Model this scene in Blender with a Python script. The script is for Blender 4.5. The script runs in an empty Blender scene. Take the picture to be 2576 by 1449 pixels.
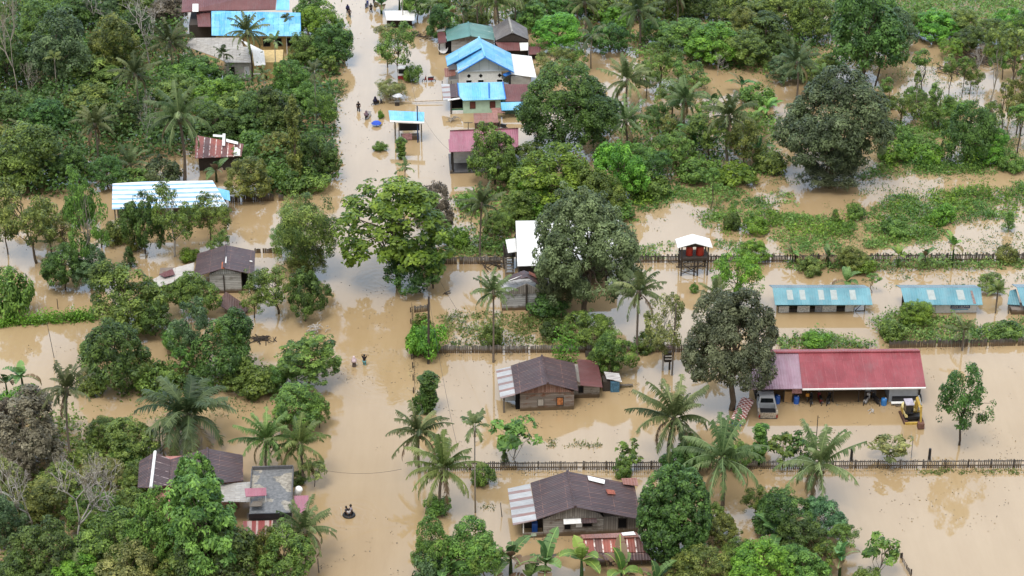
import bpy, math, random
import numpy as np
from mathutils import Vector, Matrix
SC = bpy.context.scene
COL = SC.collection
rad = math.radians
# ---------------------------------------------------------------- camera, sky, sun, exposure
IW, IH, FPX, PITCH, CAMH = 2576.0, 1449.0, 5600.0, rad(28.0), 117.0
cd = bpy.data.cameras.new("Camera")
cd.sensor_width = 36.0
cd.lens = 36.0 * FPX / IW
cd.clip_start, cd.clip_end = 1.0, 9000.0
cam = bpy.data.objects.new("Camera", cd)
COL.objects.link(cam)
cam.location = (0, 0, CAMH)
cam.rotation_euler = (math.pi / 2 - PITCH, 0, 0)
SC.camera = cam
SUN_EL, SUN_AZ = rad(66), rad(205)          # azimuth from +Y clockwise: behind the camera, a little to its left
world = bpy.data.worlds.new("World")
SC.world = world
world.use_nodes = True
wn, wl = world.node_tree.nodes, world.node_tree.links
wn.clear()
sky = wn.new("ShaderNodeTexSky")
sky.sky_type = 'NISHITA'
sky.sun_disc = False
sky.sun_elevation, sky.sun_rotation = SUN_EL, SUN_AZ
tc = wn.new("ShaderNodeTexCoord")
mp = wn.new("ShaderNodeMapping"); mp.inputs['Scale'].default_value = (1, 1, 2.2)
wl.new(tc.outputs['Generated'], mp.inputs['Vector'])
nz = wn.new("ShaderNodeTexNoise"); nz.inputs['Scale'].default_value = 3.4; nz.inputs['Detail'].default_value = 6
wl.new(mp.outputs[0], nz.inputs['Vector'])
cr = wn.new("ShaderNodeValToRGB")
cr.color_ramp.elements[0].position, cr.color_ramp.elements[1].position = 0.33, 0.50
wl.new(nz.outputs['Fac'], cr.inputs[0])
mx = wn.new("ShaderNodeMix"); mx.data_type = 'RGBA'
wl.new(cr.outputs[0], mx.inputs[0])
wl.new(sky.outputs[0], mx.inputs[6])
# cloud brightness: unseen bank low ahead, added to brighten the water's reflections; duller sides, brighter overhead
sx_ = wn.new("ShaderNodeSeparateXYZ"); wl.new(tc.outputs['Generated'], sx_.inputs[0])
def sstep(sock, a, b, lo, hi):
    m = wn.new("ShaderNodeMapRange"); m.interpolation_type = 'SMOOTHSTEP'
    for k, v in zip((1, 2, 3, 4), (a, b, lo, hi)): m.inputs[k].default_value = v
    wl.new(sock, m.inputs[0]); return m.outputs[0]
mm = wn.new("ShaderNodeMath"); mm.operation = 'MULTIPLY'
wl.new(sstep(sx_.outputs['Y'], .30, .75, 0, 1), mm.inputs[0]); wl.new(sstep(sx_.outputs['Z'], .58, .85, 1, 0), mm.inputs[1])
cm_ = wn.new("ShaderNodeMix"); cm_.data_type = 'RGBA'
wl.new(mm.outputs[0], cm_.inputs[0])
zm_ = wn.new("ShaderNodeMix"); zm_.data_type = 'RGBA'
wl.new(sstep(sx_.outputs['Z'], .30, .85, 0, 1), zm_.inputs[0])
zm_.inputs[6].default_value = (6.7, 6.6, 6.6, 1); zm_.inputs[7].default_value = (13.2, 12.9, 12.5, 1)
wl.new(zm_.outputs[2], cm_.inputs[6])
cm_.inputs[7].default_value = (11.6, 15.6, 21.0, 1)
wl.new(cm_.outputs[2], mx.inputs[7])
bg = wn.new("ShaderNodeBackground"); bg.inputs[1].default_value = 0.1
wl.new(mx.outputs[2], bg.inputs[0])
wo = wn.new("ShaderNodeOutputWorld"); wl.new(bg.outputs[0], wo.inputs[0])
sd = bpy.data.lights.new("Sun", 'SUN')
sd.energy, sd.angle, sd.color = 1.9, rad(22), (1.0, 0.965, 0.91)
sun = bpy.data.objects.new("Sun", sd); COL.objects.link(sun)
sdir = Vector((math.sin(SUN_AZ) * math.cos(SUN_EL), math.cos(SUN_AZ) * math.cos(SUN_EL), math.sin(SUN_EL)))
sun.rotation_euler = (-sdir).to_track_quat('-Z', 'Y').to_euler()
sun.location = (0, 200, 200)
vs = SC.view_settings
vs.view_transform, vs.look, vs.gamma, vs.exposure = 'Standard', 'None', 1.0, 0.42
SC.display_settings.display_device = 'sRGB'
SC.cycles.max_bounces = 6
SC.cycles.diffuse_bounces = 2
SC.cycles.glossy_bounces = 3
SC.cycles.transmission_bounces = 3
SC.cycles.transparent_max_bounces = 6
try:
    SC.cycles.use_denoising = True
except Exception:
    pass

# ---------------------------------------------------------------- survey helpers: where on the flooded plain a sight line lands
cP, sP = math.cos(PITCH), math.sin(PITCH)
def U(px, py, z=0.0):
    xc, yc = (px - IW / 2) / FPX, -(py - IH / 2) / FPX
    d = (xc, cP + sP * yc, -sP + cP * yc)
    t = (z - CAMH) / d[2]
    return Vector((d[0] * t, d[1] * t, z))
def scl(py):                     # pixels per metre across, up, and along the ground, at a ground row
    p = U(IW / 2, py)
    dist = p.y * cP + CAMH * sP
    th = math.atan2(CAMH, p.y)
    s = FPX / dist
    return s, s * math.cos(th), s * math.sin(th)

# ---------------------------------------------------------------- mesh helpers
class MB:
    def __init__(s): s.v, s.f = [], []
    def add(s, vs_, fs_):
        o = len(s.v); s.v += [tuple(v) for v in vs_]; s.f += [tuple(i + o for i in f) for f in fs_]; return s
    def box(s, x0, x1, y0, y1, z0, z1):
        return s.add([(x0,y0,z0),(x1,y0,z0),(x1,y1,z0),(x0,y1,z0),(x0,y0,z1),(x1,y0,z1),(x1,y1,z1),(x0,y1,z1)],
                     [(0,3,2,1),(4,5,6,7),(0,1,5,4),(1,2,6,5),(2,3,7,6),(3,0,4,7)])
    def slab(s, pts, t=0.05):       # polygon given by its top corners, thickened downward
        n = len(pts); P = [Vector(p) for p in pts]; Q = [p - Vector((0, 0, t)) for p in P]
        return s.add(P + Q, [tuple(range(n)), tuple(range(2*n-1, n-1, -1))] + [(i, i+n, (i+1) % n + n, (i+1) % n) for i in range(n)])
    def prism(s, xz, y0, y1):       # outline in x-z, thickened along y
        n = len(xz)
        return s.add([(x, y0, z) for x, z in xz] + [(x, y1, z) for x, z in xz],
                     [tuple(range(n)), tuple(range(2*n-1, n-1, -1))] + [(i, i+n, (i+1) % n + n, (i+1) % n) for i in range(n)])
    def prismx(s, yz, x0, x1):
        n = len(yz)
        return s.add([(x0, y, z) for y, z in yz] + [(x1, y, z) for y, z in yz],
                     [tuple(range(n)), tuple(range(2*n-1, n-1, -1))] + [(i, i+n, (i+1) % n + n, (i+1) % n) for i in range(n)])
    def tube(s, pts, rs, n=6):
        P = [Vector(p) for p in pts]
        if not hasattr(rs, '__len__'): rs = [rs] * len(P)
        vs_, fs_ = [], []
        for i, p in enumerate(P):
            d = (P[min(i+1, len(P)-1)] - P[max(i-1, 0)])
            d = d.normalized() if d.length > 1e-9 else Vector((0,0,1))
            a = d.cross(Vector((0.31, 0.95, 0.07))) if abs(d.y) < 0.9 else d.cross(Vector((1, 0, 0.1)))
            a.normalize(); b = d.cross(a)
            for k in range(n):
                t = 2 * math.pi * k / n
                vs_.append(p + a * (rs[i] * math.cos(t)) + b * (rs[i] * math.sin(t)))
        for i in range(len(P) - 1):
            for k in range(n):
                fs_.append((i*n+k, i*n+(k+1) % n, (i+1)*n+(k+1) % n, (i+1)*n+k))
        fs_.append(tuple(range(n-1, -1, -1))); fs_.append(tuple(range((len(P)-1)*n, len(P)*n)))
        return s.add(vs_, fs_)
    def lathe(s, prof, cx=0, cy=0, n=12):
        vs_, fs_ = [], []
        for r, z in prof:
            for k in range(n):
                t = 2*math.pi*k/n; vs_.append((cx + r*math.cos(t), cy + r*math.sin(t), z))
        for i in range(len(prof)-1):
            for k in range(n): fs_.append((i*n+k, i*n+(k+1) % n, (i+1)*n+(k+1) % n, (i+1)*n+k))
        fs_.append(tuple(range(n-1, -1, -1))); fs_.append(tuple(range((len(prof)-1)*n, len(prof)*n)))
        return s.add(vs_, fs_)
    def mesh(s, name, smooth=False):
        me = bpy.data.meshes.new(name); me.from_pydata(s.v, [], s.f); me.update()
        if smooth: me.polygons.foreach_set('use_smooth', [True] * len(me.polygons))
        return me
    def build(s, name, mat, parent=None, smooth=False):
        return link(name, s.mesh(name, smooth), mat, parent)

def link(name, me, mat, parent=None):
    o = bpy.data.objects.new(name, me); COL.objects.link(o)
    if mat is not None:
        if len(me.materials) == 0: me.materials.append(mat)
        elif me.materials[0] is not mat:
            o.material_slots[0].link = 'OBJECT'; o.material_slots[0].material = mat
    if parent is not None: o.parent = parent
    return o
def tag(o, label, cat, group=None, kind=None):
    if label: o['label'] = label
    if cat: o['category'] = cat
    if group: o['group'] = group
    if kind: o['kind'] = kind
    return o
def thing(name, label, cat, loc=(0,0,0), rz=0.0, group=None):
    o = bpy.data.objects.new(name, None); COL.objects.link(o)
    o.empty_display_size = 0.5
    o.location = loc; o.rotation_euler = (0, 0, rz)
    return tag(o, label, cat, group)
def np_mesh(name, V, F4, tint=None):
    V = np.asarray(V, dtype=np.float32); F4 = np.asarray(F4, dtype=np.int32)
    me = bpy.data.meshes.new(name)
    me.vertices.add(len(V)); me.vertices.foreach_set('co', V.ravel())
    me.loops.add(F4.size); me.loops.foreach_set('vertex_index', F4.ravel())
    me.polygons.add(len(F4)); me.polygons.foreach_set('loop_start', np.arange(0, F4.size, F4.shape[1], dtype=np.int32))
    me.update(calc_edges=True)
    if tint is not None:
        at = me.attributes.new('tint', 'FLOAT', 'POINT'); at.data.foreach_set('value', np.asarray(tint, dtype=np.float32))
    return me

# ---------------------------------------------------------------- materials
MATS = {}
class N:                          # small node-graph writer
    def __init__(s, name):
        s.m = bpy.data.materials.new(name); s.m.use_nodes = True
        s.t = s.m.node_tree; s.t.nodes.clear()
        s.out = s.t.nodes.new("ShaderNodeOutputMaterial")
        MATS[name] = s.m
    def n(s, typ, **kw):
        nd = s.t.nodes.new("ShaderNode" + typ)
        for k, v in kw.items(): setattr(nd, k, v)
        return nd
    def l(s, a, b): s.t.links.new(a, b); return s
    def val(s, sock, v):
        if isinstance(v, bpy.types.NodeSocket): s.l(v, sock)
        else: sock.default_value = v
    def math(s, op, a, b=0.0, c=0.0):
        nd = s.n("Math", operation=op); s.val(nd.inputs[0], a); s.val(nd.inputs[1], b); s.val(nd.inputs[2], c); return nd.outputs[0]
    def mix(s, f, a, b, blend='MIX'):
        nd = s.n("Mix"); nd.data_type = 'RGBA'; nd.blend_type = blend
        s.val(nd.inputs[0], f); s.val(nd.inputs[6], a if not isinstance(a, tuple) else (*a, 1)[:4]); s.val(nd.inputs[7], b if not isinstance(b, tuple) else (*b, 1)[:4])
        return nd.outputs[2]
    def ramp(s, f, stops):
        nd = s.n("ValToRGB"); el = nd.color_ramp.elements
        while len(el) < len(stops): el.new(0.5)
        for e, (p, c) in zip(el, stops):
            e.position = p; e.color = (*c, 1) if isinstance(c, tuple) else (c, c, c, 1)
        s.val(nd.inputs[0], f); return nd.outputs[0]
    def coord(s, which='Object'): return s.n("TexCoord").outputs[which]
    def sep(s, v): nd = s.n("SeparateXYZ"); s.l(v, nd.inputs[0]); return nd.outputs
    def comb(s, x, y, z):
        nd = s.n("CombineXYZ"); s.val(nd.inputs[0], x); s.val(nd.inputs[1], y); s.val(nd.inputs[2], z); return nd.outputs[0]
    def mapv(s, v, scale=(1,1,1), loc=(0,0,0)):
        nd = s.n("Mapping"); s.l(v, nd.inputs[0]); nd.inputs['Scale'].default_value = scale; nd.inputs['Location'].default_value = loc; return nd.outputs[0]
    def noise(s, v, scale, detail=4, rough=0.55):
        nd = s.n("TexNoise"); s.l(v, nd.inputs['Vector']); nd.inputs['Scale'].default_value = scale
        nd.inputs['Detail'].default_value = detail; nd.inputs['Roughness'].default_value = rough; return nd.outputs['Fac']
    def white(s, v): nd = s.n("TexWhiteNoise", noise_dimensions='3D'); s.l(v, nd.inputs['Vector']); return nd.outputs['Value']
    def bsdf(s, col, rough=0.6, spec=0.4, metal=0.0, bump=None, bstr=0.3, bdist=0.02):
        b = s.n("BsdfPrincipled"); s.val(b.inputs['Base Color'], col if not isinstance(col, tuple) else (*col, 1)[:4])
        s.val(b.inputs['Roughness'], rough); b.inputs['Specular IOR Level'].default_value = spec; s.val(b.inputs['Metallic'], metal)
        if bump is not None:
            bp = s.n("Bump"); bp.inputs['Strength'].default_value = bstr; bp.inputs['Distance'].default_value = bdist
            s.l(bump, bp.inputs['Height']); s.l(bp.outputs[0], b.inputs['Normal'])
        return b
    def done(s, sh): s.l(sh.outputs[0], s.out.inputs[0]); return s.m

def plain(name, col, rough=0.6, spec=0.4, metal=0.0, var=0.25, scale=3.0):
    if name in MATS: return MATS[name]
    g = N(name); f = g.noise(g.coord(), scale, 5)
    d = tuple(c * (1 - var) for c in col); e = tuple(min(1, c * (1 + var * 0.6)) for c in col)
    return g.done(g.bsdf(g.ramp(f, [(0.3, d), (0.7, e)]), rough, spec, metal))

def roofing(name, base, alt, across='x', sheet=0.8, run=2.2, seam=None, seam_w=0.06, rust=None, rust_amt=0.5, rough=0.5, metal=0.0, ribs=0.27, stripes=None, streak=0.35, spec=0.4):
    """ribbed metal sheets laid side by side; 'across' is the house axis the ribs are counted along"""
    if name in MATS: return MATS[name]
    g = N(name); co = g.coord(); x, y, z = g.sep(co)
    u, v = (x, y) if across == 'x' else (y, x)
    uc = g.math('FLOOR', g.math('DIVIDE', u, sheet)); vc = g.math('FLOOR', g.math('DIVIDE', v, run))
    w = g.white(g.comb(uc, vc, 3.0))
    if stripes:                                   # odd sheets of another colour
        q = w if len(stripes) > 2 else g.math('FRACT', g.math('DIVIDE', u, sheet))
        c = g.mix(g.math('GREATER_THAN', q, stripes[1]), g.mix(w, base, alt), stripes[0])
    else:
        c = g.mix(w, base, alt)
    sv = g.mapv(co, (6, 0.35, 1) if across == 'x' else (0.35, 6, 1))
    st = g.noise(sv, 1.3, 5, 0.65)
    c = g.mix(g.math('MULTIPLY', g.ramp(st, [(0.42, 0.0), (0.72, 1.0)]), streak), c, alt)
    big = g.noise(co, 0.6, 5, 0.6)
    c = g.mix(g.ramp(big, [(0.35, 0.0), (0.7, 0.5)]), c, tuple(k * 0.5 for k in base))
    fade = g.noise(g.mapv(co, (1.0, 0.4, 1) if across == 'x' else (0.4, 1.0, 1), (7, 3, 0)), 0.9, 6, 0.7)
    gy = sum(base) / 3
    c = g.mix(g.ramp(fade, [(0.48, 0.0), (0.70, 0.42)]), c, tuple(min(.8, .45 * k + .62 * gy + .03) for k in base))
    drt = g.noise(g.mapv(co, (3.0, 0.5, 1) if across == 'x' else (0.5, 3.0, 1), (1, 9, 0)), 2.6, 5, 0.7)
    c = g.mix(g.ramp(drt, [(0.60, 0.0), (0.72, 0.45)]), c, (.07, .055, .045))
    if rust:
        rn = g.noise(g.mapv(co, (1.0, 0.5, 1) if across == 'x' else (0.5, 1.0, 1)), 1.7, 7, 0.7)
        c = g.mix(g.ramp(rn, [(0.72 - 0.3 * rust_amt, 0.0), (0.8 - 0.25 * rust_amt, 1.0)]), c, rust)
    if seam:
        fu = g.math('FRACT', g.math('DIVIDE', u, sheet)); fv = g.math('FRACT', g.math('DIVIDE', v, run))
        ln = g.math('MAXIMUM', g.math('LESS_THAN', fu, seam_w / sheet), g.math('LESS_THAN', fv, seam_w * 0.9 / run))
        br = g.ramp(g.noise(co, 2.2, 3), [(0.42, 0.0), (0.6, 0.9)])
        c = g.mix(g.math('MULTIPLY', ln, br), c, seam)
    rib = g.math('SINE', g.math('MULTIPLY', u, 2 * math.pi / ribs))
    return g.done(g.bsdf(c, rough, spec, metal, bump=rib, bstr=0.5, bdist=0.03))

def planks(name, a, b, gap=(0.03,0.028,0.025), h=0.2, axis='z', stain=None, rough=0.85):
    if name in MATS: return MATS[name]
    g = N(name); co = g.coord(); x, y, z = g.sep(co)
    q = {'z': z, 'x': g.math('ADD', x, g.math('MULTIPLY', y, 0.9))}[axis]
    k = g.math('FLOOR', g.math('DIVIDE', q, h)); fr = g.math('FRACT', g.math('DIVIDE', q, h))
    w = g.white(g.comb(k, 1.0, g.math('FLOOR', g.math('MULTIPLY', x if axis == 'z' else z, 0.45))))
    gr = g.noise(g.mapv(co, (0.8, 0.8, 9) if axis == 'z' else (9, 9, 0.8)), 2.0, 6, 0.7)
    c = g.mix(g.math('MULTIPLY', g.math('ADD', w, gr), 0.5), a, b)
    if stain:
        c = g.mix(g.ramp(g.noise(g.mapv(co, (1, 1, 1.6)), 0.9, 6, 0.65), [(0.52, 0.0), (0.66, 0.85)]), c, stain)
    c = g.mix(g.math('LESS_THAN', fr, 0.11), c, gap)
    tide = g.math('SUBTRACT', z, g.math('MULTIPLY', g.noise(g.mapv(co, (1, 1, 0)), 1.6, 4), .55))
    c = g.mix(g.ramp(tide, [(0.0, 1.0), (0.36, 0.0)]), c, (.115,.080,.048))            # wet silt line left by the flood
    return g.done(g.bsdf(c, rough, 0.2, bump=fr, bstr=0.4, bdist=0.02))

def leafmat(name, dark, light, trans=0.27, rough=0.5):
    if name in MATS: return MATS[name]
    g = N(name)
    at = g.n("Attribute", attribute_name='tint'); oi = g.n("ObjectInfo")
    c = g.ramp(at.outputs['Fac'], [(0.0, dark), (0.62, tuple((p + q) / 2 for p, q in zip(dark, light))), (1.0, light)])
    c = g.mix(g.math('GREATER_THAN', at.outputs['Fac'], 1.5), c, (.205,.150,.085))     # dead, dry leaves
    hs = g.n("HueSaturation"); g.l(c, hs.inputs['Color'])
    g.l(g.math('ADD', g.math('MULTIPLY', oi.outputs['Random'], 0.05), 0.475), hs.inputs['Hue'])
    g.l(g.math('ADD', g.math('MULTIPLY', oi.outputs['Random'], 0.35), 0.85), hs.inputs['Value'])
    b = g.bsdf(hs.outputs[0], rough, 0.35)
    tr = g.n("BsdfTranslucent"); g.l(hs.outputs[0], tr.inputs[0])
    ms = g.n("MixShader"); ms.inputs[0].default_value = trans
    g.l(b.outputs[0], ms.inputs[1]); g.l(tr.outputs[0], ms.inputs[2])
    return g.done(ms)

LEAF = dict(
    mango=leafmat('leaf_mango', (0.037,0.057,0.021), (0.239,0.307,0.131)),
    mangob=leafmat('leaf_mango_flush', (0.033,0.043,0.021), (0.192,0.213,0.111)),
    mangog=leafmat('leaf_mango_grey', (0.032,0.047,0.022), (0.169,0.213,0.092)),
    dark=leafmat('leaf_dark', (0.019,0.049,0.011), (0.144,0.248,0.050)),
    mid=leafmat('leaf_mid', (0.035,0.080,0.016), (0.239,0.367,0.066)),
    bright=leafmat('leaf_bright', (0.048,0.131,0.014), (0.249,0.446,0.049)),
    olive=leafmat('leaf_olive', (0.042,0.078,0.017), (0.303,0.363,0.078)),
    pale=leafmat('leaf_pale', (0.073,0.102,0.033), (0.385,0.406,0.131)),
    dry=leafmat('leaf_dry', (0.081,0.069,0.048), (0.257,0.223,0.155)),
    blue=leafmat('leaf_bluish', (0.025,0.066,0.027), (0.179,0.306,0.124)),
    palm=leafmat('leaf_palm', (0.033,0.071,0.020), (0.279,0.339,0.138)),
    palmd=leafmat('leaf_palm_dark', (0.022,0.043,0.015), (0.173,0.212,0.084)),
    palmb=leafmat('leaf_palm_bright', (0.047,0.097,0.019), (0.278,0.346,0.110)),
    banana=leafmat('leaf_banana', (0.024,0.083,0.024), (0.214,0.376,0.116)),
    bananab=leafmat('leaf_banana_bright', (0.050,0.132,0.024), (0.311,0.467,0.104)),
    grass=leafmat('leaf_grass', (0.045,0.108,0.020), (0.274,0.370,0.091)),
    fgrass=leafmat('leaf_far_grass', (0.069,0.184,0.034), (0.230,0.419,0.101)),
    weed=leafmat('leaf_weed', (0.043,0.083,0.024), (0.250,0.307,0.106)),
)
def bark(name, a, b):
    if name in MATS: return MATS[name]
    g = N(name); co = g.coord()
    f = g.noise(g.mapv(co, (4, 4, 1.2)), 2.0, 6, 0.7)
    return g.done(g.bsdf(g.ramp(f, [(0.3, a), (0.7, b)]), 0.9, 0.2, bump=f, bstr=0.5))
BARK = dict(brown=bark('bark_brown', (.06,.045,.032), (.17,.135,.10)), pale=bark('bark_pale', (.20,.175,.145), (.42,.38,.33)),
            grey=bark('bark_grey', (.26,.24,.22), (.52,.49,.46)), dark=bark('bark_dark', (.025,.02,.017), (.09,.07,.055)),
            palm=bark('bark_palm', (.09,.07,.055), (.22,.185,.15)))
# ---------------------------------------------------------------- flood water: one sheet to the horizon
g = N('flood_water'); co = g.coord()
big = g.noise(g.mapv(co, (1, 0.6, 1)), 0.022, 5, 0.55)
med = g.noise(g.mapv(co, (1, 0.45, 1)), 0.14, 5, 0.6)
strk = g.noise(g.mapv(co, (1.5, 0.16, 1)), 0.55, 5, 0.65)
wc = g.ramp(g.math('ADD', g.math('ADD', g.math('MULTIPLY', big, 0.5), g.math('MULTIPLY', med, 0.3)), g.math('MULTIPLY', strk, 0.2)), [(0.36, (.300,.210,.110)), (0.5, (.342,.247,.137)), (0.64, (.390,.290,.170))])
r1 = g.noise(g.mapv(co, (0.55, 1.0, 1)), 1.5, 3, 0.6)
r2 = g.noise(g.mapv(co, (0.5, 1.0, 1)), 5.0, 2, 0.6)
patch = g.ramp(g.noise(co, 0.05, 3), [(0.42, 0.25), (0.62, 1.0)])
hgt = g.math('MULTIPLY', g.math('ADD', r1, g.math('MULTIPLY', r2, 0.4)), patch)
def ring(px, py, wl, reach, amp, sy=1.0):         # ripples spreading from something that moves in the water
    p = U(px, py); q = g.mapv(co, (1, sy, 1), (-p.x, -p.y * sy, 0))
    ln = g.n('VectorMath', operation='LENGTH'); g.l(q, ln.inputs[0])
    wob = g.math('MULTIPLY', g.noise(co, .8, 3), 2.6)
    s_ = g.math('SINE', g.math('MULTIPLY', g.math('ADD', ln.outputs['Value'], wob), 6.283 / wl))
    d_ = g.math('MAXIMUM', g.math('SUBTRACT', 1.0, g.math('DIVIDE', ln.outputs['Value'], reach)), 0.0)
    return g.math('MULTIPLY', g.math('MULTIPLY', s_, d_), amp)
for a_ in ((905, 921, .9, 5.0, 1.3), (950, 955, .8, 7.0, 1.2), (878, 1297, .8, 4.5, .9), (960, 705, .9, 5.0, .8)):
    hgt = g.math('ADD', hgt, ring(*a_))
wb = g.bsdf(wc, g.ramp(g.noise(co, 0.09, 4), [(0.4, 0.02), (0.65, 0.07)]), 0.5, bump=hgt, bstr=0.06, bdist=0.04)
wb.inputs['IOR'].default_value = 1.5
g.done(wb)
mb = MB(); mb.add([(-5000, -800, 0), (5000, -800, 0), (5000, 8000, 0), (-5000, 8000, 0)], [(0, 1, 2, 3)])
tag(mb.build('water', MATS['flood_water']), 'muddy tan flood water covering the village and its road', 'water', kind='structure')
# ---------------------------------------------------------------- plants
def unit(a): return a / np.maximum(np.linalg.norm(a, axis=-1, keepdims=True), 1e-9)
def leaf_quads(P, Nn, size, rng, aspect=0.5, U_=None):
    """pointed leaf faces: centre P, facing Nn, length size"""
    n = len(P)
    r = rng.normal(size=(n, 3)) if U_ is None else U_
    u = unit(r - (r * Nn).sum(1, keepdims=True) * Nn); v = np.cross(Nn, u)
    L = np.asarray(size).reshape(-1, 1) * np.ones((n, 1))
    V = np.stack([P - u * L * .5, P + v * L * aspect * .5 - u * L * .06, P + u * L * .5, P - v * L * aspect * .5 - u * L * .06], 1).reshape(-1, 3)
    return V, np.arange(n * 4).reshape(n, 4)
class LeafSet:
    def __init__(s): s.V, s.F, s.T, s.o = [], [], [], 0
    def add(s, V, F, T):
        s.V.append(V); s.F.append(F + s.o); s.T.append(T); s.o += len(V)
    def mesh(s, name): return np_mesh(name, np.concatenate(s.V), np.concatenate(s.F), np.concatenate(s.T))

def clump_leaves(ls, c, out, rc, n, size, rng, flat=1.0, up=0.5, aspect=0.5, base=0.45, spread=0.22, fill=0.25):
    d = unit(rng.normal(size=(n, 3)) + out * 0.75 + np.array([0, 0, up * 0.6]))
    rr = rc * np.where(rng.random(n) < fill, rng.uniform(.2, .9, n), rng.uniform(.85, 1.1, n))
    P = c + d * rr[:, None] * np.array([1, 1, flat])
    Nn = unit(d * 0.9 + np.array([0, 0, up]) + rng.normal(size=(n, 3)) * 0.32)
    V, F = leaf_quads(P, Nn, size * rng.uniform(.8, 1.35) * rng.uniform(.6, 1.25, n), rng, aspect)
    t = np.clip(base + rng.normal() * 0.19 + rng.normal(size=n) * spread, 0, 1)
    ls.add(V, F, np.repeat(t, 4))

def wander(a, b, n, amp, rng):
    a, b = np.array(a, float), np.array(b, float); L = np.linalg.norm(b - a); pts = []
    for i in range(n + 1):
        s = i / n; p = a + (b - a) * s + rng.normal(size=3) * amp * L * math.sin(math.pi * s) * np.array([1, 1, .4]); pts.append(p)
    return pts

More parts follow.
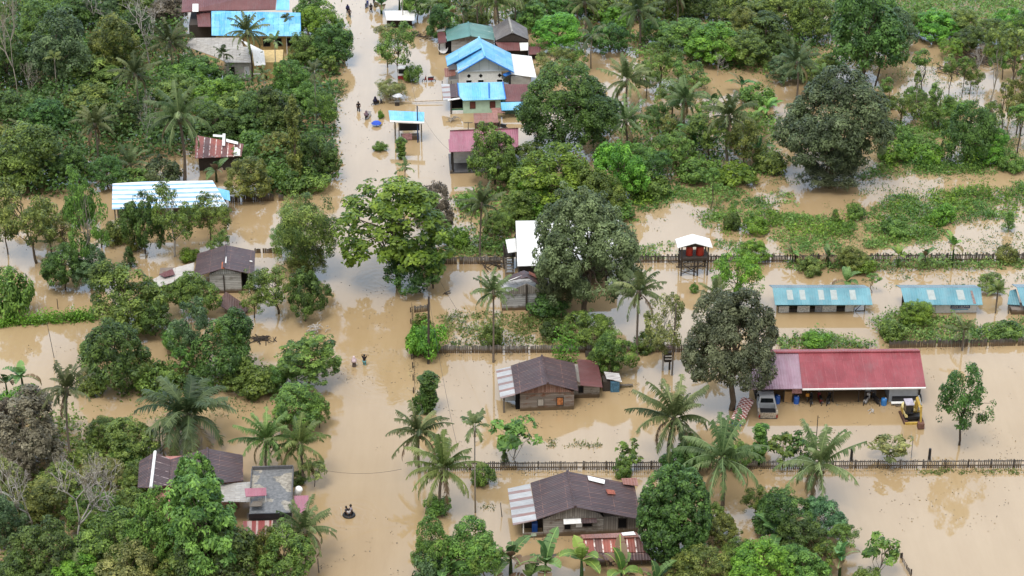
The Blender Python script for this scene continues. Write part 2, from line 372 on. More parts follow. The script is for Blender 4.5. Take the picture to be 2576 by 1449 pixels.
def make_tree(kind, seed):
    """returns nominal radius, nominal height, crown-bottom fraction, trunk mesh, crown mesh"""
    rng = np.random.default_rng(seed * 77 + hash(kind) % 1 + sum(map(ord, kind)))
    K = dict(  # R, H, bottom, clumps, clump radius, leaves per clump, leaf size, flat, aspect, shell inner, limbs, trunk radius
        mango=(6.0, 11.5, .04, 430, .78, 95, .34, .85, .45, .82, 9, .32),
        mangoh=(6.0, 11.5, .20, 400, .78, 95, .34, .85, .45, .82, 9, .40),
        round=(4.0, 8.6, .0, 150, .78, 84, .34, .86, .5, .68, 7, .18),
        open=(4.2, 9.6, .12, 92, .78, 70, .32, .76, .5, .30, 13, .17),
        feather=(4.2, 9.2, .04, 170, .85, 135, .29, .8, .3, .35, 9, .14),
        tier=(5.6, 11.0, .08, 210, .95, 44, .52, .48, .55, .42, 12, .28),
        dome=(3.7, 9.0, .0, 640, .44, 44, .30, .9, .55, .95, 3, .2),
        sparse=(3.4, 9.0, .30, 40, .62, 36, .34, .7, .5, .2, 14, .12),
        thin=(1.8, 9.0, .50, 30, .58, 55, .32, .75, .5, .3, 7, .1),
        bush=(2.2, 2.8, -.1, 60, .58, 64, .28, .86, .5, .62, 3, .07),
        cone=(1.2, 4.0, .03, 55, .40, 44, .26, .9, .35, .8, 2, .08),
        column=(1.1, 10.0, .0, 100, .46, 56, .28, 1.0, .55, .75, 2, .2),
        twig=(2.0, 4.6, .22, 30, .50, 16, .56, .6, .42, .3, 10, .06),
    )[kind]
    R, H, bt, nc, rc, nl, size, flat, asp, inner, nlimb, rt = K
    zc, az = H * (1 + bt) / 2, H * (1 - bt) / 2
    ls = LeafSet(); cs = []
    lob = rng.uniform(0, 2 * math.pi, 6)
    lobed = kind in ('round', 'open', 'mango', 'mangoh', 'feather', 'bush', 'thin', 'tier')
    if lobed:                                     # boughs: the crown is a handful of unequal rounded masses with creases between them
        nb = dict(mango=12, mangoh=11, round=7, open=7, feather=7, bush=5, thin=4, tier=8)[kind]
        LB = []
        for j in range(nb):
            d = unit(rng.normal(size=3) * np.array([1, 1, .85])); r_ = rng.uniform(.34, .60) if kind != 'mango' else rng.uniform(.30, .54)
            if j == 0: d, r_ = np.array([.15, 0, .3]), .62
            if 1 <= j <= 3 and kind != 'thin':      # low side boughs that hang near the water
                aa = lob[0] + j * 2.1 + rng.normal() * .3; d = unit(np.array([math.cos(aa), math.sin(aa), -.62])); r_ = rng.uniform(.44, .56)
            LB.append((d * (1 - r_) * rng.uniform(.9, 1.2), r_))
    for i in range(nc):
        for _ in range(60):
            d = unit(rng.normal(size=3))
            if kind in ('dome', 'cone', 'column', 'bush') or d[2] > -0.6: 
                if not lobed: break
                j = int(rng.integers(len(LB))); q = LB[j][0] + d * LB[j][1]
                if all(np.linalg.norm(q - LB[m][0]) > LB[m][1] * .8 for m in range(len(LB)) if m != j) or rng.random() < .12: break
        if lobed:
            fin = 1.0 if rng.random() > (1 - inner) * .6 else rng.uniform(.45, .95)
            q = (LB[j][0] + d * LB[j][1] * fin)
            stray = rng.random() < (.05 if kind in ('mango', 'mangoh', 'tier') else .16)
            if stray: q = q * rng.uniform(1.03, 1.18) + rng.normal(size=3) * .04
            if kind == 'tier': q[2] = round(q[2] * 3.2) / 3.2 + rng.normal() * .05
            k = (R - rc * .45) * 1.06
            c = np.array([q[0] * k, q[1] * k, zc + q[2] * (az - rc * flat * .5)])
            if kind == 'bush': c[2] = max(c[2], .12)
            out = unit(d + .3 * q)
            r2 = rc * rng.uniform(.7, 1.2) * (.7 if stray else 1)
            clump_leaves(ls, c, out, r2, int(nl * (r2 / rc) ** 1.5) + 4, size, rng, flat, .5 if kind != 'tier' else 1.0, asp, .46 + .10 * math.sin(j * 2.4 + lob[5]), fill=.18 if kind != 'feather' else .5)
            cs.append(c); continue
        a = math.atan2(d[1], d[0])
        lump = 1 + .16 * math.sin(3 * a + lob[0] + 2 * d[2]) + .12 * math.sin(5 * a + lob[1]) + .10 * math.sin(4 * d[2] + lob[2])
        if kind == 'dome': lump = 1 + .03 * math.sin(3 * a + lob[0])
        f = min(1.06, (inner + (1 - inner) * rng.random() ** .6) * lump)
        if kind == 'dome' and rng.random() < .38: f *= rng.uniform(.5, .85)
        zz = d[2]
        rr = math.sqrt(max(0, 1 - zz * zz))
        if kind == 'dome': rr = (rr ** .7) * (1.0 if zz < 0 else 1.0 - .12 * zz)
        if kind == 'cone': rr = .5 * (1 - zz) * (1.0 if zz > -.85 else .6)
        if kind == 'column': rr = (1 - abs(zz) ** 6) * (.7 + .3 * math.sin(7 * zz + lob[3])) * .9
        if kind == 'tier': zz = round(zz * 3.2) / 3.2 + rng.normal() * .05
        if kind == 'mango' and zz < 0: rr = max(rr, .72 * (1 + zz * .5))
        k = (R - rc * .7)
        c = np.array([math.cos(a) * rr * k * f, math.sin(a) * rr * k * f, zc + zz * (az - rc * flat * .6) * (f if kind not in ('cone', 'column') else .97)])
        if kind in ('bush', 'dome', 'column', 'cone'): c[2] = max(c[2], .12)
        out = unit(np.array([c[0], c[1], (c[2] - zc) * R / az]))
        r2 = rc * rng.uniform(.65, 1.25)
        base = .46
        if kind in ('mango',): base = .5 + .1 * math.sin(2 * a + lob[4])
        clump_leaves(ls, c, out, r2, int(nl * (r2 / rc) ** 1.5) + 4, size, rng, flat, .5 if kind != 'tier' else 1.0, asp, base, fill=.18 if kind != 'feather' else .5)
        cs.append(c)
    tb = MB()
    if kind == 'column':
        tb.tube([(0, 0, -.8), (.05, 0, H * .5), (0, .06, H * .99)], [rt, rt * .8, rt * .4], 6)
    else:
        top = zc + az * (.35 if kind != 'cone' else .9)
        if kind in ('bush',): top = zc
        tr = wander((0, 0, -1.0), (rng.normal() * .05 * R, rng.normal() * .05 * R, top), 5, .025, rng)
        tb.tube(tr, [rt * 1.15, rt, rt * .85, rt * .7, rt * .5, rt * .28], 7)
        far = sorted(range(len(cs)), key=lambda i: rng.random())[:nlimb]
        for i in far:
            c = cs[i]; s = rng.uniform(.35, .8) if kind not in ('sparse', 'twig') else rng.uniform(.3, .85)
            q = s * 5; i0 = min(int(q), 4); p0 = np.array(tr[i0]) * (1 - q + i0) + np.array(tr[i0 + 1]) * (q - i0)
            if p0[2] > c[2] + .5: p0 = np.array(tr[2])
            mid = wander(p0, c, 4, .06, rng)
            for q_ in mid[1:-1]: q_[2] += .05 * np.linalg.norm(c - p0)
            tb.tube(mid, [rt * .42, rt * .34, rt * .25, rt * .17, rt * .08], 5)
    return R, H, bt, tb.mesh(kind + '_trunk', True), ls.mesh(kind + '_crown')

def make_bare(seed, leaves=0, H=9.0):
    """leafless (or nearly) tree: forking grey limbs"""
    rng = np.random.default_rng(900 + seed); tb = MB(); bb = MB(); ls = LeafSet(); tips = []
    def grow(mbx, p, d, L, r, depth):
        n = 3; pts = [p]; q = p
        for i in range(n):
            d = unit(d + rng.normal(size=3) * .13 + np.array([0, 0, .05])); q = q + d * L / n; pts.append(q)
        mbx.tube(pts, [r, r * .88, r * .78, r * .68], 5 if depth > 1 else 4)
        if depth == 0: tips.append((q, d)); return
        for k in range(rng.integers(2, 4)):
            nd = unit(d * .85 + unit(rng.normal(size=3)) * .75 + np.array([0, 0, .18]))
            grow(bb, q, nd, L * rng.uniform(.62, .85), r * .70, depth - 1)
        if rng.random() < .6 and depth > 1:
            grow(bb, pts[2], unit(d * .5 + unit(rng.normal(size=3)) * .9), L * .55, r * .45, depth - 2)
    grow(tb, np.array([0, 0, -.8]), np.array([rng.normal() * .06, rng.normal() * .06, 1.]), H * .42, .17, 5)
    Rr = max(np.hypot(t[0][0], t[0][1]) for t in tips); Ht = max(t[0][2] for t in tips)
    for q, d in tips:
        if rng.random() < leaves: clump_leaves(ls, q, d, .38, 16, .26, rng, .8, .4)
    cm = ls.mesh('bare_crown') if ls.V else None
    return Rr, Ht, .3, tb.mesh('bare_trunk', True), cm, bb.mesh('bare_branches', True)

def frond(ls, rng, org, az, elev, L, droop, nl, ll, lw, vd, tint, fold=.55):
    n = 11; p = np.array(org, float); pts, tans = [p.copy()], []; curl = rng.normal() * .28
    for i in range(n):
        s = (i + .5) / n; e = elev - droop * s ** 1.35; a2 = az + curl * s * s
        t = np.array([math.cos(e) * math.cos(a2), math.cos(e) * math.sin(a2), math.sin(e)])
        p = p + t * L / n; pts.append(p.copy()); tans.append(t)
    pts, tans = np.array(pts), np.array(tans + [tans[-1]])
    side = np.array([-math.sin(az), math.cos(az), 0.])
    w = np.linspace(.055, .02, n + 1)[:, None] * (L / 3.6)
    rib = np.stack([pts[:-1] - side * w[:-1], pts[:-1] + side * w[:-1], pts[1:] + side * w[1:], pts[1:] - side * w[1:]], 1).reshape(-1, 3) + np.array([0, 0, .02])
    ls.add(rib, np.arange(n * 4).reshape(n, 4), np.full(n * 4, min(1, tint + .3) if tint < 1.5 else 2.0))
    s = np.linspace(.13, .99, nl); q = s * n; i0 = np.minimum(q.astype(int), n - 1); f = (q - i0)[:, None]
    P = pts[i0] * (1 - f) + pts[i0 + 1] * f; T = tans[i0]
    ln0 = ll * np.sin(np.pi * (.12 + .80 * s)) ** .55
    for sg in (-1, 1):
        tear = np.repeat(rng.random(nl // 3 + 1) < .16, 3)[:nl]
        ln = ln0 * rng.uniform(.72, 1.1, nl) * np.where(tear, .3, 1.0)
        d = unit(side * sg * .85 + T * fold + np.array([0, 0, -vd]) + rng.normal(size=(nl, 3)) * .10)
        d2 = unit(d + np.array([0, 0, -vd * .9 - .1]))
        M = P + d * (ln * .55)[:, None]; E = M + d2 * (ln * .45)[:, None]
        hw = T * lw * .5
        tt = np.clip(tint + rng.normal(size=nl) * .10, 0, 1) if tint < 1.5 else np.full(nl, 2.0)
        ls.add(np.stack([P - hw, P + hw, M + hw * .9, M - hw * .9], 1).reshape(-1, 3), np.arange(nl * 4).reshape(nl, 4), np.repeat(tt, 4))
        ls.add(np.stack([M - hw * .9, M + hw * .9, E + hw * .15, E - hw * .15], 1).reshape(-1, 3), np.arange(nl * 4).reshape(nl, 4), np.repeat(tt, 4))

def make_palm(kind, seed):
    rng = np.random.default_rng(300 + seed * 13 + sum(map(ord, kind)))
    K = dict(  # trunk height, fronds, length, leaflets, leaflet len, width, trunk radius, up range, droop range, hang
        coconut=(8.0, 27, 4.2, 42, .78, .10, .16, (-.50, 1.5), (.6, 1.75), .85),
        oilpalm=(2.6, 34, 4.7, 36, 1.0, .13, .42, (-.35, 1.35), (1.1, 1.8), .30),
        areca=(8.5, 10, 1.75, 14, .62, .17, .075, (-.30, 1.4), (.9, 1.7), .45),
        arecad=(8.5, 9, 1.9, 14, .70, .2, .08, (-.2, 1.35), (1.7, 2.4), .8),
        youngpalm=(1.2, 13, 3.2, 28, .8, .11, .14, (.25, 1.45), (.6, 1.3), .4),
        fernpalm=(.2, 13, 3.2, 40, .55, .075, .12, (.15, 1.35), (.5, 1.3), .25),
    )[kind]
    Ht, nf, L, nl, ll, lw, rt, ur, dr, vd = K
    ls = LeafSet()
    for i in range(nf):
        f = i / (nf - 1); az = i * 2.39996 + rng.normal() * .18
        e = ur[0] + (ur[1] - ur[0]) * (f ** .85) + rng.normal() * .08
        dp = dr[1] + (dr[0] - dr[1]) * f + rng.normal() * .22
        if rng.random() < .12: continue
        ln = L * (1 - .22 * max(0, f - .7) / .3) * rng.uniform(.88, 1.08)
        frond(ls, rng, (.08 * math.cos(az), .08 * math.sin(az), Ht + .1 + .25 * f), az, e, ln, dp, nl, ll, lw, vd * (1.15 - .5 * f),
              2.0 if (i < 2 and rng.random() < .7 and kind in ('coconut', 'oilpalm')) else np.clip(.55 + rng.normal() * .2 - .12 * f, 0, 1))
    tb = MB()
    lean = rng.normal(size=2) * .03 * Ht
    if kind in ('coconut',):
        k = 7; pts = [(lean[0] * math.sin(math.pi * i / k), lean[1] * math.sin(math.pi * i / k), -1 + (Ht + 1.1) * i / k) for i in range(k + 1)]
        tb.tube(pts, [rt * (1.45 - .55 * min(1, i / 3)) for i in range(k + 1)], 8)
        tb.lathe([(.12, Ht - .7), (.3, Ht - .35), (.34, Ht), (.2, Ht + .5), (.04, Ht + .9)], n=8)
    elif kind in ('areca', 'arecad'):
        tb.tube([(0, 0, -1), (lean[0] * .5, lean[1] * .5, Ht * .5), (0, 0, Ht - .9), (0, 0, Ht)], [rt * 1.2, rt, rt * .9, rt * 1.25], 7)
        tb.tube([(0, 0, Ht - .9), (0, 0, Ht + .35)], [rt * 1.6, rt * .8], 7)
    else:
        tb.lathe([(rt * .8, -1), (rt, .2), (rt * 1.25, Ht * .7), (rt, Ht + .3), (.05, Ht + .6)], n=9)
    nuts = None
    if kind == 'coconut':
        nb = MB()
        for i in range(9):
            a = i * 2.4; r = .30 + .06 * (i % 3); z = Ht - .28 - .16 * (i % 3)
            nb.lathe([(.02, z - .15), (.11, z - .08), (.14, z + .02), (.1, z + .12), (.02, z + .17)], r * math.cos(a), r * math.sin(a), 7)
        nuts = nb.mesh('coconuts', True)
    return L * .93, Ht, 0, tb.mesh(kind + '_trunk', True), ls.mesh(kind + '_crown'), nuts

def make_banana(seed, ragged=True):
    rng = np.random.default_rng(500 + seed); ls = LeafSet(); tb = MB()
    Ht = 1.7
    for i in range(8):
        az = i * 2.39996 + rng.normal() * .5; f = i / 7.
        e = .15 + 1.3 * f + rng.normal() * .15; L = rng.uniform(1.3, 2.5); n = 9; p = np.array([0, 0, Ht]); pts, nr = [p], []
        dr_ = (1.9 - 1.1 * f) * rng.uniform(.6, 1.25)
        for k in range(n):
            s = (k + .5) / n; a = e - dr_ * s ** 1.5
            t = np.array([math.cos(a) * math.cos(az), math.cos(a) * math.sin(az), math.sin(a)]); p = p + t * L / n; pts.append(p)
            nr.append(np.array([-math.sin(a) * math.cos(az), -math.sin(a) * math.sin(az), math.cos(a)]))
        nr.append(nr[-1]); side = np.array([-math.sin(az), math.cos(az), 0.]); tint = 2.0 if (i == 0 or rng.random() < .08) else np.clip(.45 + rng.normal() * .25, 0, 1)
        wd = [w_ * 1.2 for w_ in (.03, .05, .25, .33, .36, .35, .33, .28, .19, .03)]
        for k in range(n):
            for sg in (-1, 1):
                g0 = rng.uniform(.70, .92) if (ragged and rng.random() < .45) else 1.0
                a0, a1 = pts[k], pts[k] * (1 - g0) + pts[k + 1] * g0
                b0 = a0 + (side * sg * .94 + nr[k] * .28) * wd[k]; b1 = a1 + (side * sg * .94 + nr[k + 1] * .28) * wd[k + 1] * (.8 if g0 < 1 else 1)
                ls.add(np.array([a0, b0, b1, a1]), np.array([[0, 1, 2, 3]]), np.full(4, np.clip(tint + rng.normal() * .07, 0, 1) if tint < 1.5 else 2.0))
            w = side * .028
            ls.add(np.array([pts[k] - w, pts[k] + w, pts[k + 1] + w, pts[k + 1] - w]) + np.array([0, 0, .02]), np.array([[0, 1, 2, 3]]), np.full(4, 1.0))
    tb.tube([(0, 0, -.8), (.03, 0, .6), (0, 0, Ht + .15)], [.16, .13, .07], 8)
    return 1.75, Ht, 0, tb.mesh('banana_stem', True), ls.mesh('banana_leaves')

PROTO = {}
def proto(kind, k):
    key = (kind, k)
    if key not in PROTO:
        if kind in ('coconut', 'oilpalm', 'areca', 'arecad', 'youngpalm', 'fernpalm'): PROTO[key] = make_palm(kind, k)
        elif kind == 'banana': PROTO[key] = make_banana(k)
        elif kind == 'bare': PROTO[key] = make_bare(k)
        elif kind == 'halfbare': PROTO[key] = make_bare(k + 5, .32)
        else: PROTO[key] = make_tree(kind, k)
    return PROTO[key]
NAMES = dict(mango='mango_tree', mangoh='mango_tree', round='broadleaf_tree', open='broadleaf_tree', feather='feathery_tree', tier='almond_tree', dome='dome_tree', sparse='sparse_tree',
             thin='slender_tree', bush='bush', cone='conifer_bush', column='vine_column', twig='sapling', coconut='coconut_palm', oilpalm='oil_palm',
             areca='areca_palm', arecad='areca_palm', youngpalm='young_palm', fernpalm='fern_palm', banana='banana_plant', bare='bare_tree', halfbare='bare_tree')
CATS = dict(bush='bush', cone='bush', column='vine', twig='sapling', coconut='palm', oilpalm='palm', areca='palm', arecad='palm', youngpalm='palm', fernpalm='palm', banana='banana plant')
PICK = {}
prng = random.Random(5)
def tree(kind, bx, by, top, hw, label, leaf=None, barkc=None, group=None, rz=None, v=None, dx=0.0):
    """one plant: stem at the water at (bx, by); 'top' is the crown's upper edge (for palms, the heart the fronds spring from)"""
    s, h, d = scl(by)
    k = PICK.get(kind, 0); PICK[kind] = k + 1
    pr = proto(kind, (k % (5 if kind in ('coconut', 'round') else 4 if kind == 'open' else 3)) if v is None else v)
    R0, H0, bt = pr[0], pr[1], pr[2]
    R = max(hw / s * 1.05, .25)
    if kind in ('coconut', 'oilpalm', 'areca', 'arecad', 'youngpalm', 'fernpalm', 'banana'):
        H = max((by - top) / h, .3)
    else:
        lo, hi = .4, 40.0
        for _ in range(40):
            Hm = (lo + hi) / 2; zc, az = Hm * (1 + bt) / 2, Hm * (1 - bt) / 2
            if zc * h + math.hypot(az * h, R * .8 * d) < by - top: lo = Hm
            else: hi = Hm
        H = lo
    t = thing(NAMES[kind], label, CATS.get(kind, 'tree'), U(bx, by), prng.uniform(0, 6.28) if rz is None else rz, group)
    sx = R / R0
    if kind in ('coconut', 'areca', 'arecad', 'banana', 'youngpalm', 'fernpalm', 'oilpalm'):
        # stem stretches, the head of fronds keeps its own proportions
        tr = link('trunk' if kind != 'banana' else 'stem', pr[3], BARK[barkc or ('palm' if kind not in ('areca', 'arecad') else 'pale')] if kind != 'banana' else LEAF['weed'], t)
        tr.scale = (max(.6, min(1.3, sx)), max(.6, min(1.3, sx)), (H + 1) / (H0 + 1)); tr.location.z = (H + 1) / (H0 + 1) - 1
        cr_ = link('crown', pr[4], LEAF[leaf or ('palm' if kind != 'banana' else 'banana')], t)
        cr_.scale = (sx, sx, sx); cr_.location.z = H - H0 * sx
        if len(pr) > 5 and pr[5] is not None:
            nn = link('coconuts', pr[5], plain('coconut_husk', (.13, .085, .03), .7), t); nn.scale = (sx, sx, sx); nn.location.z = H - H0 * sx
        if kind == 'coconut':
            t.rotation_euler[0], t.rotation_euler[1] = prng.uniform(-.04, .04), prng.uniform(-.04, .04)
        return t
    if H / H0 > 0 and dx:
        t.rotation_euler = (0, 0, 0)
        t.rotation_euler[1] = math.atan2(dx / s, H)
    tr = link('trunk', pr[3], BARK[barkc or 'brown'], t)
    bits = [tr]
    if pr[4] is not None: bits.append(link('crown', pr[4], LEAF[leaf or 'mid'], t))
    if len(pr) > 5: bits.append(link('branches', pr[5], BARK[barkc or 'grey'], t))
    for b in bits: b.scale = (sx, sx, H / H0)
    return t

# ground cover nobody could count
def inpoly(P, poly):
    x, y = P[:, 0], P[:, 1]; r = np.zeros(len(P), bool); n = len(poly)
    for i in range(n):
        x0, y0 = poly[i]; x1, y1 = poly[(i + 1) % n]
        c = ((y0 > y) != (y1 > y)) & (x < (x1 - x0) * (y - y0) / ((y1 - y0) if abs(y1 - y0) > 1e-9 else 1e-9) + x0); r ^= c
    return r
class VNoise:
    def __init__(s, seed): s.g = np.random.default_rng(seed).random((64, 64))
    def one(s, x, y):
        xi, yi = np.floor(x).astype(int), np.floor(y).astype(int); fx, fy = x - xi, y - yi
        fx, fy = fx * fx * (3 - 2 * fx), fy * fy * (3 - 2 * fy); g = lambda a, b: s.g[a % 64, b % 64]
        return (g(xi, yi) * (1 - fx) + g(xi + 1, yi) * fx) * (1 - fy) + (g(xi, yi + 1) * (1 - fx) + g(xi + 1, yi + 1) * fx) * fy
    def __call__(s, x, y, sc): return (s.one(x * sc, y * sc) * .55 + s.one(x * sc * 2.3 + 9, y * sc * 2.3) * .3 + s.one(x * sc * 5.1, y * sc * 5.1 + 7) * .15)
def cover(name, label, cat, polys, dens, leaf, seed, thr=.4, nsc=.22, hgt=.5, size=.32, k=7, blade=.5, clump=.32, kind='stuff', soft=.30):
    rng = np.random.default_rng(seed); vn = VNoise(seed); ls = LeafSet()
    for poly in polys:
        w = np.array([U(px, py)[:2] for px, py in poly]); lo, hi = w.min(0), w.max(0)
        n = int((hi - lo).prod() * dens)
        P = lo + (hi - lo) * rng.random((n, 2)); P = P[inpoly(P, w)]
        nv = vn(P[:, 0], P[:, 1], nsc); kp = nv > thr + (rng.random(len(P)) - .5) * soft
        P, nv = P[kp], nv[kp]
        if not len(P): continue
        hh = hgt * np.clip((nv - thr) / .3, .25, 1.3) * rng.uniform(.6, 1.3, len(P))
        n = len(P) * k
        C_ = np.repeat(np.column_stack([P, hh * .5]), k, 0)
        Q = C_ + rng.normal(size=(n, 3)) * np.column_stack([np.full(n, clump), np.full(n, clump), np.repeat(hh, k) * .35])
        Q[:, 2] = np.clip(Q[:, 2], .03, None)
        up = rng.random(n) < blade
        Nn = unit(rng.normal(size=(n, 3)) * np.where(up, 1.0, .55)[:, None] + np.where(up, 0.0, 1.0)[:, None] * np.array([0, 0, 1.]))
        Uv = np.where(up[:, None], np.array([0, 0, 1.]) + rng.normal(size=(n, 3)) * .35, rng.normal(size=(n, 3)))
        V, F = leaf_quads(Q, Nn, size * rng.uniform(.6, 1.3, n), rng, np.where(up, .28, .6)[:, None], Uv)
        t = np.clip(.45 + np.repeat(rng.normal(size=len(P)) * .14 + (vn(P[:, 0] + 40, P[:, 1], nsc * .7) - .5) * .9, k) + rng.normal(size=n) * .15, 0, 1)
        ls.add(V, F, np.repeat(t, 4))
    return tag(link(name, ls.mesh(name), LEAF[leaf]), label, cat, kind=kind)
# ---------------------------------------------------------------- buildings
ROT = rad(3.5)
class House:
    def __init__(s, name, label, cat, A, rot=ROT, group=None):
        s.o = U(*A); s.rot = rot
        s.t = thing(name, label, cat, s.o, rot, group)
        s.c, s.s = math.cos(rot), math.sin(rot)
    def L(s, px, py, z=0.0):
        p = U(px, py, z) - s.o
        return (p.x * s.c + p.y * s.s, -p.x * s.s + p.y * s.c, z)
    def x(s, px, py): return s.L(px, py)[0]
    def roof(s, pts, mat, name='roof', t=.06, parent=None, label=None):
        o = MB().slab([s.L(*p) for p in pts], t).build(name, mat, parent or s.t)
        if label: o['label'] = label
        return o
    def box(s, name, mat, x0, x1, y0, y1, z0, z1, parent=None):
        return MB().box(x0, x1, y0, y1, z0, z1).build(name, mat, parent or s.t)
    def gable(s, name, mat, xz, y, t=.12, parent=None): return MB().prism(xz, y, y + t).build(name, mat, parent or s.t)
    def post(s, name, mat, x, y, z, r=.07): return MB().box(x - r, x + r, y - r, y + r, -1, z).build(name, mat, s.t)
    def window(s, x, z, w, h, y=0.0, fmat=None, pmat=None, name='window', shutter=None):
        wn_ = MB().box(x - w/2, x + w/2, y - .03, y + .02, z - h/2, z + h/2).build(name, pmat or M_DARK, s.t)
        f = MB(); b = .07
        f.box(x - w/2 - b, x - w/2, y - .06, y + .03, z - h/2 - b, z + h/2 + b).box(x + w/2, x + w/2 + b, y - .06, y + .03, z - h/2 - b, z + h/2 + b)
        f.box(x - w/2, x + w/2, y - .06, y + .03, z - h/2 - b, z - h/2).box(x - w/2, x + w/2, y - .06, y + .03, z + h/2, z + h/2 + b)
        f.build('frame', fmat or M_WOOD, wn_)
        if shutter: MB().box(x - w/2 - w*.75, x - w/2 - b, y - .1, y - .065, z - h/2, z + h/2).build('shutter', shutter, wn_)
        return wn_
    def ridge(s, a, b, mat, r=.12):
        return MB().tube([Vector(s.L(*a)) + Vector((0, 0, .03)), Vector(s.L(*b)) + Vector((0, 0, .03))], r, 6).build('ridge_cap', mat, s.t)
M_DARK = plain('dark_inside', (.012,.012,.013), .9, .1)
M_WOOD = plain('weathered_wood', (.14,.12,.10), .85, .2, scale=6)
M_WOODD = plain('dark_wood', (.055,.045,.038), .85, .2, scale=6)
M_WHITE = plain('white_paint', (.72,.72,.71), .7, .3, var=.12)
M_GREYW = plain('grey_render', (.34,.335,.32), .85, .2, var=.3, scale=1.2)
M_STEEL = plain('grey_steel', (.30,.31,.32), .45, .5, .4)
M_BLACK = plain('black_plastic', (.02,.02,.022), .5, .4)
M_MINT = plain('mint_paint', (.44,.60,.47), .75, .25, var=.12, scale=1.5)
M_OCHRE = plain('ochre_paint', (.50,.37,.17), .8, .2)
M_PINKW = plain('pink_paint', (.36,.17,.15), .75, .25)
M_BLUEP = plain('blue_plastic', (.02,.09,.36), .4, .5, var=.1)
M_REDP = plain('red_plastic', (.42,.035,.02), .4, .5, var=.12)
M_LBLUE = plain('pale_blue_wall', (.46,.50,.55), .75, .3, var=.1)
M_CLOTH = plain('pink_cloth', (.45,.25,.26), .9, .1, var=.5, scale=9)
P_GREY = planks('planks_grey', (.17,.155,.14), (.40,.38,.35), h=.2, stain=(.10,.06,.04))
P_BROWN = planks('planks_brown', (.11,.085,.07), (.33,.29,.26), h=.19, stain=(.15,.055,.025))
P_PALE = planks('planks_pale', (.33,.33,.32), (.56,.565,.56), h=.22, stain=(.22,.21,.19))
P_VERT = planks('planks_upright', (.12,.105,.09), (.33,.30,.27), h=.22, axis='x')
R_BROWN = roofing('roof_brown', (.060,.035,.037), (.085,.052,.053), 'y', .85, 2.2, seam=(.22,.115,.085), rust=(.12,.045,.028), rust_amt=.12)
R_BROWNX = roofing('roof_brown_across', (.065,.038,.040), (.09,.056,.057), 'x', .85, 2.4, seam=(.22,.12,.10), rust=(.16,.06,.035), rust_amt=.15)
R_MAROON = roofing('roof_maroon', (.130,.046,.047), (.165,.066,.065), 'x', .8, 3, rust=(.14,.05,.03), rust_amt=.15)
R_MAROONY = roofing('roof_maroon_side', (.16,.058,.056), (.11,.045,.045), 'y', .8, 3, rust=(.08,.035,.03), rust_amt=.5)
R_PINK = roofing('roof_pink', (.30,.105,.150), (.36,.15,.20), 'x', 1.0, 9, streak=.2)
R_RED = roofing('roof_red', (.235,.038,.050), (.29,.064,.078), 'x', 1.0, 3.0, streak=.25, seam=(.31,.09,.10), seam_w=.05)
R_LILAC = roofing('roof_faded', (.27,.155,.205), (.34,.24,.30), 'x', .5, 9, streak=.6, rust=(.30,.13,.16), rust_amt=.15)
R_BLUE = roofing('roof_blue', (.045,.33,.72), (.26,.60,.83), 'x', .75, 1.5, streak=.75, seam=(.03,.2,.6), seam_w=.07)
R_BLUEP = roofing('roof_blue_plain', (.10,.43,.76), (.25,.56,.82), 'x', 1.2, 9, streak=.6)
R_BLUEY = roofing('roof_blue_gable', (.08,.37,.68), (.27,.55,.75), 'y', 1.4, 1.6, streak=.55, seam=(.04,.22,.6), seam_w=.08, rust=(.36,.42,.50), rust_amt=.4)
R_BLUEST = roofing('roof_blue_stripe', (.78,.82,.86), (.70,.78,.86), 'y', .80, 40, stripes=((.12,.36,.68), .56), streak=.25)
R_TEAL = roofing('roof_teal', (.095,.265,.335), (.16,.35,.415), 'x', .8, 5, streak=.45)
R_GREEN = roofing('roof_green', (.085,.215,.20), (.11,.25,.235), 'y', .8, 3, streak=.2)
R_GREENW = roofing('roof_green_worn', (.10,.235,.22), (.16,.30,.28), 'y', .8, 3, streak=.4, rust=(.62,.60,.56), rust_amt=.42)
R_WHITE = roofing('roof_white', (.78,.78,.77), (.70,.70,.69), 'y', .8, 4, streak=.25)
R_WHITEX = roofing('roof_white_across', (.74,.74,.72), (.66,.66,.64), 'x', .8, 4, streak=.35)
R_GREYT = roofing('roof_grey_tile', (.40,.385,.36), (.30,.285,.27), 'y', .32, .5, streak=.3, seam=(.17,.15,.14), seam_w=.05, ribs=.32)
R_AWN = roofing('awning_striped', (.36,.37,.385), (.43,.44,.455), 'y', 1.3, 9, stripes=((.24,.135,.12), .66), streak=.2, rust=(.30,.15,.12), rust_amt=.15)
R_RUST = roofing('roof_rusty', (.10,.055,.05), (.26,.07,.05), 'x', .75, 9, stripes=((.30,.085,.06), .5, 1), streak=.35, seam=(.70,.62,.58), seam_w=.12, rust=(.40,.30,.27), rust_amt=.2)
R_RUSTR = roofing('roof_rust_red', (.26,.055,.052), (.20,.05,.048), 'x', .2, 9, stripes=((.48,.38,.36), .6, 1), streak=.4, rust=(.60,.46,.44), rust_amt=.35)
R_TILE = roofing('roof_rust_tile', (.24,.10,.075), (.32,.16,.13), 'x', .8, .9, seam=(.16,.07,.05), seam_w=.08, rust=(.20,.08,.05), rust_amt=.4)
R_THATCH = roofing('roof_weathered', (.115,.10,.095), (.21,.19,.18), 'y', .5, .45, streak=.5, rust=(.07,.06,.055), rust_amt=.5)
R_ZINC = roofing('roof_zinc', (.42,.40,.38), (.52,.50,.47), 'y', .8, 2.0, seam=(.26,.18,.15), rust=(.34,.27,.23), rust_amt=.35)
R_COLL = roofing('roof_fallen', (.085,.047,.042), (.13,.07,.06), 'x', .8, 3, rust=(.19,.10,.075), rust_amt=.3)

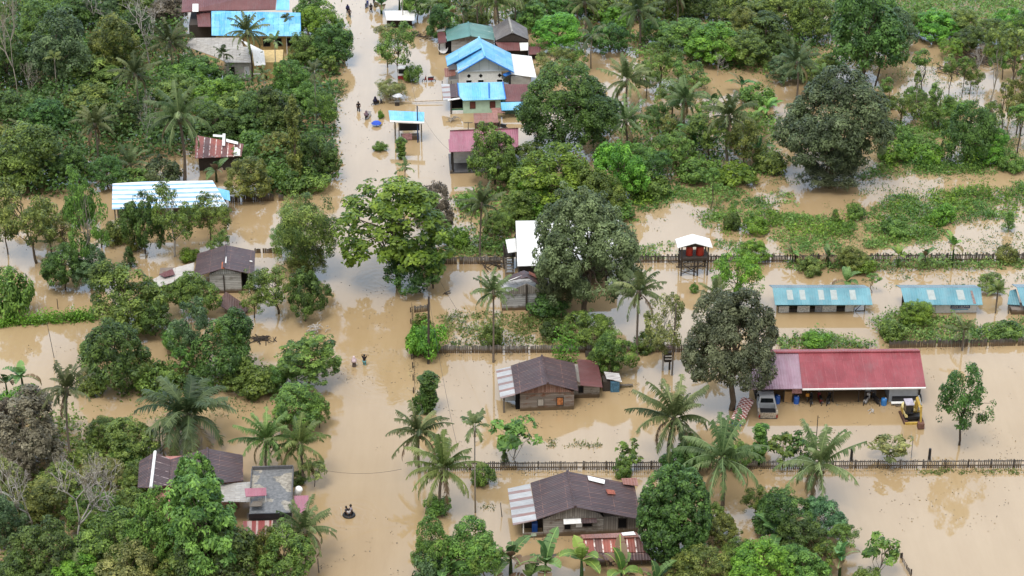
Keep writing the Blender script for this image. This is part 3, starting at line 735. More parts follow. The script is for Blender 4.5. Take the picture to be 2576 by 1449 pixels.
# --- brown house with the striped awning, in the middle of the flooded yard
h = House('wooden_house', 'low brown-roofed plank house with a striped awning, standing just left of the workshop mango', 'house', (1308.6, 1036))
w = h.x(1444.4, 1035)
h.box('wall', P_BROWN, 0, w, .12, 5.2, -1, 2.15)
h.gable('gable_wall', planks('planks_red', (.12,.05,.035), (.36,.24,.20), h=.2, axis='x', stain=(.22,.07,.03)), [(-.1, 2.15), (w - .1, 2.15), (w * .52, 3.3)], .02, .16)
h.roof([(1378, 964.6, 3.45), (1363.2, 895.2, 3.45), (1285, 919.5, 2.3), (1296.8, 991.9, 2.3)], R_BROWN)
h.roof([(1378, 964.6, 3.45), (1454.7, 983, 2.3), (1445, 913, 2.3), (1363.2, 895.2, 3.45)], R_BROWN)
h.ridge((1378, 964.6, 3.45), (1363.2, 895.2, 3.45), R_BROWN, .13)
h.roof([(1296.3, 993, 2.2), (1285, 921.5, 2.2), (1247.4, 929.9, 1.85), (1259.2, 1002.2, 1.85)], R_AWN, 'awning')
h.post('post', M_WOOD, h.x(1268, 1037.6), -.02, 1.8, .09); h.post('post', M_WOOD, h.x(1268, 1037.6), 4.6, 1.8, .09)
h.box('side_panel', M_LBLUE, h.x(1272, 1036), -.45, 1.4, 1.5, .5, 1.75)
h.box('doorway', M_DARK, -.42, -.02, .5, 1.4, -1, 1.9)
h.window(w * .38, 1.0, .55, .75, .12, M_WOOD, planks('shutter_planks', (.25,.22,.19), (.45,.42,.38), h=.1, axis='x'))
h.window(w * .74, 1.05, .6, .85, .12, M_WOODD, plain('torn_board', (.42,.16,.06), .8, .2, var=.6, scale=5))
h.roof([(1460.5, 969, 1.98), (1515.9, 974, 1.7), (1503.4, 906.3, 1.7), (1452, 903.5, 2.1)], R_MAROONY, 'annex_roof')
a = h.L(1445, 1002); b = h.L(1507.8, 999)
h.box('annex_wall', P_GREY, w + .02, b[0], a[1], a[1] + 4.3, -1, 1.55)
h.window(w + .9, 1.05, .4, .75, a[1], M_WOODD)

h = House('garden_shed', 'tiny shed with a blue wall and striped tin roof beside the brown plank house', 'shed', (1520, 989))
w = h.x(1558, 987)
h.box('wall', plain('blue_boards', (.07,.16,.24), .8, .2, var=.5, scale=6), w * .42, w, .1, 1.7, -1, 1.2)
h.box('dark_wall', M_WOODD, -.1, w * .42 - .01, .35, 1.6, -1, 1.15)
h.roof([(1526.3, 952.5, 1.55), (1564.6, 960, 1.3), (1557.3, 938.7, 1.3), (1518.9, 934, 1.55)], roofing('tin_striped', (.70,.70,.70), (.78,.78,.78), 'y', .3, 9, stripes=((.16,.11,.11), .5)))
h.box('plank_step', M_WOOD, w + .05, w + 1.5, .9, 1.2, .25, .31)

# --- large brown house at the front, with awning and rusty annex
h = House('wooden_house', 'largest plank house, brown roof with a white patch, striped awning, beside the dense rounded tree', 'house', (1367, 1352))
w, wr = h.x(1518.5, 1350), h.x(1606, 1350)
h.box('wall', P_GREY, 0, w, .1, 5.6, -1, 2.0)
h.gable('gable_wall', P_VERT, [(.05, 2.0), (w - .05, 2.0), (w - .4, 2.42), (h.L(1447, 1275.5, 3.45)[0], 3.38)], .0, .14)
h.box('side_wall', P_VERT, w + .01, wr, .15, 5.4, -1, 1.95)
h.roof([(1447.4, 1275.5, 3.5), (1427.3, 1185.3, 3.5), (1334.4, 1214.5, 2.15), (1350.8, 1306.5, 2.15)], R_BROWN)
h.roof([(1447.4, 1275.5, 3.5), (1612, 1306.5, 2.1), (1596, 1219, 2.1), (1427.3, 1185.3, 3.5)], R_BROWN)
h.ridge((1447.4, 1275.5, 3.5), (1427.3, 1185.3, 3.5), R_BROWN, .14)
def on(px, py, z): return (px, py - 2, z)
h.roof([(1478, 1196.5, 3.25), (1522, 1207, 2.95), (1520.5, 1217, 2.95), (1481, 1207.5, 3.22)][::-1], M_WHITE, 'white_sheet', .03)
h.roof([(1523, 1230, 2.92), (1545, 1233, 2.72), (1549, 1243.5, 2.72), (1529, 1242, 2.88)][::-1], plain('rust_patch', (.30,.10,.07), .8, .2, var=.4), 'rust_sheet', .03)
h.roof([(1563, 1203, 2.6), (1602, 1202, 2.45), (1606, 1222, 2.45), (1568, 1218, 2.55)][::-1], R_TILE, 'rust_sheet', .04)
h.roof([(1350.3, 1308, 2.05), (1333.5, 1216.5, 2.05), (1277, 1229, 1.7), (1290.6, 1321, 1.7)], R_AWN, 'awning')
x0 = h.x(1315, 1352)
h.box('porch_wall', M_WOODD, x0, -.02, 1.6, 1.7, -1, 1.7); h.box('porch_rail', P_GREY, x0, -.03, .0, .08, -1, .55)
h.post('post', M_WHITE, x0 + .05, .06, 1.65, .05); h.post('post', M_WOOD, x0 + .05, 5.0, 1.65, .06)
h.box('water_drum', M_BLUEP, x0 + .9, x0 + 1.4, .6, 1.1, -.5, 1.15)
h.box('cloth', plain('pale_green_cloth', (.40,.48,.38), .9, .1), x0 + .75, x0 + 1.25, -.04, -.01, .2, .5)
h.window(w * .40, 1.15, .55, .75, .1, M_WOOD); h.window(w * .73, 1.25, .85, .5, .1, M_WOOD, shutter=M_WHITE)
h.window(w + 1.75, 1.2, .7, .95, .15, M_WOODD)
MB().slab([(w*.33, -.42, 1.68), (w*.62, -.42, 1.72), (w*.62, .08, 1.95), (w*.33, .08, 1.95)], .03).build('window_hood', M_WHITE, h.t)
MB().slab([(w*.63, -.4, 1.7), (w*.88, -.4, 1.7), (w*.88, .08, 1.92), (w*.63, .08, 1.92)], .03).build('window_hood', R_BROWNX, h.t)

h = House('rusty_shack', 'long low shack under rusty red and white sheets, before the largest plank house', 'shack', (1475, 1427))
w = h.x(1628, 1425)
h.box('wall', P_GREY, 0, w, .2, 3.3, -1, 1.15)
h.roof([(1467.4, 1353, 1.9), (1470, 1389.5, 1.35), (1627.8, 1388.5, 1.35), (1607.8, 1350, 1.9)], R_RUST)
h.roof([(1460, 1345, 2.05), (1467.4, 1354, 2.05), (1608, 1350.5, 2.05), (1600.5, 1338.4, 2.05)], R_TILE, 'ridge_sheet')
h.roof([(1563, 1340, 2.15), (1567, 1347, 2.15), (1600, 1345, 2.15), (1594, 1336.5, 2.15)], M_WHITE, 'white_sheet', .03)
h.roof([(1470, 1391.5, 1.3), (1484, 1410, 1.0), (1640, 1408, 1.0), (1627.8, 1390.5, 1.3)], R_BROWNX, 'lower_roof')
h.box('beam', M_WOODD, -.1, w + .2, .02, .12, .86, 1.0)
for k in range(4): h.box('batten', M_WOOD, .8 + k * 1.4, .9 + k * 1.4, .1, .2, -1, .95)
h.window(w * .45, .55, .5, .6, .2, M_WOODD)

# --- pale plank house on the left bank
h = House('wooden_house', 'pale grey plank house with a dark brown gable roof left of the flooded road', 'house', (530, 740))
w = h.x(608.4, 739)
h.box('wall', P_PALE, 0, w, .1, 5.0, -1, 2.55)
h.gable('gable_wall', planks('planks_pale_upright', (.30,.31,.31), (.55,.56,.57), h=.24, axis='x'), [(.05, 2.5), (w - .05, 2.5), (h.L(562, 676, 3.3)[0], 3.2)], .0, .15)
h.roof([(562.3, 674.8, 3.35), (568.6, 616.2, 3.35), (496.7, 638, 2.4), (487, 697, 2.4)], R_BROWN)
h.roof([(562.3, 674.8, 3.35), (639.6, 690.4, 2.5), (642, 631, 2.5), (568.6, 616.2, 3.35)], R_BROWN)
h.ridge((562.3, 674.8, 3.35), (568.6, 616.2, 3.35), R_BROWN, .13)
h.roof([(557, 675.5, 3.36), (558, 659, 3.36), (565, 657.5, 3.42), (564, 674.5, 3.42)], plain('rust_orange', (.40,.13,.07), .8, .2, var=.3), 'rust_sheet', .04)
h.roof([(565.8, 661, 3.4), (566.5, 645.5, 3.4), (570, 645.5, 3.38), (569.3, 661.5, 3.38)], M_WHITE, 'white_sheet', .04)
h.roof([(628, 657.5, 2.72), (635, 658.5, 2.64), (634.5, 656, 2.64), (628, 655, 2.72)], M_WHITE, 'white_sheet', .04)
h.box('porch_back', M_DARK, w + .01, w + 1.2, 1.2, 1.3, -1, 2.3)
h.post('post', M_WHITE, w + .85, .1, 2.35, .06)
h.post('post', M_WOODD, w * .45, .02, 2.3, .06)
h = House('lean_to', 'low grey tin lean-to joined to the left end of the pale plank house', 'lean-to', (395, 735))
h.roof([(384, 703, 1.6), (398, 722, 1.4), (487, 693, 1.6), (489, 660, 2.0), (438, 674, 1.9)], R_ZINC)
h.roof([(400, 690, 1.95), (413, 697, 1.9), (440, 690, 1.95), (434, 676, 2.0)], R_MAROON, 'rust_sheet', .04)
h.box('wall', P_BROWN, .2, 4.0, .9, 3.2, -1, 1.4)
h = House('fallen_roof', 'brown tin roof slumped into the water in front of the pale plank house', 'roof', (580, 795))
h.roof([(546, 764.6, .9), (588, 789.6, .35), (620.9, 768.5, .4), (567.8, 733.3, 1.5)], R_COLL)
h.roof([(588, 790.5, .32), (600, 796, .2), (628, 778, .3), (621, 769.5, .45)], R_COLL, 'loose_sheet')
h.box('prop_wall', P_PALE, .7, 1.6, -.3, .2, -.5, .35)

# --- long shed with white and blue striped roof
h = House('long_house', 'long house under a white and blue striped tin roof, among trees on the left bank', 'house', (290, 567))
w = h.x(565, 560)
h.roof([(283, 461.7, 3.5), (281.7, 526, 2.3), (573, 519, 2.3), (535, 454, 3.5), (360, 456.7, 3.5)], R_BLUEST)
h.roof([(537, 470, 2.9), (543, 494, 2.55), (579, 505, 2.3), (577, 480, 2.6)], R_BLUEP, 'side_roof')
h.box('wall', P_BROWN, .3, w, .5, 4.6, -1, 2.2)
for k in range(5): h.window(1.6 + k * 2.6, 1.0, .9, .9, .5, M_WOOD)
for k in range(4): h.post('post', M_WOOD, .1 + k * 4.2, -.05, 2.2)

# --- rusty shack in the trees
h = House('rusty_shack', 'small rusty shack with white roof strips, half hidden by palms on the left bank', 'shack', (497, 432))
h.roof([(490, 398, 2.0), (607, 393, 2.0), (613, 362, 2.5), (493, 340, 2.9)], R_RUST)
h.roof([(536, 338, 3.0), (562, 340, 2.9), (562, 345, 2.9), (536, 343, 3.0)][::-1], M_WHITE, 'white_strip', .04)
h.roof([(560, 336, 3.05), (567, 336, 3.05), (566, 366, 2.7), (559, 366, 2.7)][::-1], M_WHITE, 'white_strip', .04)
h.roof([(569, 349, 2.8), (599, 357, 2.7), (598, 363, 2.65), (569, 356, 2.75)][::-1], M_WHITE, 'white_strip', .04)
h.roof([(588, 371, 2.4), (604, 370, 2.35), (604, 391, 2.12), (589, 392, 2.12)][::-1], R_WHITEX, 'white_strip', .04)
h.box('wall', M_WOODD, .2, h.x(600, 430), .3, 3.0, -1, 1.9)

# --- big house at the top left: maroon roofs and the bright blue sheet roof
h = House('village_house', 'big house with bright blue front roof and maroon rear roofs, at the top edge', 'house', (540, 139))
w = h.x(752, 139)
h.box('wall', M_OCHRE, .3, w, .6, 7, -1, 2.9)
h.roof([(531.6, 26.6, 4.6), (532.4, 89, 3.0), (757.4, 90.6, 3.0), (755.8, 32, 4.6)], R_BLUE)
h.roof([(459, -26, 5.6), (457, 30.5, 4.4), (527.7, 25.8, 4.7), (693, 24, 4.7), (697, -26, 6.2)], R_MAROON, 'rear_roof')
h.roof([(697.5, -20, 5.6), (694, 25, 4.75), (728, 25, 4.75), (728, -20, 5.6)], R_BLUEP, 'blue_side_roof')
h.roof([(494, 30, 4.2), (498, 67, 3.4), (530.5, 67, 3.4), (528, 31, 4.3)], R_MAROON, 'low_roof')
h.roof([(484.5, 9.5, 5.0), (484, 29, 4.6), (499, 29, 4.6), (499, 9.5, 5.0)], M_WHITE, 'skylight', .04)
h.box('side_wall', M_WOODD, -3.6, .28, 3.5, 9, -1, 3.2)
for k in range(4): h.window(w * .62 + k * 1.6, 1.5, .9, 1.1, .6, M_WOOD)
h.post('post', M_WHITE, w * .86, -.2, 2.9, .05); h.post('post', M_WHITE, w * .98, -.2, 2.9, .05)
# --- grey tiled house in front of it
h = House('concrete_house', 'bare concrete house with a large grey tiled roof, below the bright blue roof', 'house', (569, 206))
w = h.x(634, 206)
h.box('wall', M_GREYW, 0, w, .1, 5.5, -1, 2.85)
h.roof([(480.8, 95.3, 4.6), (467, 116, 3.9), (540, 142, 3.15), (569, 157, 2.95), (634, 157, 2.95), (601, 94.5, 4.6)], R_GREYT)
h.roof([(604, 98, 4.4), (635, 128, 3.75), (640, 165, 2.8), (668, 163, 2.8), (664, 128, 3.6)], R_WHITEX, 'side_roof')
h.window(.9, 1.55, .6, 1.1, .1, M_WOOD); h.window(w - .6, 1.5, .5, 1.1, .1, M_WHITE, M_LBLUE)
h.box('ledge', M_GREYW, 1.9, w - .5, -.25, .09, .55, .68)
h.box('side_wall', M_OCHRE, w + .02, w + 4.2, .5, 5, -1, 2.5)
h.box('side_ledge', M_WHITE, w + .1, w + 1.2, .1, .5, .9, 1.0)

# --- tiny white roof at the top of the road
h = House('market_shack', 'little shack with a flat white tin roof under banana leaves beside the road', 'shack', (972, 72))
h.roof([(967, 27, 1.9), (972.6, 50.7, 1.45), (1042.7, 51.4, 1.45), (1043.4, 26.4, 1.9)], R_WHITEX)
h.box('wall', M_WOODD, .2, 3.6, .5, 2.6, -1, 1.4)
for k in range(3): h.post('post', M_WOODD, .15 + k * 1.75, .02, 1.4, .05)

# --- green gable house
h = House('village_house', 'house with a green gable roof, its right slope peeling, behind the blue gable house', 'house', (1136, 137))
w = h.x(1243, 136)
h.box('wall', P_PALE, 0, w, .2, 4.8, -1, 1.95)
h.gable('gable_wall', P_VERT, [(0, 1.95), (w, 1.95), (w * .46, 2.85)], .1, .13)
h.roof([(1184.2, 90.4, 3.0), (1177.8, 55.9, 3.0), (1120.4, 69.9, 2.1), (1124.5, 103.3, 2.1)], R_GREEN)
h.roof([(1184.2, 90.4, 3.0), (1245.2, 101, 2.1), (1238.7, 66.4, 2.1), (1177.8, 55.9, 3.0)], R_GREENW)
h.ridge((1184.2, 90.4, 3.0), (1177.8, 55.9, 3.0), R_GREEN)
h.roof([(1123.3, 106, 2.0), (1119.4, 77.5, 2.0), (1099.3, 79, 1.8), (1103.4, 109.8, 1.8)], R_MAROONY, 'side_roof')
h.roof([(1119.4, 77, 2.1), (1119, 70, 2.1), (1098, 75.5, 1.9), (1099, 79.5, 1.9)], M_WHITE, 'white_sheet', .04)
h.post('post', M_WOODD, -1.7, .1, 1.8)
h.box('doorway', M_DARK, -.8, -.02, .4, 1.6, -1, 1.7)
sd_ = House('satellite_dish', 'pale round dish standing under the maroon side roof of the green-roofed house', 'dish', (1112, 134))
MB().lathe([(.05, .0), (.35, .06), (.62, .22), (.75, .42), (.72, .43), (.6, .27), (.33, .1), (.02, .05)], n=16).build('dish', M_WHITE, sd_.t).rotation_euler = (rad(62), 0, rad(20))
sd_.t.children[0].location = (0, 0, .75)
MB().tube([(0, .1, -1), (0, .12, .75)], .05, 6).build('stand', M_STEEL, sd_.t)
# --- weathered gable house
h = House('village_house', 'small house with a steep dark shingle roof and maroon awning, beside the green roof', 'house', (1249, 145))
w = h.x(1329, 144)
h.box('wall', M_WOODD, 0, w, .2, 4.5, -1, 2.3)
h.gable('gable_wall', M_WOODD, [(0, 2.3), (w, 2.3), (w * .5, 3.5)], .12, .1)
h.roof([(1289, 81.6, 3.7), (1279.7, 44.7, 3.7), (1239.3, 67.6, 2.4), (1246.9, 101.6, 2.4)], R_THATCH)
h.roof([(1289, 81.6, 3.7), (1331.3, 99.8, 2.4), (1325.4, 70.5, 2.4), (1279.7, 44.7, 3.7)], R_THATCH)
h.ridge((1289, 81.6, 3.7), (1279.7, 44.7, 3.7), M_GREYW, .16)
h.roof([(1246, 105.7, 2.25), (1258, 127, 1.5), (1307.9, 126.8, 1.5), (1305.5, 101.6, 2.25)], R_MAROON, 'awning')
h.roof([(1306, 101.4, 2.25), (1309, 127, 1.5), (1328.5, 126, 1.5), (1329, 101, 2.25)], R_WHITEX, 'white_awning')
h = House('tool_shed', 'small maroon tin roof beside the weathered shingle house', 'shed', (1331, 150))
h.roof([(1329, 117, 1.4), (1330, 137, 1.0), (1357, 136, 1.0), (1361, 117, 1.4)], R_MAROON)
h.box('wall', M_WOODD, .1, 1.6, .3, 1.8, -1, .95)
# --- blue gable house with white wall
h = House('village_house', 'white house with a bright blue double gable roof and diamond shaped vents', 'house', (1156, 228))
w = h.x(1262, 227)
h.box('wall', M_WHITE, 0, w, .1, 6.8, -1, 2.9)
ap = h.L(1219.6, 148, 4.85)
h.gable('gable_wall', planks('pale_blue_panels', (.43,.47,.50), (.50,.54,.57), gap=(.36,.4,.43), h=1.3, axis='x'), [(-.5, 2.75), (w + 1.4, 2.75), (ap[0], 4.8)], .0, .14)
MB().box(-.45, w + 1.3, -.09, -.005, 2.72, 2.86).build('trim', M_LBLUE, h.t)
h.roof([(1220, 142.5, 5.05), (1212, 118.5, 5.1), (1148, 156, 2.75), (1152, 183, 2.75)], R_BLUEY)
h.roof([(1220, 142.5, 5.05), (1292.6, 180.5, 2.75), (1285.6, 134, 2.75), (1204.7, 94.5, 5.25)], R_BLUEY)
h.roof([(1211.8, 119.5, 5.35), (1204.7, 94.0, 5.35), (1120.4, 141.4, 2.5), (1125, 166, 2.5)], R_BLUEY, 'rear_roof')
h.ridge((1220, 142.5, 5.08), (1204.7, 94.2, 5.3), R_BLUEP, .14)
M_BLUET = plain('blue_trim', (.03,.16,.52), .6, .3)
for a_, b_ in (((1220, 144.5, 4.98), (1152, 184.5, 2.68)), ((1220, 144.5, 4.98), (1292.6, 182.5, 2.68))):
    MB().tube([h.L(*a_), h.L(*b_)], .09, 4).build('bargeboard', M_BLUET, h.t)
MB().tube([h.L(1211.8, 120.5, 5.22), h.L(1125, 167, 2.4)], .10, 4).build('bargeboard', M_BLUET, h.t)
h.box('rear_wall', M_LBLUE, -1.3, -.02, 3.4, 6.6, -1, 2.4)
for px_ in (1180, 1210, 1257.5):
    x_ = h.L(px_, 228)[0]
    MB().prism([(x_ - .27, 2.05), (x_, 1.76), (x_ + .27, 2.05), (x_, 2.34)], .06, .09).build('vent', M_DARK, h.t)
    h.window(x_, 1.28, .72, .34, .1, M_WHITE)
h.roof([(1285.6, 135.5, 2.55), (1285, 186.5, 2.0), (1349.5, 194.7, 1.8), (1337.2, 141.4, 2.3)], R_WHITE, 'side_roof')
h.box('side_wall', M_GREYW, w + 1.3, w + 4.0, .2, 5.5, -1, 1.75)
h.roof([(1264.5, 186.5, 2.45), (1271, 191.5, 2.2), (1287, 184.5, 2.3), (1281, 179.5, 2.6)], M_BLUET, 'gutter_hood', .1)
h.roof([(1117, 171.5, 1.75), (1120, 194, 1.25), (1146, 189, 1.3), (1145, 170, 1.8)], R_TILE, 'awning')
for x_ in (-2.3, -1.1): h.post('post', M_WOODD, x_, .4, 1.3, .05)
h.box('side_panel', M_GREYW, -1.4, -.05, .9, 1.0, -1, 1.2)
# --- mint house with bright blue roof
h = House('village_house', 'mint green house under a sky blue roof with rusty lean-to roofs', 'house', (1165.7, 286))
w = h.x(1260.5, 285)
h.box('wall', M_MINT, 0, w, .1, 4.6, -1, 2.1)
h.roof([(1151, 208.7, 3.4), (1155, 241, 2.4), (1164.8, 252.5, 2.05), (1272.4, 249.3, 2.05), (1265, 206, 3.4)], R_BLUEP)
for a_, b_ in (((1151, 208.7, 3.42), (1154.8, 241, 2.4)), ((1265, 206, 3.42), (1272.4, 249.3, 2.07))): MB().tube([h.L(*a_), h.L(*b_)], .08, 4).build('roof_edge', M_BLUET, h.t)
for px_ in (1189.4, 1239.5): h.window(h.x(px_, 286), 1.15, .6, .85, .1, plain('red_brown_frame', (.10,.04,.03), .7, .3), plain('red_pane', (.13,.04,.035), .3, .5))
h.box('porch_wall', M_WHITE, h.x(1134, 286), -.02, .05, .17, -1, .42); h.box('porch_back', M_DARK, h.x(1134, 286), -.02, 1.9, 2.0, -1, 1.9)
h.box('green_skirting', plain('green_paint', (.06,.16,.09), .7, .3), h.x(1134, 286), -.02, .17, .3, -1, .62)
h.post('post', M_WOODD, h.x(1134, 286) + .05, .0, 1.95, .07)
h.roof([(1131, 211.5, 2.4), (1134, 245, 1.95), (1163, 243, 2.0), (1150.5, 209.5, 2.5)], R_BROWNX, 'porch_roof')
h.roof([(1110, 210.6, 2.35), (1114.7, 252.5, 1.85), (1134, 248, 1.9), (1131, 211.5, 2.4)], R_AWN, 'lean_to_roof')
h.roof([(1126, 250, 1.85), (1127, 253, 1.85), (1164, 247.5, 2.05), (1163, 244, 2.05)], M_WHITE, 'white_strip', .05)
h.roof([(1267.5, 211.5, 2.9), (1272, 255, 1.9), (1330, 254.5, 1.9), (1330, 212, 2.9)], R_MAROON, 'side_roof')
h.roof([(1259.6, 257.5, 1.85), (1262, 277.5, 1.3), (1324, 275.5, 1.3), (1324, 255.5, 1.85)], R_BLUEP, 'low_blue_roof')
h.box('side_wall', plain('dull_green_wall', (.16,.24,.16), .8, .2), h.x(1266, 294), h.x(1332, 294), -.45, 4, -1, 1.25)
tb_ = MB().tube([h.L(1231, 248, 2.1), h.L(1230, 209, 3.42)], .1, 6).build('ridge_strip', M_BLUET, h.t)
# --- rusty shack between mint and pink houses
h = House('rusty_shack', 'rusty tile-roofed shack between the mint green house and the pink roof', 'shack', (1194, 327))
h.roof([(1191, 285, 1.35), (1193, 309, .95), (1254, 308, .95), (1251, 283.5, 1.35)], R_TILE)
h.roof([(1235, 271.6, 1.3), (1238.6, 284, 1.05), (1271, 283.8, 1.0), (1257, 270.7, 1.25)], R_TILE, 'small_roof')
h.box('wall', P_BROWN, .1, 3.0, .3, 2.2, -1, .92)
for k in range(3): h.post('post', M_WOODD, .1 + k * 1.45, -.1, .92, .05)
# --- pink roofed house
h = House('village_house', 'white house with a faded pink roof and dark porch posts, behind a leafy roadside tree', 'house', (1132, 437))
w = h.x(1288, 434)
h.box('floor', plain('dark_floor', (.09,.09,.095), .6, .3), 0, w, .0, 5.5, -1, .22)
h.box('wall', M_WHITE, 3.4, w, .6, 5.3, .23, 3.1); h.box('rear_wall', M_WHITE, .6, 3.38, 2.6, 5.3, .23, 3.1)
h.roof([(1132, 329, 4.2), (1131, 350, 3.8), (1128, 350, 3.75), (1130, 382, 3.2), (1284, 376.5, 3.2), (1304, 367, 3.3), (1304, 323, 4.2)], R_PINK)
MB().tube([h.L(1132, 328.7, 4.24), h.L(1304, 322.7, 4.24)], .09, 6).build('ridge_cap', R_MAROON, h.t)
for x_, y_ in ((.35, .15), (.35, 2.5), (3.25, .45)): MB().box(x_ - .14, x_ + .14, y_ - .14, y_ + .14, .23, 3.15).build('post', M_BLACK, h.t)
h.box('door', M_WOODD, 4.9, 5.8, .55, .62, .23, 2.2); h.window(7.2, 1.7, 1.0, 1.1, .6, M_WOODD)
MB().prism([(.8, .95), (2.6, .95), (2.5, .5), (1.9, .72), (1.2, .55)], 2.5, 2.57).build('cloth', M_WHITE, h.t)
h.box('flower_box', M_WOOD, .05, .35, -.05, .1, .2, .5)

# --- roadside kiosk with pale blue roof
h = House('roadside_kiosk', 'open roadside kiosk with a pale blue roof edged in white', 'kiosk', (993.7, 359))
w = h.x(1061, 358)
h.roof([(977.3, 277.8, 3.45), (980.9, 302.5, 3.0), (1067.2, 306, 3.0), (1067.2, 282, 3.45)], R_BLUEP)
MB().slab([h.L(980.5, 302.8, 2.99), h.L(981, 305.5, 2.95), h.L(1067.2, 309, 2.95), h.L(1067.2, 306.3, 2.99)], .16).build('fascia', M_WHITE, h.t)
for x_, y_ in ((.03, 0), (.55, .05), (w, .1), (w, 2.2), (.1, 2.2)): h.post('post', M_WOOD, x_, y_, 2.95, .065)
h.box('back_wall', M_BLACK, .6, w - .2, 2.0, 2.1, .75, 2.8)
h.box('counter', P_BROWN, .75, w - .3, .7, 1.6, -1, .55)
MB().box(.95, 2.2, .62, .69, .1, .95).build('cloth', M_CLOTH, h.t)
h = House('food_cart', 'small red food cart with a black window and white frame under the verge trees', 'cart', (1001.8, 201))
w = h.x(1027.5, 201)
h.box('body', plain('red_panel', (.30,.02,.03), .5, .4), 0, w, 0, .9, -.3, .62); h.box('counter', M_WHITE, -.03, w + .03, -.06, .92, .62, .72)
h.box('window', M_BLACK, .02, w - .02, .5, .58, .73, 1.55); h.box('roof', M_WHITE, -.06, w + .06, -.02, 1.0, 1.55, 1.63)
for x_ in (0, w - .06): h.box('post', M_WHITE, x_, x_ + .06, .02, .08, .72, 1.55)

# --- house on stilts behind the great mango tree
h = House('stilt_house', 'house on stilts with a big white roof, hidden behind the huge grey-green mango tree', 'house', (1304, 733))
h.roof([(1297, 555.5, 4.3), (1301.7, 669.4, 3.2), (1450, 664, 3.2), (1556, 640, 3.4), (1556, 552, 4.3)], R_WHITE)
h.box('wall', M_WOODD, .1, 10.5, .4, 8.2, 1.35, 3.1)
for k in range(5):
    for j in range(2): h.post('stilt', M_WOODD, .3 + k * 2.4, .5 + j * 6, 1.35, .11)
h.roof([(1271.6, 603, 3.3), (1278, 636, 2.9), (1300, 632.5, 3.0), (1297, 599, 3.35)], R_WHITE, 'porch_roof')
st = MB()
x0, x1 = h.x(1273, 702), h.x(1292, 702)
y0 = h.L(1273, 702)[1]
for x_ in (x0, x1): st.tube([(x_, y0, -.3), (x_, y0 + 2.6, 1.6)], .07, 4)
for k in range(8): st.box(x0, x1, y0 + .28 * k + .05, y0 + .28 * k + .27, .02 + .21 * k, .06 + .21 * k)
st.build('stairs', M_WOOD, h.t)
for x_ in (x0 - .05, x1 + .1): h.post('post', M_WOODD, x_, y0 + 2.5, 3.0, .09)
h.box('landing', M_WOODD, x0 - .1, .05, y0 + 2.45, y0 + 4.4, 1.5, 1.62); h.box('landing_rail', M_WOODD, x0 - .1, x0 - .02, y0 + 2.6, y0 + 4.4, 1.62, 2.4)
h = House('plank_shack', 'grey plank shack with a drooping brown roof at the foot of the huge mango tree', 'shack', (1263, 783))
w = h.x(1386, 781)
h.box('wall', planks('planks_silver', (.26,.26,.26), (.50,.50,.50), h=.26, stain=(.10,.09,.08)), 0, w, .1, 3.6, -1, 2.05)
h.gable('gable_wall', P_VERT, [(0, 2.05), (w - .3, 2.05), (w - 1.0, 2.4), (w * .5, 3.3)], .06, .1)
h.roof([(1325.4, 697, 3.75), (1318, 680, 3.75), (1270, 697, 3.1), (1277, 707, 3.1)], R_BROWN)
h.roof([(1325.4, 697, 3.75), (1387, 733, 2.3), (1376, 702, 2.5), (1318, 680, 3.75)], R_BROWN)
h.roof([(1331, 689, 3.75), (1356, 702.5, 3.25), (1352, 692, 3.3), (1330, 681.5, 3.75)], plain('rust_sheet', (.20,.075,.05), .8, .2), 'rust_sheet', .04)
MB().tube([h.L(1277, 707.3, 3.14), h.L(1318, 692, 3.62)], .07, 5).build('gutter', M_WHITE, h.t)
h.post('post', M_WOODD, w * .5, .0, 3.2, .1)

# --- three teal market stalls
def stall(label, base, back, rdg, eave, wall, sky_, group='teal roofed stalls in the flooded yard'):
    h = House('market_stall', label, 'stall', base, rad(2.0), group)
    h.roof([(rdg[0], rdg[2], 2.45), (eave[0], eave[2], 1.45), (eave[1], eave[2], 1.45), (rdg[1], rdg[2], 2.45)], R_TEAL)
    h.roof([(back[0], back[2], 2.05), (rdg[0], rdg[2] - .3, 2.46), (rdg[1], rdg[2] - .3, 2.46), (back[1], back[2], 2.05)], roofing('roof_teal_rear', (.16,.24,.29), (.22,.29,.33), 'x', .8, 5), 'rear_roof')
    for a_, b_ in sky_:
        f = lambda q, px: (px - 1) * 0
        t0, t1 = .14, .72
        def pt(px, t):
            xx = rdg[0] + (px - rdg[0]); yy = rdg[2] + (eave[2] - rdg[2]) * t
            return (px + (eave[0] - rdg[0]) * t, yy - 1.0, 2.45 - 1.0 * t + .03)
        h.roof([pt(a_, t0), pt(a_, t1), pt(b_, t1), pt(b_, t0)], plain('skylight_sheet', (.33,.38,.38), .4, .5, var=.15), 'skylight', .02)
    return h
h = stall('longest teal-roofed stall, with five pale skylights and a panelled counter', (1958.5, 787), (1934.5, 2173.5, 716.6), (1943.4, 2187.5, 724.2), (1949.7, 2195, 766.6), None,
          [(1977, 1992), (2009, 2023), (2056, 2070), (2087, 2103), (2135, 2150)])
w = h.x(2176, 786)
M_PANEL = plain('printed_panel', (.62,.62,.60), .6, .3, var=.5, scale=5)
xs = [0, .25, .42, .5, .72, .86, 1.0]
for k, (a_, b_, m_) in enumerate([(0, .12, M_PANEL), (.215, .36, M_PANEL), (.42, .50, plain('grey_panel', (.30,.31,.33), .6, .3, var=.5, scale=6)), (.505, .67, M_PANEL), (.77, .87, M_WHITE)]):
    h.box('panel', m_, w * a_, w * b_, .0, .06, .02, .8)
h.box('back_wall', M_WOODD, 0, w * .88, 1.5, 1.6, -1, 1.6); h.box('counter', M_WOODD, .05, w * .88, .1, .5, -1, .35)
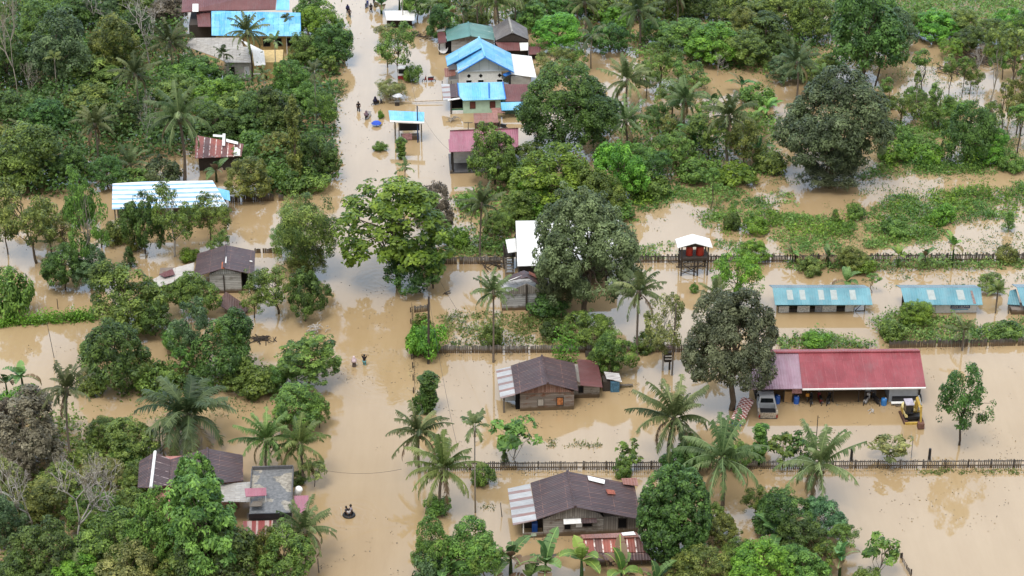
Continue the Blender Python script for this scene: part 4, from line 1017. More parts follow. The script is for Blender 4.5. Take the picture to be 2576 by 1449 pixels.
for k in range(7): h.post('post', M_BLACK, w * k / 6, .09, 1.5, .045)
MB().tube([(w * .89, .1, .05), (w, .1, 1.3)], .04, 4).tube([(w * .89, .1, .03), (w, .1, .03)], .05, 4).build('rail', M_BLACK, h.t)
h = stall('teal-roofed stall with two skylights and a white banner wall with blue lettering', (2270, 789), (2253, 2451.8, 716.6), (2265.9, 2467, 724.2), (2277, 2472, 766.6), None, [(2329, 2347), (2403, 2421)])
x1 = h.x(2457, 788); xm = h.x(2352, 788)
h.box('banner', M_WHITE, .2, xm - .02, .0, .05, .04, 1.0); h.box('banner', M_WHITE, xm + .02, x1, -.01, .04, .02, 1.05); h.box('back_wall', M_WOODD, .2, x1, 1.6, 1.7, -1, 1.6)
xa, xb = h.x(2390, 788), h.x(2439, 788)
bp_ = h.box('blue_sign', plain('sign_blue', (.015,.05,.16), .5, .4), xa, xb, -.05, -.012, .55, .98)
h.box('cyan_strip', plain('sign_cyan', (.12,.38,.55), .5, .4), xa + .1, xb - .15, -.045, -.012, .36, .46)
fc = bpy.data.curves.new('lettering', 'FONT'); fc.body = 'DZDS/ LIBURAN'; fc.size = .36; fc.extrude = .004; fc.align_x = 'CENTER'; fc.align_y = 'CENTER'
fo = bpy.data.objects.new('lettering', fc); COL.objects.link(fo); fo.parent = bp_
fo.location = ((xa + xb) / 2, -.058, .765); fo.rotation_euler = (math.pi / 2, 0, 0); fc.materials.append(M_WHITE)
fo.scale = ((xb - xa - .12) / 2.75, 1, 1)
bpy.context.view_layer.update()
fm = bpy.data.meshes.new_from_object(fo.evaluated_get(bpy.context.evaluated_depsgraph_get()))
lo_ = link('lettering', fm, M_WHITE, bp_); lo_.location, lo_.rotation_euler, lo_.scale = fo.location.copy(), fo.rotation_euler.copy(), fo.scale.copy()
bpy.data.objects.remove(fo); lo_.name = 'lettering'
h.roof([(2441, 731, 2.3), (2449, 764, 1.53), (2456, 764, 1.53), (2446, 731, 2.3)], plain('rust_stain', (.25,.18,.17), .8, .2, var=.5, scale=5), 'rust_stain', .02)
for k in range(4): h.post('post', M_STEEL, .2 + (x1 - .2) * k / 3, .1, 1.5, .04)
h = stall('teal-roofed stall cut by the right edge, with a tilted teal sheet beside it', (2558, 792), (2545, 2680, 715), (2558, 2690, 723), (2573, 2700, 769), None, [])
h.roof([(2540, 731, 1.6), (2534, 765, .9), (2566, 767, .9), (2556, 727, 1.6)], R_TEAL, 'tilted_sheet')
h.box('wall', P_BROWN, -.6, 4.5, .05, 1.7, -1, .6)
h.post('post', M_WOOD, h.x(2534, 784), .3, .9, .05)

# --- long red workshop
h = House('workshop', 'long open workshop under a red tin roof with a faded lilac end', 'workshop', (1905, 1019), rad(1.5))
w = h.x(2308, 1008)
def rp(px, py, z): return (px, py, z)
h.roof([(2008.5, 886, 3.7), (2018.6, 977, 2.25), (2329, 973, 2.25), (2314.5, 884, 3.7)], R_RED)
h.roof([(1896, 888, 3.65), (1885, 979.5, 2.2), (2018.3, 977.2, 2.2), (2008.2, 886.2, 3.65)], R_LILAC, 'faded_roof')
h.roof([(1900, 879, 3.1), (1896, 887, 3.7), (2315, 883, 3.75), (2309, 877, 3.1)], roofing('roof_red_rear', (.30,.085,.095), (.36,.11,.12), 'x', 1, 9), 'rear_roof')
MB().tube([h.L(1896, 887.3, 3.72), h.L(2314.5, 883.3, 3.77)], .12, 6).build('ridge_cap', R_RED, h.t)
MB().slab([h.L(2019, 977.5, 2.24), h.L(2019, 979.5, 2.2), h.L(2329, 975.8, 2.2), h.L(2329, 973.5, 2.24)], .12).build('gutter', M_WHITE, h.t)
h.box('back_wall', M_WOODD, 0, w, 5.6, 5.7, -1, 2.9); h.box('end_wall', M_WOODD, -.05, .05, 1.2, 5.6, -1, 2.6)
xa, xb = h.x(2237, 1010), h.x(2307, 1008)
ya = h.L(2237, 1011)[1]
h.box('white_wall', M_LBLUE, xa, xb, ya, ya + .1, -1, 2.2); h.box('white_side_wall', M_LBLUE, xa - .1, xa, ya, 5.5, -1, 2.2)
h.post('post', M_WOODD, xb + .1, ya, 2.2, .1)
for px_ in (1972, 1994, 2032, 2095, 2160): h.post('post', M_WOODD, h.x(px_, 1015), h.L(px_, 1013)[1] + .15, 2.2, .06)
pb = h.box('cabinet', plain('plywood', (.40,.25,.12), .8, .2), h.x(1971.5, 1012), h.x(1993, 1012), .5, 1.1, -.5, 1.25)
h.roof([(1993, 975, 2.05), (1992, 989, 1.35), (2017, 989.5, 1.35), (2016, 975, 2.05)], M_CLOTH, 'hanging_cloth', .03)
# --- water tower
h = House('water_tower', 'timber water tower with two red tanks under a small white gable roof', 'water tower', (1712.9, 694), rad(3))
w = h.x(1752, 697)
h.roof([(1748.8, 611.8, 4.3), (1741.5, 588.4, 4.3), (1698.3, 601.4, 3.6), (1705, 623.8, 3.6)], R_WHITE)
h.roof([(1748.8, 611.8, 4.3), (1793, 623.3, 3.6), (1785.3, 599.8, 3.6), (1741.5, 588.4, 4.3)], R_WHITE)
wd = h.x(1780, 697)
for x_, y_ in ((0, 0), (1.45, -.15), (1.85, -.1), (wd, 0), (0, 2.0), (wd, 2.0)): h.post('post', M_WOODD, x_, y_, 3.6 if y_ in (0, 2.0) else 2.3, .075)
h.box('platform', M_WOODD, -.1, wd + .1, -.1, 2.1, 2.0, 2.25)
h.gable('gable_panel', M_WOODD, [(-.1, 3.6), (wd + .1, 3.6), (wd * .52, 4.15)], .05, .08)
br = MB()
for a_, b_ in (((0, 0, .2), (wd, 0, 1.7)), ((0, 0, 1.6), (1.8, 0, .3)), ((0, 2, .3), (wd, 2, 1.6)), ((0, 0, .9), (0, 2, 1.6)), ((-.6, -.1, 1.15), (wd - .2, -.05, 1.15)), ((-.6, .1, 1.2), (wd, .1, 1.15)), ((0, 0, .5), (1.8, .0, .55))): br.tube([a_, b_], .05, 5)
br.build('brace', M_WOODD, h.t)
for k, x_ in enumerate((.95, 2.15)):
    r = .40 if k == 0 else .46
    q = House('water_tank', ('smaller' if k == 0 else 'larger') + ' red plastic water tank on the timber tower', 'tank', (1712.9, 694), rad(3), 'red water tanks on the timber tower')
    MB().lathe([(r * .96, 2.26), (r, 2.35), (r * .97, 2.6), (r, 2.65), (r * .97, 2.95), (r, 3.0), (r * .98, 3.25), (r * .75, 3.42), (r * .3, 3.48)], x_, .75, 18).build('tank_body', M_REDP, q.t, True)
    MB().lathe([(r * .34, 3.46), (r * .34, 3.55), (r * .1, 3.57)], x_, .75, 12).build('lid', M_REDP, q.t)

# --- house at the lower left: brown double roof, concrete deck, pink canopies
h = House('village_house', 'house with a dark brown double gable roof, half hidden by a big leafy tree', 'house', (375, 1296))
h.roof([(379.6, 1227, 3.8), (390.4, 1136.7, 3.8), (350, 1160, 3.1), (346, 1226, 3.1)], R_BROWN)
h.roof([(379.6, 1227, 3.8), (423.6, 1220, 3.2), (429.4, 1155.3, 3.2), (390.4, 1136.7, 3.8)], roofing('roof_brown_lined', (.075,.045,.047), (.09,.055,.056), 'y', 1.15, 40, seam=(.45,.36,.34), seam_w=.09), 'roof')
h.roof([(520.2, 1206, 4.0), (521.2, 1128, 4.0), (430, 1155.3, 3.18), (424.2, 1222, 3.18)], R_BROWN)
h.roof([(520.2, 1206, 4.0), (560, 1214, 3.6), (612, 1209, 3.1), (611, 1144.5, 3.1), (521.2, 1128, 4.0)], R_BROWN)
h.ridge((520.2, 1206, 4.0), (521.2, 1128, 4.0), R_BROWN, .14); h.ridge((379.6, 1227, 3.82), (390.4, 1136.7, 3.82), M_WHITE, .15)
h.box('wall', M_PINKW, .0, 8.4, .6, 5.5, -1, 3.0)
h.box('front_room', M_PINKW, .6, 2.2, -1.6, .59, -1, 2.5)
h.box('window_wall', M_WHITE, 2.62, 5.0, -2.4, .58, -1, 2.5); h.window(3.8, 1.5, .8, 1.0, -2.4, M_WOOD)
h = House('concrete_house', 'flat-roofed house with a stained grey concrete deck and pink tin canopies', 'house', (632, 1366))
w = h.x(735, 1364)
h.box('wall', M_GREYW, .1, w - .1, .1, 7.2, -1, 3.0)
gd = N('stained_deck'); co = gd.coord()
f1 = gd.noise(co, .55, 3, .5); f2 = gd.noise(co, 3.2, 6, .7); xx = gd.sep(co)
edge = gd.math('MULTIPLY_ADD', gd.math('ABSOLUTE', gd.math('SUBTRACT', xx[0], w * .42)), .09, f1)
cc = gd.mix(gd.ramp(edge, [(.60, 0.0), (.63, 1.0)]), gd.ramp(f2, [(.3, (.085,.09,.095)), (.7, (.20,.205,.215))]), gd.ramp(f2, [(.35, (.16,.145,.12)), (.65, (.36,.335,.29))]))
gd.done(gd.bsdf(cc, .8, .3))
MB().box(0, w, 0, 7.4, 3.01, 3.2).build('deck', MATS['stained_deck'], h.t)
pw = MB(); pw.box(-.05, w + .05, 7.4, 7.55, 3.0, 3.55).box(w, w + .12, -.05, 7.4, 3.0, 3.5).box(-.12, 0, 4.2, 7.4, 3.0, 3.4); pw.build('parapet', plain('dark_concrete', (.11,.11,.115), .85, .2), h.t)
MB().box(-.05, w + .1, -.12, -.01, 2.6, 3.25).build('deck_edge', M_BLACK, h.t)
h.roof([(539, 1219, 3.1), (552, 1262, 2.7), (631, 1262, 2.8), (640, 1211, 3.2)], R_GREYT, 'grey_roof')
h.roof([(615, 1228.5, 4.2), (618, 1249, 3.9), (670.6, 1246, 3.9), (669.6, 1226.6, 4.2)], R_PINK, 'canopy')
for px_, py_ in ((620, 1249), (668, 1247)): a_ = h.L(px_, py_, 3.9); MB().box(a_[0] - .03, a_[0] + .03, a_[1] + .05, a_[1] + .11, 3.2, 3.88).build('post', M_WHITE, h.t)
h.roof([(740, 1247, 3.0), (738.5, 1287, 2.7), (775, 1298, 2.4), (776, 1246, 2.8)], R_PINK, 'side_canopy')
sp = MB(); cx, cy = h.L(645, 1275, 3.2)[:2]
for k in range(9):
    sp.box(cx - .5 + .02 * k, cx + .5, cy - .9 + .2 * k, cy - .74 + .2 * k, 3.25 + .07 * (8 - k), 3.3 + .07 * (8 - k))
sp.tube([(cx - .55, cy - .9, 3.9), (cx - .55, cy + 1.0, 3.5)], .05, 5).tube([(cx + .55, cy - .9, 3.9), (cx + .55, cy + 1.0, 3.5)], .05, 5)
sp.build('stairs', M_WOOD, h.t)
h.roof([(611, 1311, 2.6), (613, 1350, 2.1), (682, 1347, 2.1), (687.2, 1309, 2.6)], R_RUSTR, 'rusty_roof')
h.box('rail', M_WHITE, -.4, .5, -1.0, -.95, 2.02, 2.1)
h.box('porch_wall', M_WOODD, -.5, 2.2, -.35, -.25, -1, 2.2)
q = House('water_tank', 'small white water tank leaning beside the concrete deck', 'tank', (748, 1290))
o_ = MB().lathe([(.3, 0), (.36, .06), (.36, .85), (.3, .95), (.1, 1.0)], n=14).build('tank_body', M_WHITE, q.t, True); o_.location = (0, .2, 1.9); o_.rotation_euler = (.25, .35, 0)
MB().tube([(-.1, .2, -1), (-.05, .2, 1.95)], .07, 6).tube([(.35, .5, -1), (.3, .4, 2.0)], .05, 6).build('stand', M_STEEL, q.t)
# ---------------------------------------------------------------- fences, poles, cables
def fence(name, label, A, B, z, bw, gap, mat, rails=(), zvar=.12, lean=.03, post=2.6, seed=1, postm=None, low=-.5):
    rng = random.Random(seed)
    a, b = U(*A), U(*B); Lx = (b - a).length; ang = math.atan2((b - a).y, (b - a).x)
    t = thing(name, label, 'fence', a, ang)
    mb = MB(); x = 0
    while x < Lx:
        zz = z * (1 + rng.uniform(-zvar, zvar)); l = rng.uniform(-lean, lean); w = bw * rng.uniform(.8, 1.15); y = rng.uniform(-.015, .015)
        if rng.random() > .07:
            mb.add([(x, y-.012, low), (x+w, y-.012, low), (x+w+l, y-.012, zz), (x+l, y-.012, zz), (x, y+.012, low), (x+w, y+.012, low), (x+w+l, y+.012, zz), (x+l, y+.012, zz)],
                   [(0,1,2,3), (7,6,5,4), (0,3,7,4), (1,5,6,2), (3,2,6,7)])
        x += w + gap
    mb.build('boards', mat, t)
    for k, (rz_, m_) in enumerate(rails):
        MB().box(0, Lx, .03, .08, rz_ - .05, rz_ + .05).build('rail', m_, t)
    k = 0; x = .1
    while x < Lx:
        MB().box(x - .06, x + .06, .085, .2, -1, z * .97).build('post', postm or M_WOODD, t); x += post
    return t
F_GREY = planks('fence_grey', (.07,.065,.058), (.36,.345,.32), h=.21, axis='x', stain=(.06,.055,.045))
F_DARK = planks('fence_dark', (.035,.033,.03), (.17,.155,.14), h=.19, axis='x', stain=(.03,.03,.025))
F_PICK = planks('fence_picket', (.025,.023,.022), (.36,.335,.31), h=.19, axis='x', stain=(.035,.03,.028))
M_RRED = plain('rail_red', (.35,.07,.04), .7, .3, var=.5); M_RBLUE = plain('rail_blue', (.06,.13,.33), .7, .3, var=.5)
fence('plank_fence', 'weathered grey plank fence behind the brown awning house, running to the mango by the workshop', (1062, 889), (1745, 886), .92, .2, .025, F_GREY, ((.35, M_WOODD),), seed=2)
fence('plank_fence', 'dark plank fence behind the red workshop roof, running out of the photo on the right', (2236, 876), (2600, 869), .85, .2, .02, F_DARK, (), seed=3)
fence('plank_fence', 'mossy plank fence between the road trees and the stilt house stairs', (1078, 665), (1272, 664), .95, .22, .02, F_GREY, ((.8, M_WOODD),), seed=4)
fence('plank_fence', 'dark stick fence between the weedy field and the stalls yard, past the water tower', (1598, 661), (2600, 656), .95, .14, .04, F_DARK, ((.75, M_WOODD), (.2, M_WOODD)), seed=5, zvar=.2)
fence('picket_fence', 'long picket fence with scraps of red and blue, above the largest house', (1066, 1184), (2600, 1177), .95, .105, .085, F_PICK, ((.78, M_WOODD), (.30, M_WOODD)), seed=6, zvar=.1, lean=.02, post=2.2)
fence('plank_fence', 'short mossy plank fence at the right end of the blue striped house', (576, 509), (712, 505), .85, .2, .02, F_DARK, (), seed=7)
fence('plank_fence', 'short mossy fence behind the pale plank house on the left bank', (640, 637), (706, 636), .6, .2, .02, F_DARK, (), seed=8)
fence('plank_fence', 'overgrown dark fence along the right edge of the road', (1039, 905), (1036, 772), .6, .16, .02, F_DARK, (), seed=9)
fence('yard_gate', 'small grey board gate at the road corner by the tall pole', (1042, 787), (1076, 783), .8, .1, .03, F_GREY, ((.6, M_WOODD),), seed=10, post=1.4)['category'] = 'gate'
fence('stick_fence', 'bent row of dark sticks curving down at the lower right corner', (2264, 1402), (2292, 1452), .55, .08, .1, M_WOODD, (), seed=11, zvar=.3, lean=.1)
fence('stick_fence', 'straggling dark sticks and creeper along the road by the awning house', (1044, 990), (1041, 905), .7, .07, .35, M_WOODD, (), seed=12, zvar=.4, lean=.15)

def pole(label, A, top, r=.09, mat=None, name='utility_pole', cat='pole', lean=(0, 0), bar=None, group=None):
    s, hh, d = scl(A[1]); H = (A[1] - top) / hh
    t = thing(name, label, cat, U(*A), 0, group)
    MB().tube([(0, 0, -1), (lean[0] / s, lean[1], H)], [r, r * .75], 8).build('shaft', mat or M_WOODD, t)
    if bar: MB().box(lean[0]/s - bar, lean[0]/s + bar, -.05, .05, H * .9, H * .9 + .09).build('crossarm', M_WOOD, t)
    return t, Vector(U(*A)) + Vector((lean[0] / s, lean[1], H))
_, p1 = pole('tall wooden pole with a darker top at the road corner, beside the grey gate', (1077, 915), 748, .15, plain('pole_wood', (.07,.058,.05), .85, .2, scale=.5), lean=(5, 0))
_, p2 = pole('tall thin pole in front of the plank fence, left of the workshop mango', (1690, 944), 766, .10, plain('pole_wood2', (.13,.11,.095), .85, .2, scale=.5), lean=(4, 0))
_, p3 = pole('dark leaning pole beside the sea almond tree by the road', (1091, 725), 665, .10, lean=(-5, 0))
_, p4 = pole('dark blue pole rising through the roadside kiosk roof', (1051.4, 358), 267, .10, plain('pole_blue', (.02,.05,.13), .5, .4))
_, p5 = pole('slim dark pole between the red workshop and the front picket fence', (2053, 1110), 1046, .05)
pole('thin grey lamp post with a white head behind the picket fence', (2292, 1153), 1100, .045, M_STEEL, 'lamp_post', 'lamp post')
pole('slender leaning bamboo pole in the bright water by the green hedge', (138, 900), 812, .04, M_WOOD, 'bamboo_pole', 'pole', lean=(-10, 0))
pole('bare stick with a short crossbar behind the pink roof', (1178, 332), 307, .06, M_WOODD, 'wooden_post', 'post', bar=.55)
pole('charred stump post behind the fence, left of the leafy bush', (2141, 1160), 1128, .17, M_BLACK, 'stump_post', 'post')
pole('charred stump post with a knob behind the fence, right of the lamp post', (2337, 1160), 1129, .17, M_BLACK, 'stump_post', 'post')
pole('short stick in the water above the green hedge', (146, 777), 752, .05, M_WOODD, 'wooden_post', 'post')
pole('stick standing in open water right of the thin sapling on the left', (424, 905), 882, .05, M_WOODD, 'wooden_post', 'post')
pole('leaning post stub at the lower left edge of the road', (803, 1440), 1405, .06, M_WOOD, 'wooden_post', 'post', lean=(-2, 0))
pole('leaning post at the left side of the largest house', (1265, 1300), 1265, .05, M_WOODD, 'wooden_post', 'post', lean=(-6, 0))
pole('thin pale trunk pole beside the flat white shack at the top', (1014, 66), -5, .07, BARK['pale'], 'bare_pole', 'pole')
def cable(label, a, b, sag, r=.014):
    pts = [a.lerp(b, i / 14) - Vector((0, 0, sag * 4 * (i / 14) * (1 - i / 14))) for i in range(15)]
    tag(MB().tube(pts, r, 4).build('cable', M_BLACK), label, 'cable')
cable('thin black cable running up the road from the corner pole to the dark leaning pole', p1, p3, .8)
cable('thin black cable from the corner pole towards the front palms', p1, U(1152, 1130, 5.5), .9)
cable('thin black cable sagging across the road at the level of the front palms', U(800, 1180, 4.6), U(1010, 1180, 3.2), .5, .017)
cable('thin black cable from the kiosk pole up the road verge', p4, U(1012, 66, 4.5), 1.2)
cable('thin black cable from the kiosk pole towards the pink house', p4, U(1134, 380, 2.9), .8)
cable('thin black cable from the leaning pole across the yard to the pole by the fence', p3, U(1240, 890, 5.0), 1.0)
o = MB().tube([U(978, 257, .25), U(1050, 255, .3), U(1114, 252.5, .35)], [.07, .09, .06], 6).build('bamboo_rail', plain('bamboo_pale', (.42,.34,.26), .7, .3, var=.3))
tag(o, 'long pale bamboo pole lying across the verge to the mint green house', 'pole')

# ---------------------------------------------------------------- people
SKIN = plain('brown_skin', (.20,.11,.07), .55, .35, var=.1); HAIR = plain('black_hair', (.012,.010,.009), .5, .4)
def cloth(name, c): return plain('cloth_' + name, c, .85, .15, var=.18, scale=8)
def skin_obj(name, verts, edges, radii, mat, parent, sub=1):
    me = bpy.data.meshes.new(name); me.from_pydata(verts, edges, []); me.update()
    o = link(name, me, mat, parent)
    o.modifiers.new('Skin', 'SKIN')
    if not me.skin_vertices: return o
    for i, r in enumerate(radii):
        sv = me.skin_vertices[0].data[i]; sv.radius = (r if hasattr(r, '__len__') else (r, r)); sv.use_root = (i == 0)
    o.modifiers.new('Sub', 'SUBSURF').levels = sub; o.modifiers['Sub'].render_levels = sub
    for m in o.modifiers: 
        if m.type == 'SKIN': m.use_smooth_shade = True
    return o
def person(label, A, H=1.62, wade=.55, face=0.0, pose='walk', top=None, low=None, hair=True, skirt=False, veil=None, group=None, sit=False, loc=None):
    """face: heading, 0 = away from the photo's viewpoint"""
    t = thing('person', label, 'person', loc if loc is not None else U(*A) , face, group)
    k = H / 1.65; z0 = -wade
    def P(x, y, z): return (x * k, y * k, z * k + z0)
    if sit:
        hip, kn, an = .28, (.42, .42), .05
        J = [P(0, 0, .28), P(0, .02, .50), P(0, .03, .72), P(0, .04, .80), P(0, .06, .92), P(0, .06, 1.02),
             P(-.17, .03, .72), P(-.24, .10, .50), P(-.18, .32, .44), P(.17, .03, .72), P(.24, .10, .50), P(.18, .32, .44),
             P(-.1, .0, .26), P(-.16, .36, .48), P(-.13, .40, .08), P(.1, .0, .26), P(.16, .36, .48), P(.13, .40, .08)]
    else:
        w = .16 if pose == 'walk' else .04
        up = pose == 'arms_up'
        J = [P(0, 0, .88), P(0, .0, 1.10), P(0, .01, 1.32), P(0, .015, 1.41), P(0, .03, 1.52), P(0, .03, 1.61),
             P(-.18, .01, 1.34), P(-.25, .0, 1.09) if not up else P(-.30, .05, 1.52), P(-.23, .12, .88) if not up else P(-.14, .06, 1.68),
             P(.18, .01, 1.34), P(.25, .0, 1.09) if not up else P(.30, .05, 1.52), P(.23, .14, .88) if not up else P(.12, .06, 1.68),
             P(-.09, 0, .84), P(-.10, .06 + w, .47), P(-.10, w, .06), P(.09, 0, .84), P(.10, .05 - w * .6, .47), P(.10, -w - .08, .07)]
        if pose == 'push':
            for i in (7, 8, 10, 11): J[i] = P((-.22 if i < 9 else .22), .26 if i in (7, 10) else .50, 1.12 if i in (7, 10) else 1.05)
    E = [(0,1),(1,2),(2,3),(3,4),(4,5),(2,6),(6,7),(7,8),(2,9),(9,10),(10,11),(0,12),(12,13),(13,14),(0,15),(15,16),(16,17)]
    Rr = [.13,.125,.13,.055,.095,.07,.065,.048,.036,.065,.048,.036,.095,.062,.042,.095,.062,.042]
    skin_obj('body', J, E, [r * k for r in Rr], SKIN, t)
    V = [Vector(j) for j in J]
    hd = V[4]
    if top:
        skin_obj('shirt', [J[0], J[1], J[2], tuple(V[2].lerp(V[3], .45)), J[6], tuple(V[6].lerp(V[7], .8)), J[9], tuple(V[9].lerp(V[10], .8))],
                 [(0,1),(1,2),(2,3),(2,4),(4,5),(2,6),(6,7)], [q * k for q in (.15,.145,.15,.075,.085,.066,.085,.066)], top, t)
    if low and not skirt:
        skin_obj('trousers', [tuple(V[0] + Vector((0, 0, .03))), J[12], J[13], tuple(V[13].lerp(V[14], .7)), J[15], J[16], tuple(V[16].lerp(V[17], .7))],
                 [(0,1),(1,2),(2,3),(0,4),(4,5),(5,6)], [q * k for q in (.15,.11,.082,.062,.11,.082,.062)], low, t)
    elif low:
        zz = V[0].z
        MB().lathe([(.27*k, zz - .80*k), (.24*k, zz - .5*k), (.19*k, zz - .1*k), (.15*k, zz + .12*k)], V[0].x, V[0].y, 12).build('skirt', low, t, True)
    if veil:
        MB().lathe([(.30*k, V[1].z - .14*k), (.28*k, V[1].z + .05*k), (.20*k, V[2].z), (.135*k, V[3].z + .03*k), (.15*k, hd.z), (.11*k, hd.z + .1*k), (.03*k, hd.z + .15*k)], hd.x * .5, hd.y * .6, 12).build('headscarf', veil, t, True)
    elif hair:
        MB().lathe([(.10*k, hd.z - .05*k), (.115*k, hd.z + .02*k), (.108*k, hd.z + .09*k), (.07*k, hd.z + .145*k), (.01*k, hd.z + .16*k)], hd.x, hd.y - .022*k, 12).build('hair', HAIR, t, True)
    MB().lathe([(.018*k, hd.z - .03*k), (.012*k, hd.z + .02*k)], hd.x, hd.y + .1*k, 6).build('nose', SKIN, t)
    return t
person('person in a long pale pink headscarf and dark skirt wading along the road', (891, 921.5), 1.58, .38, rad(8), 'walk', cloth('mauve', (.50,.36,.40)), cloth('brownish', (.10,.075,.065)), skirt=True, veil=cloth('pale_pink', (.62,.50,.54)))
person('person in a black top and teal trousers wading with both arms raised to the head', (917, 918.5), 1.66, .38, rad(-12), 'arms_up', cloth('black', (.014,.013,.016)), cloth('teal', (.10,.27,.29)))
person('person in black top and shorts walking alone along the flooded road above the blue umbrella', (902, 279.5), 1.7, .33, rad(190), 'walk', cloth('black', (.014,.013,.016)), cloth('black', (.014,.013,.016)))
person('person in blue top standing by the road edge at the top, behind the wading walker', (875, 33), 1.65, .3, rad(10), 'walk', cloth('blue', (.05,.07,.25)), cloth('dark', (.025,.023,.025)), veil=cloth('navy', (.02,.02,.05)))
person('person in dark brown walking at the top of the road, before the blue top', (879.7, 43), 1.62, .3, rad(0), 'walk', cloth('brown', (.09,.06,.05)), cloth('dark', (.025,.023,.025)))
person('person in black wading beside the motorbikes at the very top of the road', (933.5, 31), 1.68, .3, rad(20), 'walk', cloth('black', (.014,.013,.016)), cloth('dark', (.025,.023,.025)))
person('person in black pushing a motorbike beside the verge shrub', (944, 264), 1.62, .4, rad(-60), 'push', cloth('black', (.014,.013,.016)), cloth('greyish', (.07,.07,.08)), veil=cloth('navy', (.02,.02,.05)))
person('person in pink and white pushing a motorbike next to the blue umbrella', (922, 300), 1.62, .4, rad(25), 'push', cloth('rose', (.42,.22,.24)), cloth('dark', (.025,.023,.025)), veil=cloth('greyscarf', (.16,.12,.15)))
# three riding an inner-tube raft
rt_ = thing('raft', 'black inner tube raft carrying three people down the flooded road', 'raft', U(878, 1297))
rv = MB(); n1, n2 = 20, 8
vv, ff = [], []
for i in range(n1):
    a = 2 * math.pi * i / n1
    for j in range(n2):
        b = 2 * math.pi * j / n2; rr = .44 + .15 * math.cos(b)
        vv.append((rr * math.cos(a) * 1.05, rr * math.sin(a), .06 + .15 * math.sin(b)))
for i in range(n1):
    for j in range(n2): ff.append((i*n2+j, ((i+1) % n1)*n2+j, ((i+1) % n1)*n2+(j+1) % n2, i*n2+(j+1) % n2))
rv.add(vv, ff).build('tube', M_BLACK, rt_, True)
MB().box(-.42, .42, -.34, .34, .12, .16).build('deck', M_BLACK, rt_)
rp_ = U(878, 1297)
G3 = None
person('bigger person in grey sitting on the right of the raft', (0, 0), 1.68, -.02, rad(100), 'sit', cloth('lavender_grey', (.30,.28,.33)), cloth('dark', (.025,.023,.025)), sit=True, loc=rp_ + Vector((.22, .14, .06)))
person('small person in white sitting at the front of the raft', (0, 0), 1.25, -.05, rad(200), 'sit', cloth('white', (.55,.54,.55)), cloth('dark', (.025,.023,.025)), sit=True, loc=rp_ + Vector((.0, -.20, .06)))
person('person in dark grey on the left of the raft next to the white paddle', (0, 0), 1.45, -.03, rad(250), 'sit', cloth('greyish', (.07,.07,.08)), cloth('dark', (.025,.023,.025)), sit=True, loc=rp_ + Vector((-.28, .08, .06)))
pd = thing('paddle', 'white paddle upright at the left side of the raft', 'paddle', rp_ + Vector((-.66, -.1, 0)))
MB().tube([(0, 0, -.3), (-.06, 0, .95)], .025, 6).build('shaft', M_WHITE, pd); MB().box(-.07, .07, -.015, .015, -.55, -.28).build('blade', M_WHITE, pd)

# ---------------------------------------------------------------- vehicles
def motorbike(label, A, rz, colr, sink=.25, group=None, z=None):
    t = thing('motorbike', label, 'motorbike', U(*A), rz, group)
    z = -sink
    for x in (-.62, .62):
        w_ = MB()
        pts = [(x + .27 * math.cos(a), 0, .29 + z + .27 * math.sin(a)) for a in [2 * math.pi * i / 14 for i in range(15)]]
        w_.tube(pts, .05, 6); w_.build('wheel', M_BLACK, t)
    MB().prismx([(-.14, .42 + z), (.14, .42 + z), (.10, .78 + z), (-.10, .78 + z)], -.62, .15).add([], []).build('body', colr, t)
    MB().slab([(-.7, -.13, .88 + z), (.12, -.12, .84 + z), (.12, .12, .84 + z), (-.7, .13, .88 + z)], .1).build('seat', M_BLACK, t)
    MB().tube([(.62, 0, .3 + z), (.48, 0, .75 + z), (.40, 0, 1.02 + z)], .055, 6).prism([(.30, .45 + z), (.52, .5 + z), (.50, .98 + z), (.38, 1.0 + z)], -.16, .16).build('front_fairing', colr, t)
    MB().tube([(.36, -.34, 1.05 + z), (.42, 0, 1.02 + z), (.36, .34, 1.05 + z)], .025, 6).build('handlebar', M_BLACK, t)
    MB().lathe([(.02, .9 + z), (.09, .92 + z), (.09, 1.0 + z), (.03, 1.02 + z)], .5, 0, 8).build('headlight', M_WHITE, t)
    MB().tube([(-.1, -.15, .33 + z), (-.75, -.18, .42 + z)], .045, 6).build('exhaust', M_STEEL, t)
    return t
C_RED = plain('bike_red', (.16,.015,.02), .35, .5); C_BLK = plain('bike_black', (.02,.02,.024), .35, .5); C_WHT = plain('bike_white', (.55,.55,.56), .35, .5); C_BLU = plain('bike_blue', (.03,.05,.22), .35, .5)
motorbike('dark red motorbike standing in open water below the red food cart', (1079, 205), rad(185), C_RED, .2)
motorbike('black motorbike pushed by the person in black at the verge', (951, 262), rad(20), C_BLK, .3)
motorbike('white and red motorbike being pushed beside the blue umbrella', (926.5, 296), rad(70), C_WHT, .3)
motorbike('white motorbike at the very top of the road', (923, 17), rad(80), C_BLU, .2)
motorbike('black motorbike beside the person in black at the very top of the road', (942, 14), rad(100), C_BLK, .2)
motorbike('tilted dark motorbike under the rusty shack eaves by the pink roof', (1262, 322), rad(150), C_BLK, .25)

